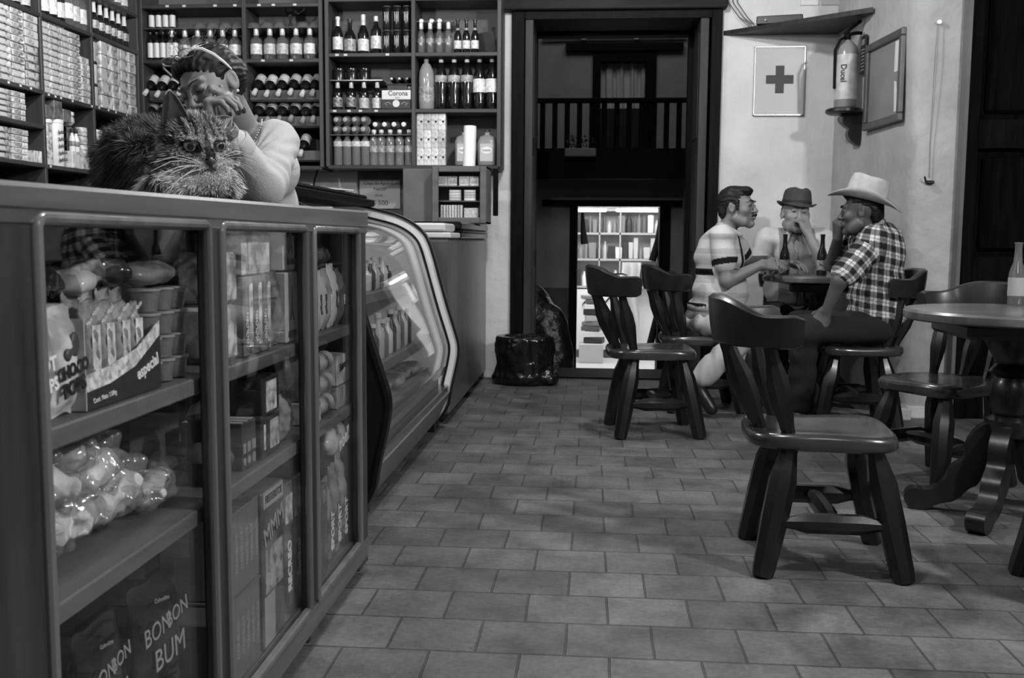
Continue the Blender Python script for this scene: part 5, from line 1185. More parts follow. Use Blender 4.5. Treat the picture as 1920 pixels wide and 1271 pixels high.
sdf_mesh('sweater', sw_p, .0048, cloth, W, shade=sweater_shade, disp=folds)
uu = (Lel-Lwr)/np.linalg.norm(Lel-Lwr)
for nm_, c0, ax_ in (('cuff', cuffL, Lel-Lwr), ('cuff', cuffR, Rel-Rwr)):
    Mc = frame(c0, ax_, (0, -1, .3)) @ R_(90, 'Y'); b = MB(); b.lathe([(.034, -.010), (.0425, -.012), (.0445, -.008), (.0445, .026), (.043, .031), (.038, .032)], 32, Mc, cap=False); o = b.build(nm_, cloth, W, 60); set_shade(o.data, np.full(len(o.data.vertices), .40))
sdf_mesh('trousers', [(p[0], p[1], p[2], p[3]+.014, p[4]+.02, p[5]) for p in legsW]+[ell((-1.02, 3.04, .85), (.158, .118, .10), k=.05)], .012, cloth, W, shade=lambda P: np.full(len(P), .02))
for x in (-.95, -1.10): sdf_mesh('shoe', [ell((x, 3.03, .035), (.042, .10, .034), k=.02), cap((x, 3.10, .03), (x, 3.10, .08), .036, .032, .02)], .01, leather, W)
# hair pulled back, dark
hw = xf([ell((0, .030, .042), (.085, .096, .084), k=.02), ell((0, .080, .01), (.064, .050, .068), k=.03), ell((.01, .110, .02), (.045, .036, .042), k=.02), ell((-.01, -.030, .084), (.058, .045, .026), k=.03),
   ell((0, -.095, -.005), (.074, .070, .078), k=.014, sub=True), ell((.092, .002, -.012), (.030, .028, .040), k=.012, sub=True), ell((-.092, .002, -.012), (.030, .028, .040), k=.012, sub=True)], HW, sW)
def strands(M, f1=260, amp=.0022):
    def f(P):
        q = local(P, M); a = np.arctan2(q[:, 0], q[:, 2]+.02); return amp*np.sin(a*38+vnoise(P, 30)*3)+.0018*vnoise(P, 70, 3)+.003*vnoise(P, 22, 6)
    return f
def hair_shade(v): return lambda P: v*(1+.5*vnoise(P, 160, 2))
sdf_mesh('hair', hw, .0036, hairm, W, shade=hair_shade(.006), disp=strands(HW, amp=.0013))
# wisps of hair
b = MB(); r2 = random.Random(5)
for i in range(60):
    a = r2.uniform(-1.2, 1.2); c = Vector((.088*math.sin(a), .02+r2.uniform(-.05, .11), .055+.085*math.cos(a))); d = Vector((math.sin(a), r2.uniform(-.6, 1), math.cos(a))).normalized()
    p1 = c+d*.012+Vector((r2.uniform(-.01, .01), .01, 0)); b.tube([c-d*.01, p1, p1+Vector((r2.uniform(-.02, .02), r2.uniform(0, .03), r2.uniform(-.02, .006)))], [.0007, .0006, .0003], 4, M=HWS)
b.build('hair_wisps', hairm0, W)
# earring, necklace, watch
MB().lathe([(.004, -.004), (.0055, 0), (.004, .004)], 10, HWS @ T_(.080, .002, -.036)).build('earring', foil, W)
b = MB(); n0 = [Vector((-.945, 2.80, 1.335)), Vector((-.935, 2.765, 1.315)), Vector((-.938, 2.738, 1.285)), Vector((-.95, 2.725, 1.255)), Vector((-.965, 2.722, 1.24))]
for i in range(4):
    for t in (0, .25, .5, .75): b.lathe([(.0005, -.0028), (.003, 0), (.0005, .0028)], 8, T_(*n0[i].lerp(n0[i+1], t)))
b.build('necklace', foil, W)
wm = frame(Lwr*.965+Lel*.035, Lel-Lwr, (0, -1, .3)) @ R_(90, 'Y'); b = MB()
for i in range(20):
    a = 2*PI*i/20; M = wm @ R_(math.degrees(a), 'Z') @ T_(.0305, 0, 0); b.box(-.002, .0022, -.0044, .0044, -.0105, .0105, .0014, M=M)
wt = b.build('watch_band', mat('watch_steel', .7, .22, metal=.9), W)
MB().lathe([(.011, -.003), (.0135, 0), (.0135, .003), (.011, .005)], 20, wm @ R_(150, 'Z') @ T_(.0315, 0, 0) @ R_(90, 'Y')).build('watch_case', mat('watch_steel', .7, .22, metal=.9), wt)
# eyeglasses pushed up on the head
G = empty('eyeglasses', (0, 0, 0)); tag(G, 'eyeglasses with pale temples pushed up on the woman\'s dark hair', 'eyeglasses'); gf = mat('glasses_frame', .35, .25, spec=.7)
for x in (-1, 1):
    rim = [Vector((x*(.036+.026*math.cos(a)), -.062+.016*math.sin(a)*-.9, .114+.013*math.sin(a))) for a in [2*PI*i/22 for i in range(22)]]
    MB().tube(rim, .0018, 6, M=HWS, closed=True).build('rim', gf, G)
    ln = MB(); ln.add([tuple(q) for q in rim], [tuple(range(22))], 0, HWS); ln.build('lens', glassy('lens', .8, .03, 1.6), G, 0)
    MB().tube([(x*.062, -.060, .116), (x*.080, -.048, .106), (x*.0890, -.025, .080), (x*.0890, .0, .048), (x*.086, .018, .024)], [.0030, .0048, .0050, .0040, .0025], 6, M=HWS, flat=.6).build('temple', mat('glasses_temple', .6, .3), G)
MB().tube([(-.010, -.066, .118), (0, -.068, .121), (.010, -.066, .118)], .0018, 6, M=HWS).build('bridge', gf, G)

# ---------------------------------------------------------------- seated men
def seated(name, label, HM, hs, head, T, A, L, sk, voxel=.0065, extra=None, beard=0):
    e = person('person', (0, 0, 0), label); P = list(T['body'])+xf([(p[0],)+tuple(p[1:]) for p in head], HM)
    P += [cap(T['neck0'], T['neck1'], .056, .052, .03)]
    for a in A:
        sh, el, wr, M, side, cu, th = a; hp, tips = hand_prims(M, side, cu, th, 1.0); P += [cap(sh, el, .046, .040, .03), cap(el, wr, .041, .026, .02)]+hp
    for l in L: P += [cap(l[0], l[1], .082, .060, .05), cap(l[1], l[2], .056, .036, .03)]
    sdf_mesh('body', P, voxel, skin, e, shade=skin_shade(sk, HM, .7, hs, beard)); return e
def shoe(e, heel, toe, nm='shoe'):
    h, t = V(*heel), V(*toe); sdf_mesh(nm, [cap(h, t, .042, .036, .03), cap(h+V(0, 0, .02), h+V(0, 0, .06), .040, .038, .02)], .01, leather, e)
# man in the striped polo shirt
H1 = hmat((.840, 5.845, 1.187), 62, -4, 3); s1 = 1.0
T1 = dict(body=[ell((.745, 5.88, .90), (.125, .16, .16), k=.06), ell((.755, 5.88, .70), (.145, .165, .15), k=.06), ell((.71, 5.92, .555), (.15, .17, .095), k=.05), cap((.735, 5.72, 1.025), (.79, 6.02, 1.03), .055, .055, .05)], neck0=(.77, 5.87, 1.04), neck1=(.805, 5.86, 1.12))
a1 = (V(.735, 5.695, 1.005), V(.765, 5.665, .775), V(.965, 5.72, .868)); a1b = (V(.83, 6.03, 1.01), V(.94, 6.10, .87), V(1.04, 5.93, .892))
A1 = [(*a1, frame(a1[2], (.9, .35, -.05), (.1, -.7, .75)), 1, (40, 55, 35), (.5, 25)), (*a1b, frame(a1b[2], (.6, -.75, -.15), (.3, .2, .9)), -1, (45, 60, 40), (.5, 25))]
L1_ = [(V(.72, 5.84, .535), V(.885, 5.60, .490), V(.64, 5.63, .235)), (V(.74, 6.0, .535), V(1.08, 6.08, .52), V(1.0, 6.22, .12))]
M1 = seated('person', 'mustached man in a light striped polo shirt sitting at the left of the table', H1, s1, head_prims(s1, 1.02, 1.0, .004, 1.15), T1, A1, L1_, .165)
def stripe(P):
    z = P[:, 2]; v = np.full(len(P), .52); v *= 1-.25*(np.sin(z*75) > .35)
    v[(z > .805) & (z < .842)] = .012; v[(z < .585)] = .03
    # dark placket and collar edging
    pk = (P[:, 0] > .80) & (np.abs(P[:, 1]-5.80+.35*(P[:, 0]-.85)) < .022) & (z > .82); v[pk] = .02
    for (sh, el, wr) in (a1, a1b):
        d = (el-sh)/np.linalg.norm(el-sh); t = (P-sh)@d; r = np.linalg.norm((P-sh)-t[:, None]*d, axis=1); m = (r < .085) & (t > .02) & (t < .3)
        vv = np.where((t > .105) & (t < .140), .015, .50); m2 = m & (t > .09); v[m2] = vv[m2]
    return v
def grow(Pr, d): return [(p[0], p[1], p[2]+d, p[3], p[4]) if p[0] == 'e' else (p[0], p[1], p[2], p[3]+d, p[4]+d, p[5]) for p in Pr]
wr_f = lambda P: .005*vnoise(P, 12)+.0035*np.sin(P[:, 2]*60+vnoise(P, 8, 3)*4)
def mid(a, b, t): return a*(1-t)+b*t
sdf_mesh('polo_shirt', grow(T1['body'][:2]+[T1['body'][3]], .016)+[ell((.73, 5.91, .62), (.158, .182, .07), k=.03)]+[cap(a1[0], mid(a1[0], a1[1], .52), .066, .068, .03), cap(a1b[0], mid(a1b[0], a1b[1], .62), .066, .066, .03)], .0048, cloth, M1, shade=stripe, disp=wr_f)
sdf_mesh('collar', [cap((.765, 5.80, 1.075), (.85, 5.80, 1.035), .022, .014, .01), cap((.755, 5.93, 1.085), (.86, 5.86, 1.035), .022, .014, .01), cap((.745, 5.83, 1.085), (.745, 5.92, 1.085), .024, .024, .012)], .006, cloth, M1, shade=lambda P: np.full(len(P), .34))
sdf_mesh('trousers', [ell((.71, 5.92, .53), (.158, .178, .08), k=.04)]+[cap(l[0], l[1], .097, .076, .05) for l in L1_]+[cap(l[1], l[2], .074, .066, .03) for l in L1_], .008, cloth, M1, shade=lambda P: .42*(1+.05*vnoise(P, 20)), disp=lambda P: .006*vnoise(P, 14)+.004*np.sin(P[:, 0]*70+vnoise(P, 9)*4))
b = MB(); b.lathe([(.155, .612), (.158, .616), (.158, .636), (.155, .640)], 40, T_(.73, 5.91, 0) @ Matrix.Diagonal((1, 1.15, 1, 1)), cap=False); b.build('belt', leather, M1)
shoe(M1, (.61, 5.63, .17), (.69, 5.60, .052)); shoe(M1, (1.0, 6.22, .045), (1.11, 6.27, .04))
def man_hair(M, side_l=1.0, top=.0):
    return xf([ell((0, .028, .050), (.083, .094, .085+top), k=.02), ell((0, .075, -.005), (.068, .040, .062), k=.02), ell((0, -.045, .098), (.050, .042, .026+top), k=.025),
      ell((0, -.092, -.012), (.078, .074, .082), k=.010, sub=True), ell((.090, .002, -.02), (.030, .030, .036), k=.010, sub=True), ell((-.090, .002, -.02), (.030, .030, .036), k=.010, sub=True)], M)
sdf_mesh('hair', man_hair(H1)+xf([cap((.071, -.022, .035), (.073, -.022, -.012), .012, .008, .012), cap((-.071, -.022, .035), (-.073, -.022, -.012), .012, .008, .012)], H1), .0055, hairm, M1, shade=hair_shade(.010), disp=strands(H1))
sdf_mesh('mustache', xf([cap((-.002, -.105, -.043), (-.030, -.092, -.052), .0075, .0045, .006), cap((.002, -.105, -.043), (.030, -.092, -.052), .0075, .0045, .006)], H1), .0035, hairm, M1, shade=hair_shade(.012))
brow(H1, M1, 1.0, .0042)
for x in (-1, 1): MB().tube([Vector((x*.020, -.0900, .0135)), Vector((x*.031, -.0925, .0120)), Vector((x*.043, -.0845, .0130))], [.0012, .0028, .0012], 6, M=H1).build('eye', eyed, M1)
MB().tube([Vector((-.020, -.0975, -.058)), Vector((0, -.1035, -.0615)), Vector((.020, -.0975, -.058))], [.0015, .0036, .0015], 6, M=H1).build('teeth', mat('teeth', .5, .3), M1)

# man in the fedora behind the table
H2m = hmat((1.300, 6.50, 1.168), 2, -6, 5); s2 = 1.03
T2 = dict(body=[ell((1.31, 6.56, .90), (.17, .12, .17), k=.06), ell((1.31, 6.56, .70), (.17, .14, .15), k=.06), ell((1.31, 6.60, .55), (.17, .15, .09), k=.05), cap((1.13, 6.55, 1.015), (1.49, 6.56, 1.015), .058, .058, .05)], neck0=(1.31, 6.55, 1.03), neck1=(1.303, 6.52, 1.11))
a2 = (V(1.125, 6.54, 1.0), V(1.055, 6.38, .86), V(1.175, 6.20, .874)); a2b = (V(1.50, 6.55, 1.0), V(1.435, 6.30, .862), V(1.345, 6.325, 1.052))
A2 = [(*a2, frame(a2[2], (.75, -.65, -.05), (0, 0, 1)), 1, (20, 25, 15), (.3, 10)), (*a2b, frame(a2b[2], (-.35, .1, .85), (.55, -.85, 0)), -1, (62, 62, 40), (.7, 45))]
L2_ = [(V(1.22, 6.58, .545), V(1.20, 6.41, .53), V(1.21, 6.41, .12)), (V(1.40, 6.58, .545), V(1.45, 6.41, .53), V(1.44, 6.41, .12))]
M2 = seated('person', 'man in a dark narrow-brim hat and pale shirt, hand at his mouth', H2m, s2, head_prims(s2, 1.10, 1.08, .008, 1.3), T2, A2, L2_, .26, beard=.12)
def shirt2(P):
    v = np.full(len(P), .50)*(1+.05*vnoise(P, 18)); fr = (np.abs(P[:, 0]-1.31) < .115) & (P[:, 1] < 6.56); v[fr] = .22
    v[(np.abs(P[:, 0]-1.31) < .005) & (P[:, 1] < 6.56)] = .10; return v
sdf_mesh('shirt', grow(T2['body'][:2]+[T2['body'][3]], .016)+[cap(a2[0], mid(a2[0], a2[1], .95), .072, .062, .03), cap(mid(a2[0], a2[1], .95), mid(a2[1], a2[2], .35), .050, .046, .02), cap(a2b[0], mid(a2b[0], a2b[1], .8), .072, .066, .03), ell((1.305, 6.40, 1.03), (.026, .07, .13), k=.012, sub=True)], .006, cloth, M2, shade=shirt2, disp=wr_f)
sdf_mesh('collar', [cap((1.26, 6.475, 1.065), (1.235, 6.445, 1.005), .020, .014, .01), cap((1.355, 6.475, 1.065), (1.375, 6.445, 1.005), .020, .014, .01), cap((1.26, 6.475, 1.065), (1.27, 6.55, 1.09), .02, .02, .01), cap((1.27, 6.55, 1.09), (1.35, 6.55, 1.09), .02, .02, .01), cap((1.35, 6.55, 1.09), (1.355, 6.475, 1.065), .02, .02, .01)], .006, cloth, M2, shade=lambda P: np.full(len(P), .42))
sdf_mesh('trousers', [ell((1.31, 6.60, .54), (.178, .155, .09), k=.04)]+[cap(l[0], l[1], .095, .074, .05) for l in L2_]+[cap(l[1], l[2], .070, .058, .03) for l in L2_], .010, cloth, M2, shade=lambda P: np.full(len(P), .03))
shoe(M2, (1.21, 6.41, .045), (1.20, 6.30, .04)); shoe(M2, (1.44, 6.41, .045), (1.45, 6.30, .04))
sdf_mesh('hair', xf([ell((0, .035, .03), (.085, .088, .07), k=.02), ell((0, -.095, -.01), (.084, .075, .10), k=.01, sub=True), ell((.090, .002, -.03), (.028, .030, .036), k=.01, sub=True), ell((-.090, .002, -.03), (.028, .030, .036), k=.01, sub=True)], H2m, s2), .006, hairm, M2, shade=hair_shade(.06))
brow(H2m, M2, s2, .0035, lift=-.002)
for x in (-1, 1): MB().tube([Vector((x*.020, -.0930, .0125)), Vector((x*.031, -.0955, .0090)), Vector((x*.043, -.0875, .0120))], [.001, .0022, .001], 6, M=H2m).build('eye', eyed, M2)
sdf_mesh('mustache', xf([cap((-.002, -.108, -.044), (-.028, -.096, -.050), .006, .004, .006), cap((.002, -.108, -.044), (.028, -.096, -.050), .006, .004, .006)], H2m, s2), .004, hairm, M2, shade=hair_shade(.05))
def hat(name, M, label, v, vb, rb, ry, curl, hc, pinch, crown=(.098, .082), drop=0.0):
    e = empty(name, (0, 0, 0)); tag(e, label, 'hat'); n = 64; b = MB(); felt = mat(name+'_felt', v, .8, v*.12, 30, .0006, 120, 0, .2)
    def pt(r, z, a, k):
        x, y = math.cos(a), math.sin(a); rx = crown[1]+(rb-crown[1])*k; r_y = crown[0]+(ry-crown[0])*k
        return (x*rx*r, y*r_y*r, z+curl*(k**1.6)*abs(x)**2.2-drop*(k**1.5)*abs(y)**2)
    rows = [(1, 0, 1.0), (1, 0, .75), (1, 0, .5), (1, 0, .25), (1, .004, .05), (1, .02, 0), (.97, hc*.35, 0), (.93, hc*.7, 0), (.86, hc*.92, 0), (.74, hc*1.0, 0), (.55, hc*1.0, 0), (.3, hc*.96, 0), (.05, hc*.94, 0)]
    vs = []
    for r, z, k in rows:
        for i in range(n):
            a = 2*PI*i/n; x, y, zz = pt(r, z, a, k)
            if z > hc*.6: zz += hc*.10*math.cos(a)**2*0 - pinch*math.exp(-(x/.022)**2)*(1 if r < .8 else .35)+ (.012 if y < 0 else 0)*(-y/.08); x *= 1-.16*max(0, -y/.09)*(z/hc)
            vs.append((x, y, zz))
    m = len(rows); fs = [(j*n+i, j*n+(i+1) % n, (j+1)*n+(i+1) % n, (j+1)*n+i) for j in range(m-1) for i in range(n)]+[tuple((m-1)*n+i for i in range(n))]
    b.add(vs, fs, 0, M); o = b.build('felt_shell', felt, e, 60, recalc=True); md = o.modifiers.new('thick', 'SOLIDIFY'); md.thickness = .004; md.offset = 0
    q = MB(); vs = []
    for z in (.006, .030):
        for i in range(n): a = 2*PI*i/n; vs.append((math.cos(a)*(crown[1]*1.0+.003-.03*z), math.sin(a)*(crown[0]*1.0+.003-.03*z), z))
    q.add(vs, [(i, (i+1) % n, n+(i+1) % n, n+i) for i in range(n)], 0, M); q.build('hat_band', mat(name+'_band', vb, .7), e, 60); return e
hat('fedora', H2m @ Matrix.Scale(1.04, 4) @ T_(0, .010, .058) @ R_(6, 'X'), 'dark narrow-brim hat worn by the man facing us', .055, .015, .118, .138, .022, .100, .018, (.102, .088), .010)

# man in the plaid shirt and cowboy hat, seen from behind
H3 = hmat((1.432, 5.45, 1.158), -112, 4, 0); s3 = 1.03
T3 = dict(body=[ell((1.535, 5.50, .90), (.125, .165, .17), k=.06), ell((1.545, 5.49, .70), (.135, .165, .16), k=.06), ell((1.52, 5.49, .555), (.15, .17, .095), k=.05), cap((1.475, 5.33, 1.005), (1.50, 5.66, 1.02), .060, .060, .05), ell((1.56, 5.49, 1.0), (.09, .13, .08), k=.05)], neck0=(1.505, 5.48, 1.03), neck1=(1.462, 5.46, 1.10))
a3 = (V(1.455, 5.315, .985), V(1.285, 5.245, .800), V(1.235, 5.295, .640)); a3b = (V(1.49, 5.67, 1.0), V(1.37, 5.79, .870), V(1.352, 5.60, 1.020))
A3 = [(*a3, frame(a3[2], (-.35, .2, -.75), (-.4, -.85, 0)), -1, (28, 35, 25), (.5, 25)), (*a3b, frame(a3b[2], (-.1, -.35, .8), (-.75, -.3, -.1)), 1, (55, 60, 35), (.5, 30))]
L3_ = [(V(1.50, 5.40, .545), V(1.135, 5.35, .530), V(1.15, 5.42, .12)), (V(1.50, 5.58, .545), V(1.16, 5.62, .53), V(1.23, 5.62, .12))]
M3 = seated('person', 'man in a plaid short-sleeved shirt and pale cowboy hat, back half turned', H3, s3, head_prims(s3, 1.04, 1.05, .006, 1.2), T3, A3, L3_, .085)
def plaid(P):
    d = (a3[1]-a3[0])/np.linalg.norm(a3[1]-a3[0]); t = (P-a3[0])@d; rr = (P-a3[0])-t[:, None]*d; r = np.linalg.norm(rr, axis=1); arm = (r < .095) & (t > .04)
    ang = np.arctan2(P[:, 1]-5.49, P[:, 0]-1.54); u = ang*.17; v = P[:, 2]+.22*(P[:, 0]-1.5)+.01*vnoise(P, 7)
    e2 = np.array([0, 0, 1.0]); e2 = e2-d*(e2@d); e2 /= np.linalg.norm(e2); ua = (rr@e2)
    u = np.where(arm, ua, u); v = np.where(arm, t, v)
    A = (np.mod(u, .062) < .031).astype(float); B = (np.mod(v, .064) < .032).astype(float)
    c = .60*np.ones(len(P)); c = np.where((A+B) == 1, .17, c); c = np.where((A+B) == 2, .02, c)
    c = np.where(np.abs(np.mod(u, .062)-.0465) < .0022, c*.4, c); c = np.where(np.abs(np.mod(v, .064)-.048) < .0022, c*.4, c); return c
sdf_mesh('plaid_shirt', grow(T3['body'][:2]+T3['body'][3:], .018)+[ell((1.545, 5.49, .60), (.152, .182, .09), k=.03)]+[cap(a3[0], mid(a3[0], a3[1], .78), .074, .075, .03), cap(a3b[0], mid(a3b[0], a3b[1], .7), .072, .070, .03)], .0048, cloth, M3, shade=plaid, disp=wr_f)
sdf_mesh('collar', [cap((1.53, 5.42, 1.105), (1.54, 5.53, 1.11), .022, .022, .012), cap((1.53, 5.42, 1.105), (1.44, 5.40, 1.045), .022, .015, .012), cap((1.54, 5.53, 1.11), (1.45, 5.55, 1.05), .022, .015, .012)], .006, cloth, M3, shade=lambda P: np.where(np.mod(P[:, 1], .04) < .02, .05, .25))
sdf_mesh('trousers', [ell((1.52, 5.49, .54), (.160, .180, .085), k=.04)]+[cap(l[0], l[1], .097, .078, .05) for l in L3_]+[cap(l[1], l[2], .076, .062, .03) for l in L3_], .008, cloth, M3, shade=lambda P: .022*(1+.15*vnoise(P, 22)), disp=lambda P: .006*vnoise(P, 14)+.003*np.sin(P[:, 2]*60))
shoe(M3, (1.15, 5.42, .045), (1.03, 5.40, .04)); shoe(M3, (1.23, 5.62, .045), (1.12, 5.62, .04))
sdf_mesh('hair', man_hair(H3), .006, hairm, M3, shade=hair_shade(.008), disp=strands(H3)); brow(H3, M3, s3, .0035)
for x in (-1, 1): MB().tube([Vector((x*.020, -.0930, .0125)), Vector((x*.031, -.0955, .0110)), Vector((x*.043, -.0875, .0120))], [.001, .0025, .001], 6, M=H3).build('eye', eyed, M3)
hat('cowboy_hat', H3 @ Matrix.Scale(1.05, 4) @ T_(0, .022, .060) @ R_(-18, 'X'), 'pale cowboy hat with upturned brim worn by the man in plaid', .42, .30, .150, .185, .050, .118, .030, (.104, .088), .020)
# ================================================================ THE CAT
CT = empty('cat', (0, 0, .004)); tag(CT, 'long-haired tabby cat lying on the counter, face turned to the right', 'cat')
HC = hmat((-.835, 2.045, 1.192), 42, 18, -4); sc_ = 1.2
ch = [ell((0, .004, .004), (.052, .052, .044), k=.02), ell((0, -.030, .010), (.030, .026, .026), k=.015), ell((.030, -.016, -.018), (.030, .030, .026), k=.02), ell((-.030, -.016, -.018), (.030, .030, .026), k=.02),
      cap((0, -.030, .012), (0, -.066, -.004), .0165, .012, .012), ell((.0130, -.063, -.021), (.0160, .0165, .0125), k=.006), ell((-.0130, -.063, -.021), (.0160, .0165, .0125), k=.006), ell((0, -.052, -.034), (.014, .014, .010), k=.008),
      ell((0, -.0785, -.0100), (.0078, .005, .0050), k=.003), ell((.0245, -.056, .008), (.0120, .012, .0095), k=.006, sub=True), ell((-.0245, -.056, .008), (.0120, .012, .0095), k=.006, sub=True),
      cap((.0245, -.050, .0195), (.034, -.040, .0205), .005, .005, .006), cap((-.0245, -.050, .0195), (-.034, -.040, .0205), .005, .005, .006)]
body_c = [ell((-.865, 2.085, 1.135), (.080, .075, .060), k=.03), ell((-.99, 2.21, 1.162), (.110, .15, .086), k=.05), ell((-1.055, 2.29, 1.178), (.085, .11, .085), k=.05), ell((-1.11, 2.36, 1.135), (.075, .10, .062), k=.04),
      ell((-.80, 2.03, 1.112), (.060, .050, .034), k=.025), ell((-.865, 2.00, 1.104), (.060, .045, .026), k=.025), cap((-.83, 2.10, 1.17), (-.90, 2.16, 1.18), .055, .065, .04), cap((-1.05, 2.18, 1.10), (-.95, 2.08, 1.095), .026, .020, .02)]
cat_p = body_c+xf(ch, HC, sc_)
def tabby(P):
    q = local(P, HC)/sc_; head = (q[:, 1] < .045) & (np.abs(q[:, 2]) < .07) & (np.abs(q[:, 0]) < .075)
    n1 = vnoise(P, 22, 1); n2 = vnoise(P, 60, 2)
    st = np.sin((P[:, 0]*.8-P[:, 1]*.9)*95+n1*2.6+P[:, 2]*20)
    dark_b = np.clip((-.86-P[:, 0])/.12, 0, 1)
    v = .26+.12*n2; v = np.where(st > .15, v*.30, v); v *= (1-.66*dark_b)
    # chest ruff: lighter, broken curls
    ru = (P[:, 2] < 1.15) & (P[:, 0] > -.93); cu = np.sin(P[:, 0]*190+n1*7+n2*3)*np.sin(P[:, 2]*170+n2*5+n1*3); v = np.where(ru, np.where(cu > .05, .52, .035), v)
    h = .34+.10*n2
    h = np.where((q[:, 2] > .018) & (np.sin(np.abs(q[:, 0])*420+q[:, 2]*60+n1) > .45), .07, h)          # forehead stripes
    s2_ = np.sin((q[:, 2]*1.2+np.abs(q[:, 0])*.45)*210+n1*1.3); h = np.where((np.abs(q[:, 0]) > .030) & (q[:, 2] < .02) & (s2_ > .35), .07, h)  # cheek stripes
    h = np.where((np.abs(q[:, 0]) < .010) & (q[:, 2] > -.006) & (q[:, 2] < .02), .10, h)
    h = np.where((q[:, 1] < -.045) & (q[:, 2] < -.014) & (np.abs(q[:, 0]) > .004), .46, h)             # pale whisker pads
    h = np.where((q[:, 2] < -.030) & (q[:, 1] < -.035), .50, h)
    ey = (np.abs(np.abs(q[:, 0])-.0245) < .019) & (np.abs(q[:, 2]-.008) < .017) & (q[:, 1] < -.025); h = np.where(ey, .40, h)
    er = (np.hypot((np.abs(q[:, 0])-.0245)*.85, q[:, 2]-.008) < .0125) & (q[:, 1] < -.03); h = np.where(er, .03, h)
    h = np.where((q[:, 1] < -.066) & (np.abs(q[:, 0]) < .008) & (q[:, 2] > -.016), .05, h)
    return np.clip(np.where(head, h, v), .01, 1)
catm = attr_mat('cat_coat', .8, spec=.15)
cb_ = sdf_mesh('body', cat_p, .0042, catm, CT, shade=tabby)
# ears: thin cupped cones, one upright, the other turned back
def ear(M, w_, h_, s):
    b = MB(); n, m = 14, 9; out = []
    for j in range(m):
        t = j/(m-1); ww = w_*(1-t)**.62+.002
        for i in range(n):
            u = i/(n-1)*2-1; out.append((u*ww, -.018*(1-u*u)*(1-t)*-1-.004*t, t*h_))
    fs = [(j*n+i, j*n+i+1, (j+1)*n+i+1, (j+1)*n+i) for j in range(m-1) for i in range(n-1)]; b.add(out, fs, 0, M)
    o = b.build('ear', catm, CT, 60); co = np.array([v.co[:] for v in o.data.vertices]); q = local(co, M)
    set_shade(o.data, np.where(np.abs(q[:, 0]) > w_*(1-q[:, 2]/h_)*.72, .12, .30)); md = o.modifiers.new('t', 'SOLIDIFY'); md.thickness = .0022; return o
ear(HC @ Matrix.Scale(sc_, 4) @ T_(-.034, -.006, .030) @ R_(-12, 'Y') @ R_(4, 'X') @ R_(-30, 'Z'), .026, .066, 1); ear(HC @ Matrix.Scale(sc_, 4) @ T_(.040, .006, .026) @ R_(62, 'Y') @ R_(-25, 'X'), .020, .036, 1)
# eyes and nose
for x in (-1, 1):
    M = HC @ Matrix.Scale(sc_, 4) @ T_(x*.0245, -.0455, .0082) @ R_(x*14, 'Z')
    e_ = MB().lathe([(.0001, -.0108)]+[(.0108*math.sin(a), -.0108*math.cos(a)) for a in [PI*k/12 for k in range(1, 12)]]+[(.0001, .0108)], 20, M @ R_(-90, 'X'), cap=False).build('eye', mat('cat_iris', .30, .06, spec=.8), CT, 80)
    MB().lathe([(.0060, .0094), (.0050, .0100), (.0001, .0110)], 16, M @ R_(90, 'X'), cap=False).build('pupil', eyed, e_, 60)
MB().lathe([(.001, .006), (.005, .004), (.007, 0), (.004, -.004)], 12, HC @ Matrix.Scale(sc_, 4) @ T_(0, -.0805, -.0105) @ R_(90, 'X')).build('nose', mat('cat_nose', .06, .4), CT)
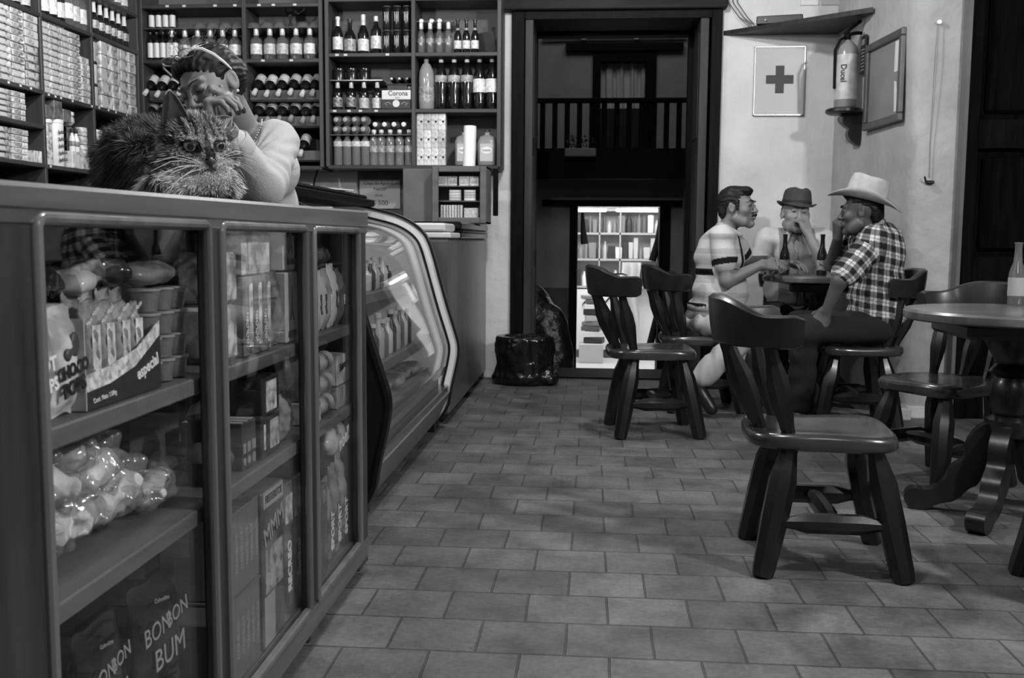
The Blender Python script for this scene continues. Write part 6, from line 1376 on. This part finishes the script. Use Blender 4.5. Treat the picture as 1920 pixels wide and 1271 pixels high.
# fur: short tapering strands rooted on the body
def fur(obj, n, name, Lf, seed=1, wd=.0009, sh=None):
    me = obj.data; nv = len(me.vertices); co = np.empty(nv*3); me.vertices.foreach_get('co', co); co = co.reshape(-1, 3); nf = len(me.polygons)
    nr = np.empty(nf*3); me.polygons.foreach_get('normal', nr); nr = nr.reshape(-1, 3); ct_ = np.empty(nf*3); me.polygons.foreach_get('center', ct_); ct_ = ct_.reshape(-1, 3); ar = np.empty(nf); me.polygons.foreach_get('area', ar)
    r = np.random.default_rng(seed); up = ct_[:, 2] > 1.076
    den = ar*up*(nr[:, 1] < .75); q = local(ct_, HC)/sc_; face = (q[:, 1] < -.02) & (np.abs(q[:, 0]) < .055) & (np.abs(q[:, 2]) < .05)
    eyes = (np.hypot(np.abs(q[:, 0])-.0245, q[:, 2]-.008) < .0125) & (q[:, 1] < -.03); den = np.where(eyes, 0, den); den = np.where(face, den*2.2, den)
    i = r.choice(nf, n, p=den/den.sum()); P = ct_[i]+r.normal(0, .0017, (n, 3)); N = nr[i]; qi = q[i]; fc = face[i]
    # lie of the coat: away from the nose on the head, back and down on the body
    noseP = np.array(HC @ Vector((0, -.085, -.004)))
    fl_h = P-noseP; fl_h /= np.linalg.norm(fl_h, axis=1)[:, None]; fl_b = np.tile(V(-.55, .45, -.45), (n, 1))
    ru = (P[:, 2] < 1.16) & (P[:, 0] > -.95); fl_b[ru] = V(.0, -.25, -.9); head = (np.abs(qi[:, 2]) < .07) & (np.abs(qi[:, 0]) < .075) & (qi[:, 1] < .05)
    fl = np.where(head[:, None], fl_h, fl_b); cl = np.stack([vnoise(P, 34, 5), vnoise(P, 34, 6), vnoise(P, 34, 7)], 1)
    D = N*.62+fl*.75+cl*.55+r.normal(0, .16, (n, 3)); 
    D -= N*np.minimum((D*N).sum(1)-.18, 0)[:, None]; D /= np.linalg.norm(D, axis=1)[:, None]
    mz = (qi[:, 1] < -.050) & (np.abs(qi[:, 0]) < .034)
    L = Lf*(.6+.8*r.random(n))*np.where(mz, .55, 1)*np.where(fc, .17, np.where(head, .50, 1.0))*np.where(ru & ~head, .85, 1)
    S = np.cross(D, r.normal(0, 1, (n, 3))); S /= np.linalg.norm(S, axis=1)[:, None]; w_ = wd*(.6+.8*r.random(n))[:, None]
    bend = (fl*.35+np.array([0, 0, -.25])+cl*.5)*L[:, None]*.45
    a = P-N*.001; b1 = a+D*(L*.5)[:, None]+bend*.3; c = a+D*L[:, None]+bend; c[:, 2] = np.maximum(c[:, 2], 1.077); b1[:, 2] = np.maximum(b1[:, 2], 1.076)
    Vv = np.stack([a-S*w_, a+S*w_, b1+S*w_*.8, b1-S*w_*.8, c], 1).reshape(-1, 3); k = np.arange(n)*5
    m = bpy.data.meshes.new(name); m.vertices.add(n*5); m.vertices.foreach_set('co', Vv.astype(np.float32).ravel())
    Lp = np.concatenate([np.stack([k, k+1, k+2, k+3], 1).ravel(), np.stack([k+3, k+2, k+4], 1).ravel()]); m.loops.add(len(Lp)); m.loops.foreach_set('vertex_index', Lp); m.polygons.add(2*n)
    m.polygons.foreach_set('loop_start', np.concatenate([np.arange(n)*4, n*4+np.arange(n)*3])); m.update(calc_edges=True); m.materials.append(catm)
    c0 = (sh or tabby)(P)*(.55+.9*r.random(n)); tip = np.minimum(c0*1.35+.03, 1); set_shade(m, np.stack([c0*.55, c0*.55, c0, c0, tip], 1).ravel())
    o = bpy.data.objects.new(name, m); COL.objects.link(o); o.parent = CT; o['kind'] = 'stuff'; return o
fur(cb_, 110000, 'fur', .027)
# whiskers
rw = random.Random(3)
for x in (-1, 1):
    b = MB()
    for i in range(8):
        t = i/7; p = Vector((x*(.014+.008*(i % 3)), -.078+.005*(i % 3), -.016-.0035*(i//3))); up_ = .55-1.15*t+rw.uniform(-.08, .08)
        d = Vector((x*.9, -.45+.5*rw.random(), up_*.75)).normalized(); q1 = p+d*.045; q2 = q1+(d+Vector((0, .25, -.55))).normalized()*.038
        b.tube([p, p.lerp(q1, .5)+Vector((0, -.002, .003)), q1, q2], [.0004, .00045, .00038, .0002], 4, M=HC @ Matrix.Scale(sc_*(1 if x < 0 else .85), 4))
    b.build('whiskers', mat('whisker', .85, .3), CT); b = MB()
    for i in range(3):
        p = Vector((x*.024, -.052, .022)); b.tube([p, p+Vector((x*.006, -.006, .018)), p+Vector((x*(.012+.004*i), .0, .036))], [.0004, .0004, .0002], 4, M=HC @ Matrix.Scale(sc_, 4))
    b.build('brow_whiskers', MC['whisker'], CT)

b = MB()
for x in (-1, 1): b.tube([Vector((0, -.0810, -.0150)), Vector((x*.002, -.0815, -.0215)), Vector((x*.009, -.079, -.0275)), Vector((x*.018, -.070, -.0270))], [.0008, .0011, .0012, .0006], 6, M=HC @ Matrix.Scale(sc_, 4))
b.build('mouth_line', mat('cat_mouth', .02, .6), CT)
for x in (-1, 1):
    MB().tube([Vector((x*.0125, -.0560, .0020)), Vector((x*.0165, -.0570, .0135)), Vector((x*.0255, -.0560, .0185)), Vector((x*.0350, -.0475, .0140))], [.0009, .0015, .0016, .0008], 6, M=HC @ Matrix.Scale(sc_, 4)).build('eyelid_rim', mat('cat_mouth', .02, .6), CT)
# ================================================================ GOODS INSIDE THE COUNTER  (front face plane x = GX)
GX = -.700; SU, SM_, SB = .756, .523, .101
film = glassy('cellophane', .86, .13, 1.9, bump=.006, bscale=40, body=.10, bodyv=.8); film2 = glassy('soft_film', .72, .12, 1.5, bump=.006, bscale=18, body=.22, bodyv=.6)
def bx(name, y0, y1, z0, z1, m, label, cat, dp=.14, x=GX, b=.003, group=None, rz=0):
    e = empty(name, (x, (y0+y1)/2, z0), math.radians(rz)); tag(e, label, cat, group)
    MB().box(-dp, 0, -(y1-y0)/2, (y1-y0)/2, .0008, z1-z0, b).build('carton', m, e, 0); return e
def front(e, m, a, name='printed_panel'):
    return MB().box(.0002, .0012, a[0], a[1], a[2], a[3]).build(name, m, e, 0)
def pouch(name, y, z0, w_, h, d, m, label, cat, x=GX, group=None, rz=0, crimp=True, flat=.5):
    """pillow bag with sealed top and bottom"""
    e = empty(name, (x-d/2, y, z0), math.radians(rz)); tag(e, label, cat, group); n, k = 28, 22; vs = []
    for j in range(k+1):
        t = j/k; f = math.sin(PI*min(1, max(0, (t-.05)/.86)))**.42 if .05 < t < .91 else 0.0
        for i in range(n):
            a = 2*PI*i/n; ww = w_/2*(1-.07*f); wr = .0022*math.sin(a*7+t*11)*f+.0016*math.sin(a*3+t*31)
            vs.append(((d/2*f+.0015+wr)*math.cos(a)*(1 if abs(math.cos(a)) > 0 else 1), ww*math.copysign(abs(math.sin(a))**.75, math.sin(a)), t*h+.001+.003*math.sin(a*5)*(1-f)))
    fs = [(j*n+i, j*n+(i+1) % n, (j+1)*n+(i+1) % n, (j+1)*n+i) for j in range(k) for i in range(n)]+[tuple(range(n-1, -1, -1)), tuple(k*n+i for i in range(n))]
    b = MB(); b.add(vs, fs); b.build('pouch', m, e, 60); return e
# --- first door, upper shelf
pouch('cereal_bag', 1.238, SU, .085, .155, .05, prnt('cereal_dim', .10, .55, 26), 'snack bag half hidden by the first door frame on the upper shelf', 'bag')
e = pouch('cereal_bag', 1.305, SU, .080, .150, .045, prnt('cereal_light', .30, .62, 12, cell=False), 'pale cereal bag with dark lettering on the first upper shelf', 'bag')
text('CHOCO', .024, inkd, e, FX(.0245, .004, .064, 8), bold=.0012, xs=.9); text('POPS', .027, inkd, e, FX(.0245, .006, .040, 8), bold=.0012, xs=.95)
sdf_mesh('printed_figure', [ell((.0225, .012, .098), (.004, .012, .018), k=.004), ell((.0225, -.006, .085), (.004, .008, .010), k=.004)], .003, mat('brown_print', .05, .5), e)
t_ = [c for c in COL.objects if c.get('label') == 'snack bag half hidden by the first door frame on the upper shelf'][0]
text('HOT', .026, inkw, t_, FX(.0265, 0, .075, 8), bold=.001); text('POPS', .024, inkw, t_, FX(.0265, .004, .048, 8), bold=.001)
# display box with tilted pouches
db = empty('display_box', (GX-.06, 1.468, SU)); tag(db, 'open display box of nut snack pouches lettered especial', 'display box')
b = MB(); b.box(-.06, .06, -.118, .118, .0008, .010); b.box(-.062, -.058, -.118, .118, .010, .13); b.build('tray', mat('box_dark', .03, .4), db, 0)
bp_ = smoothp([(-.118, 0), (.118, 0), (.118, .085), (.03, .045), (-.05, .030), (-.118, .026)], 0)
MB().prism(bp_, .058, .061, Matrix(((0, 0, 1, 0), (1, 0, 0, 0), (0, 1, 0, .001), (0, 0, 0, 1)))).build('front_panel', mat('box_dark2', .035, .35), db, 0)
MB().prism([(-.118, .026), (-.05, .030), (.03, .045), (.118, .085), (.118, .108), (.04, .072), (-.05, .055), (-.118, .05)], .0585, .0605, Matrix(((0, 0, 1, 0), (1, 0, 0, 0), (0, 1, 0, .001), (0, 0, 0, 1)))).build('pictured_nuts', prnt('nut_print', .22, .80, 85), db, 0)
MB().box(-.06, .06, -.121, -.118, .0008, .13).build('side_panel', mat('box_side_pale', .38, .5), db, 0)
text('especial', .026, inkw, db, FX(.0618, .070, .040, 14), xs=.95, bold=.0006); text('Cont. Neto 1.08kg', .010, inkw, db, FX(.0618, -.070, .014, 3), xs=.9)
nutm = prnt('nut_pouch', .06, .42, 30, .25); nutw = prnt('nut_patch', .35, .85, 60)
for i, y in enumerate((1.395, 1.440, 1.49, 1.535)):
    e = pouch('snack_pouch', y, SU+.012, .046, .140-.004*i, .020, nutm, '%s nut snack pouch from the left standing in the display box' % ORD[i], 'snack pouch', GX-.012, 'nut pouches in the display box')
    front_ = MB(); front_.box(.0105, .0115, -.006, .018, .035, .105, .0004); front_.build('printed_nuts', nutw, e, 0); text('Mani Moto', .011, inkw, e, FX(.0116, -.004, .118, 35), xs=.9)
for i, y in enumerate((1.41, 1.455, 1.51, 1.55)):
    pouch('snack_pouch', y, SU+.012, .046, .150, .020, nutm, '%s nut snack pouch from the left in the rear row of the display box' % ORD[i], 'snack pouch', GX-.045, 'nut pouches in the display box')
for i, (y, z, w_, h, a, v) in enumerate(((1.30, .912, .17, .085, 84, 0), (1.45, .915, .13, .08, 100, 1), (1.52, .925, .12, .07, 60, 2))):
    pr = [ell((0, 0, .022), (.05, w_*.5, .022), k=.012), ell((.01, w_*.2, .032), (.03, w_*.2, .018), k=.01), ell((-.01, -w_*.25, .028), (.03, w_*.18, .02), k=.01)]
    o = sdf_mesh('snack_bag', pr, .006, [mat('dark_film', .02, .12, .012, 10, .004, 14), prnt('pict_film', .03, .55, 16, .15), mat('dark_film', .02, .12)][i], disp=lambda P: .014*(.35-np.abs(vnoise(P, 24, i)))+.007*(.3-np.abs(vnoise(P, 58, i))))
    o.location = (GX-.075, y, z); o.rotation_euler = (math.radians([0, 14, -16][i]), 0, 0); tag(o, ['dark snack bag lying behind the pale cereal bag', 'glossy pictured snack bag lying on the standing pouches', 'crumpled dark bag topmost over the display box'][i], 'bag')
tag(bx('support_box', 1.25, 1.42, SU, .905, mat('grey_box2', .28, .6), 'plain pale box standing behind the cereal bags', 'box', .07, GX-.055), 'plain pale box standing behind the cereal bags', 'box')
# stacked clear cups
def cup():
    e = empty('dessert_cup'); MB().lathe([(.019, 0), (.020, .001), (.0245, .034), (.0245, .0345)], 22).build('cup', film2, e, 40)
    MB().lathe([(.0178, .0015), (.0188, .002), (.0222, .027), (.015, .028)], 22).build('filling', mat('cup_fill', .12, .3, .05, 60), e, 40)
    MB().lathe([(.0265, .0345), (.0268, .0355), (.0262, .0385), (.021, .0392)], 22).build('lid', glassy('lid_film', .6, .1, 1.8, body=.35, bodyv=.7), e, 40); return e
mk['cup'] = cup
for i in range(3):
    for j in range(4): put('cup', GX-.03, 1.602+i*.0545, SU+j*.0402, '%s cup from the bottom in the %s stack of clear lidded cups' % (ORD[j], ['left', 'middle', 'right'][i]), 'cup', 'stacked clear lidded cups on the first upper shelf')
e = empty('biscuit_pack', (GX-.045, 1.64, SU+.1625)); tag(e, 'shiny flat pack lying on top of the stacked cups', 'pack')
sdf_mesh('wrapper', [ell((0, 0, .020), (.04, .078, .020), k=.01), ell((0, .02, .027), (.03, .03, .012), k=.01)], .005, mat('shiny_wrap', .12, .14, .08, 12, .004, 20), e, disp=lambda P: .003*vnoise(P, 50, 2))
# --- first door, middle shelf: clear bags of pale sweets
LAB8 = ['lowest at the left end', 'second from the left in the lowest layer', 'middle of the lowest layer', 'second from the right in the lowest layer', 'lowest at the right end', 'left in the second layer', 'middle of the second layer', 'right in the second layer', 'left at the very top', 'right at the very top']
for i, (y, z, s, tw) in enumerate(((1.20, 0, 1.0, 10), (1.315, 0, 1.0, -20), (1.43, 0, 1.02, 15), (1.55, 0, 1.0, -10), (1.665, 0, .72, 25), (1.235, .066, .90, 30), (1.35, .066, .92, -15), (1.475, .066, .88, 10), (1.27, .122, .52, 0), (1.39, .122, .50, 40))):
    e = empty('sweets_bag', (GX-.078*s-.022, y, SM_+z+.013), math.radians(tw)); tag(e, 'clear crumpled bag of pale sweets, %s' % LAB8[i], 'bag', 'clear bags of pale sweets heaped on the middle shelf')
    pr = [ell((0, 0, .044*s), (.068*s, .066*s, .042*s), k=.02), ell((.03*s, .03*s, .05*s), (.03*s, .04*s, .03*s), k=.012), ell((.02*s, -.035*s, .045*s), (.035*s, .03*s, .035*s), k=.012)]
    sdf_mesh('sweets', [(p[0], p[1], p[2]*.80, p[3], p[4]) for p in pr], .006, mat('pale_sweets', .58, .5, .22, 22, .006, 34), e, disp=lambda P: .018*np.abs(vnoise(P, 34, i))-.009+.006*vnoise(P, 85, i))
    top = [cap((.02, .01, .06*s), (.035, .05*s, .088*s), .010, .022*s, .008), cap((0, -.02, .06*s), (.03, -.06*s, .075*s), .008, .020*s, .008)]
    sdf_mesh('clear_wrap', pr+top, .0045, film, e, disp=lambda P: .022*(.30-np.abs(vnoise(P, 19, i+9)))+.013*(.3-np.abs(vnoise(P, 44, i))))
# --- first door, bottom: dark lollipop bags
for i, (y, z, w_, h, rz) in enumerate(((1.235, .27, .09, .15, 8), (1.40, .245, .13, .185, 0), (1.60, .235, .15, .195, -6), (1.29, .105, .14, .17, 0), (1.47, .103, .15, .145, 4), (1.64, .102, .12, .135, 0))):
    e = pouch('lollipop_bag', y, z, w_, h, .05, prnt('lolly_film', .006, .035, 9, .14, cell=False), '%s dark lollipop bag lettered in outline, counted from the left, %s layer' % (ORD[i % 3], 'upper' if i < 3 else 'lower'), 'bag', GX-.005, 'lettered lollipop bags on the counter bottom', rz)
    mg = mat('outline_ink', .30, .35)
    text('BON', w_*.30, mg, e, FX(.0272, -w_*.21, h*.60, 6), bold=-.0002, xs=.85); text('BON', w_*.26, mg, e, FX(.0268, w_*.21, h*.645, 10), xs=.85); text('BUM', w_*.36, mg, e, FX(.0272, w_*.04, h*.34, 3), xs=.9)
    text('Colombina', w_*.07, mg, e, FX(.022, -w_*.05, h*.83, -8))
for i in range(3): bx('storage_box', 1.18+i*.17, 1.33+i*.17, SB, SB+.13, cindark, '%s low dark box behind the lollipop bags' % ORD[i], 'box', .16, GX-.12, group='low dark boxes behind the lollipop bags')
# --- second door, upper shelf
foilp = prnt('foil_print', .10, .80, 22, .18); flor = prnt('floral_print', .06, .70, 16, .25)
e = bx('gift_tin', 1.872, 1.962, SU, SU+.115, flor, 'floral printed tin at the lower left behind the second door', 'tin', .10, b=.012)
e = bx('gift_tin', 1.876, 1.958, SU+.117, SU+.215, foilp, 'shiny printed tin stacked on the floral tin', 'tin', .09, b=.006)
for i in range(3):
    e = bx('slim_box', 1.998+i*.058, 2.050+i*.058, SU, SU+.165, prnt('choc_box', .03, .28, 20), '%s slim tall chocolate box from the left behind the second door' % ORD[i], 'box', .12, group='slim chocolate boxes'); front(e, prnt('flake_print', .2, .75, 40), (.002, .022, .02, .15)); text('GOLDEN', .020, inkw, e, FX(.0014, -.012, .06, 90), xs=.8)
e = bx('handled_box', 1.995, 2.165, SU+.167, SU+.252, foilp, 'pictured gift box with a handle on the slim chocolate boxes', 'gift box', .10); MB().tube([(-.05, -.045, .084), (-.05, -.035, .105), (-.05, .035, .105), (-.05, .045, .084)], .004, 6).build('handle', dark, e); front(e, prnt('face_print', .3, .85, 26, cell=False), (-.055, .055, .008, .076))
pouch('gift_bag', 2.222, SU, .095, .168, .04, prnt('snow_bag', .08, .42, 12, .2, cell=False), 'soft misty bag between the slim boxes and the tall pale cartons', 'bag')
for i in range(1):
    e = bx('tall_carton', 2.280, 2.370, SU, SU+.165, mat('pale_card', .42, .45), 'tall pale carton with tower print behind the second door', 'carton', .09)
e = bx('tall_carton', 2.300, 2.385, SU+.168, SU+.25, mat('pale_card', .42, .45), 'pale carton with tower print stacked at the right of the second door', 'carton', .09, GX-.01)
for c, zz in ((e, .02), ([o for o in COL.objects if o.get('label') == 'tall pale carton with tower print behind the second door'][0], .03)):
    w_ = .016; b = MB(); b.prism([(-w_, 0), (-w_*.35, .025), (-.001, .08 if c is not e else .05), (.001, .08 if c is not e else .05), (w_*.35, .025), (w_, 0), (w_*.6, 0), (0, .018), (-w_*.6, 0)], 0, .0008, Matrix(((0, 0, 1, .0002), (1, 0, 0, .008 if c is e else 0), (0, 1, 0, zz+.022), (0, 0, 0, 1)))); b.build('tower_print', inkd, c, 0)
    text('LIEVRE', .020 if c is e else .021, inkd, c, FX(.0012, .008 if c is e else 0, .02), bold=.0003)
for i in range(4): bx('back_carton', 1.80+i*.12, 1.91+i*.12, SU, SU+.16+.04*(i % 2), prnt('back_print', .03, .25, 14), '%s dim carton in the rear row of the second upper shelf' % ORD[i], 'carton', .12, GX-.2, group='rear cartons of the upper shelf')
# --- second door, middle shelf
for i, (y, z, r) in enumerate(((1.885, SM_, .042), (1.955, SM_, .030), (1.905, SM_+.082, .040))):
    e = empty('domed_dessert', (GX-.045, y, z)); tag(e, ['large domed plastic dessert tub at the left behind the second door', 'small domed tub beside the books', 'domed plastic tub stacked on the large one'][i], 'dessert tub')
    MB().lathe([(r*.8, .001), (r, .045*r/.04), (r*.98, .046*r/.04)], 26).build('tub', mat('cake_dark', .03, .3), e, 40)
    MB().lathe([(r*1.04, .046*r/.04), (r*1.05, .049*r/.04), (r*.8, .068*r/.04), (r*.35, .078*r/.04), (.001, .079*r/.04)], 26).build('dome_lid', glassy('dome', .75, .06, 1.8, body=.15, bodyv=.6), e, 50)
for i, (y, t, v) in enumerate(((1.995, .022, .03), (2.022, .026, .04), (2.052, .030, .05))):
    e = empty('book', (GX-.005, y, SM_)); tag(e, '%s upright book from the left beside the domed tubs' % ORD[i], 'book', 'upright books behind the second door')
    MB().box(-.13, 0, -t/2, t/2, .001, .098, .002).build('cover', mat('book_cover_%d' % i, v, .4), e, 30); MB().box(-.128, -.004, -t/2+.003, t/2-.003, .0985, .0995).build('pages', mat('book_pages', .35, .8), e, 0)
    MB().box(.0001, .0009, -t*.38, t*.38, .035, .056).build('spine_label', mat('spine_label', .22, .5), e, 0); MB().lathe([(t*.36, 0), (t*.36, .0009)], 16, T_(0, 0, .018) @ R_(90, 'Y')).build('round_mark', mat('spine_label', .22, .5), e)
e = bx('slim_packet', 2.092, 2.125, SM_, SM_+.095, mat('dkpack', .025, .3), 'slim dark packet with white flower marks beside the books', 'packet', .10); front(e, prnt('flowers', .2, .8, 50), (-.006, .006, .02, .075))
e = bx('flower_box', 2.135, 2.215, SM_, SM_+.088, mat('dkpack', .025, .3), 'lower dark box with oval of flowers behind the second door', 'box', .10); front(e, prnt('flowers', .2, .8, 50), (-.030, .030, .015, .078), 'flower_oval')
e = bx('flower_box', 2.100, 2.215, SM_+.090, SM_+.175, mat('dkpack', .025, .3), 'upper dark box with an oval flower wreath standing over the others', 'box', .10); front(e, prnt('flowers', .2, .8, 50), (-.035, .035, .010, .076), 'flower_oval')
pouch('wrapped_loaf', 2.295, SM_, .12, .112, .05, prnt('loaf_film', .05, .35, 22, .15), 'glossy rounded pack with highlights at the right of the second door', 'pack')
bx('back_carton', 1.84, 2.06, SM_, SM_+.13, mat('dim_box', .05, .5), 'long dim carton behind the books and tubs', 'carton', .12, GX-.17)
# --- second door, bottom: spines, tall boxes
spm = mat('spine_grey', .13, .4, .02, 8)
for r_, (z, n) in enumerate(((.28, 6), (SB, 6))):
    for i in range(n):
        y = 1.902+i*.0305; e = empty('boxed_sweets', (GX-.004, y, z)); tag(e, '%s upright grey box from the left in the %s row of lettered spines' % (ORD[i], ['upper', 'lower'][r_]), 'box', 'rows of grey lettered spines behind the second door')
        MB().box(-.14, 0, -.0142, .0142, .001, .172, .0015).build('carton', spm, e, 0); text('MASMELOS', .016, mat('spine_letter', .34, .5), e, FX(.0006, 0, .085, 90), ext=.0002)
tag(MB().box(-.15, .004, -.09, .09, 0, .004).build('divider_card', mat('div_card', .12, .5), loc=(GX-.004, 1.975, .2745), smooth=0), 'thin card lying between the two rows of grey spines', 'card')
e = bx('dark_carton', 1.795, 1.885, SB, SB+.17, mat('corner_box', .07, .45), 'dark folded carton low at the left of the second door', 'carton', .12); text('mms', .02, mat('spine_letter', .34, .5), e, FX(.001, .02, .13, 90))
e = bx('tall_box', 2.085, 2.232, SB, SB+.35, prnt('choco_tall', .02, .14, 10, .3, cell=False), 'tall dark box with scrawled lettering under a pale name strip', 'box', .12)
front(e, mat('pale_strip', .32, .45), (-.068, .068, .312, .348), 'name_strip'); text('FIESTERITOS', .024, inkd, e, FX(.0016, 0, .330), xs=.85, bold=.0003); text('MMM', .060, mat('scrawl', .32, .4), e, FX(.0014, 0, .26, 14), xs=1.0, bold=.0008)
front(e, prnt('cartoon_print', .08, .6, 34), (-.06, .06, .12, .22)); front(e, mat('pale_lower', .30, .5), (-.07, .0, .004, .115), 'pale_corner')
for i in range(2):
    e = bx('tall_box', 2.240+i*.072, 2.308+i*.072, SB, SB+.33, prnt('recreo_film', .03, .22, 12, .3, cell=False), ['tall box lettered upward in white, nearer the pale name strip', 'tall box lettered festival upward beside the second door stile'][i], 'box', .12)
    text(['RECREO', 'festival'][i], .036, inkw, e, FX(.0012, 0, .13, 90), bold=.0010, xs=.92); front(e, prnt('lay_print', .1, .7, 26), (-.028, .028, .235, .30))
for o_ in COL.objects:
    if o_.parent is None and o_.get('label') and GX-.3 < o_.location.x < GX+.02 and 1.1 < o_.location.y < 2.40 and .05 < o_.location.z < 1.0 and o_.name.split('.')[0] not in ('shop_counter', 'person', 'cat'): o_.location.y *= .974
# --- third door
e = empty('gift_bag', (GX-.07, 2.66, SU+.17)); tag(e, 'clear wrapped gift bag with tied top on the packs behind the third door', 'bag')
pr = [ell((0, 0, .03), (.05, .11, .032), k=.02), cap((0, .05, .05), (.0, .055, .075), .02, .006, .015), ell((0, .06, .09), (.02, .035, .012), k=.01)]
sdf_mesh('clear_wrap', pr, .006, film, e, disp=lambda P: .006*vnoise(P, 30, 3)+.004*vnoise(P, 80, 4)); sdf_mesh('sweets', [ell((0, 0, .027), (.04, .09, .022), k=.01)], .006, mat('dark_sweets', .04, .3, .03, 40), e, disp=lambda P: .004*vnoise(P, 60))
tags_ = [(2.440, .030, .150, 'coco', inkw, prnt('diag_print', .02, .5, 40, .25)), (2.472, .028, .150, 'wafer', inkw, prnt('diag_print', .02, .5, 40, .25)), (2.513, .044, .160, 'galletas', inkd, mat('cream_pack', .45, .35)), (2.561, .044, .158, 'galletas', inkd, mat('cream_pack', .45, .35)), (2.610, .045, .162, 'cocos', inkw, prnt('brown_pack', .08, .4, 14, .3)), (2.672, .068, .172, 'quaker', inkd, mat('white_pack', .5, .4)), (2.755, .08, .160, 'vela', inkw, prnt('dim_pack', .04, .2, 16, .3))]
for i, (y, w_, h, s_, ink, m_) in enumerate(tags_):
    e = pouch('biscuit_bag', y, SU, w_, h, min(.04, w_), m_, '%s upright biscuit bag from the left behind the third door' % ORD[i], 'bag', group='upright biscuit bags on the third upper shelf'); text(s_, .018, ink, e, FX(min(.04, w_)*.5+.0015, 0, h*.45, 90), bold=.0005)
e = bx('crate_box', 2.435, 2.500, SM_+.06, SM_+.175, prnt('face_box', .04, .3, 18), 'dark box with face print at the upper left behind the third door', 'box', .1); tag(bx('patterned_carton', 2.425, 2.502, SM_, SM_+.058, prnt('brite_box', .3, .75, 24), 'pale patterned carton carrying the dark face box', 'carton', .12), 'pale patterned carton carrying the dark face box', 'carton')
for i, (y, z) in enumerate(((2.585, SM_), (2.585, SM_+.058), (2.585, SM_+.116))):
    e = empty('tube_pack', (GX-.03, y, z+.0275)); tag(e, '%s pack of cream biscuits in a ridged tray, behind the third door' % ['bottom', 'middle', 'top'][i], 'pack', 'ridged biscuit packs piled behind the third door')
    pts = [(0, -.075+k*.0105, 0) for k in range(15)]; MB().tube(pts, [.0235+(.0035 if k % 2 else 0) for k in range(15)], 14).build('wrapper', prnt('ridge_film', .12, .5, 14, .12, cell=False), e, 60)
e = bx('wafer_box', 2.672, 2.815, SM_+.065, SM_+.150, prnt('quake_box', .10, .7, 14, .3), 'pale printed wafer box with big dark lettering behind the third door', 'box', .12); text('Sabrosas', .032, inkd, e, FX(.001, 0, .055, 8), bold=.0006, xs=.85)
bx('wafer_box', 2.672, 2.815, SM_, SM_+.062, prnt('quake_box2', .06, .6, 20, .3), 'lower printed wafer box behind the third door', 'box', .12)
e = bx('tall_box', 2.418, 2.442, SB, SB+.24, mat('pale_edge', .30, .5), 'tall narrow pale carton edge at the left behind the third door', 'carton', .1)
for i in range(2):
    e = bx('slim_tall_box', 2.446+i*.056, 2.498+i*.056, SB, SB+.235+.012*i, mat('grey_tall', .07, .4, .02, 10), '%s grey tall box with striped top corner behind the third door' % ['left', 'right'][i], 'box', .12, group='grey tall boxes behind the third door'); b = MB()
    for k in range(6): b.box(.0002, .0012, -.020, .020-.003*k, .200+.006*k, .202+.006*k)
    b.build('corner_stripes', mat('stripe_ink', .3, .5), e, 0); text('DELICIAS', .02, mat('dim_letter', .16, .5), e, FX(.001, 0, .10, 90))
for i in range(3):
    y = 2.600+i*.076; e = pouch('sports_pack', y, SB, .070, .245+.02*i, .045, prnt('spt_film', .05, .3, 12, .25, cell=False), '%s upright biscuit pack lettered Sport upward behind the third door' % ORD[i], 'pack', group='upright packs lettered upward behind the third door')
    text('SPORT', .042, inkw, e, FX(.0245, .0, .10, 86), bold=.0014, xs=.85)
e = empty('noel_bag', (GX-.02, 2.71, SB+.290)); tag(e, 'glossy printed bag lettered noel on top of the upright packs', 'bag')
sdf_mesh('wrapper', [ell((0, 0, .045), (.026, .105, .045), k=.01)], .005, prnt('noel_film', .05, .45, 12, .2, cell=False), e, disp=lambda P: .004*vnoise(P, 40, 8))
text('noel!', .058, inkw, e, FX(.0285, .0, .045, 10), bold=.001)
for i in range(3): bx('back_carton', 2.42+i*.13, 2.54+i*.13, SB, SB+.2, prnt('back_print', .03, .25, 14), '%s dim carton in the rear row behind the third door' % ORD[i], 'carton', .12, GX-.2, group='rear cartons of the third section')
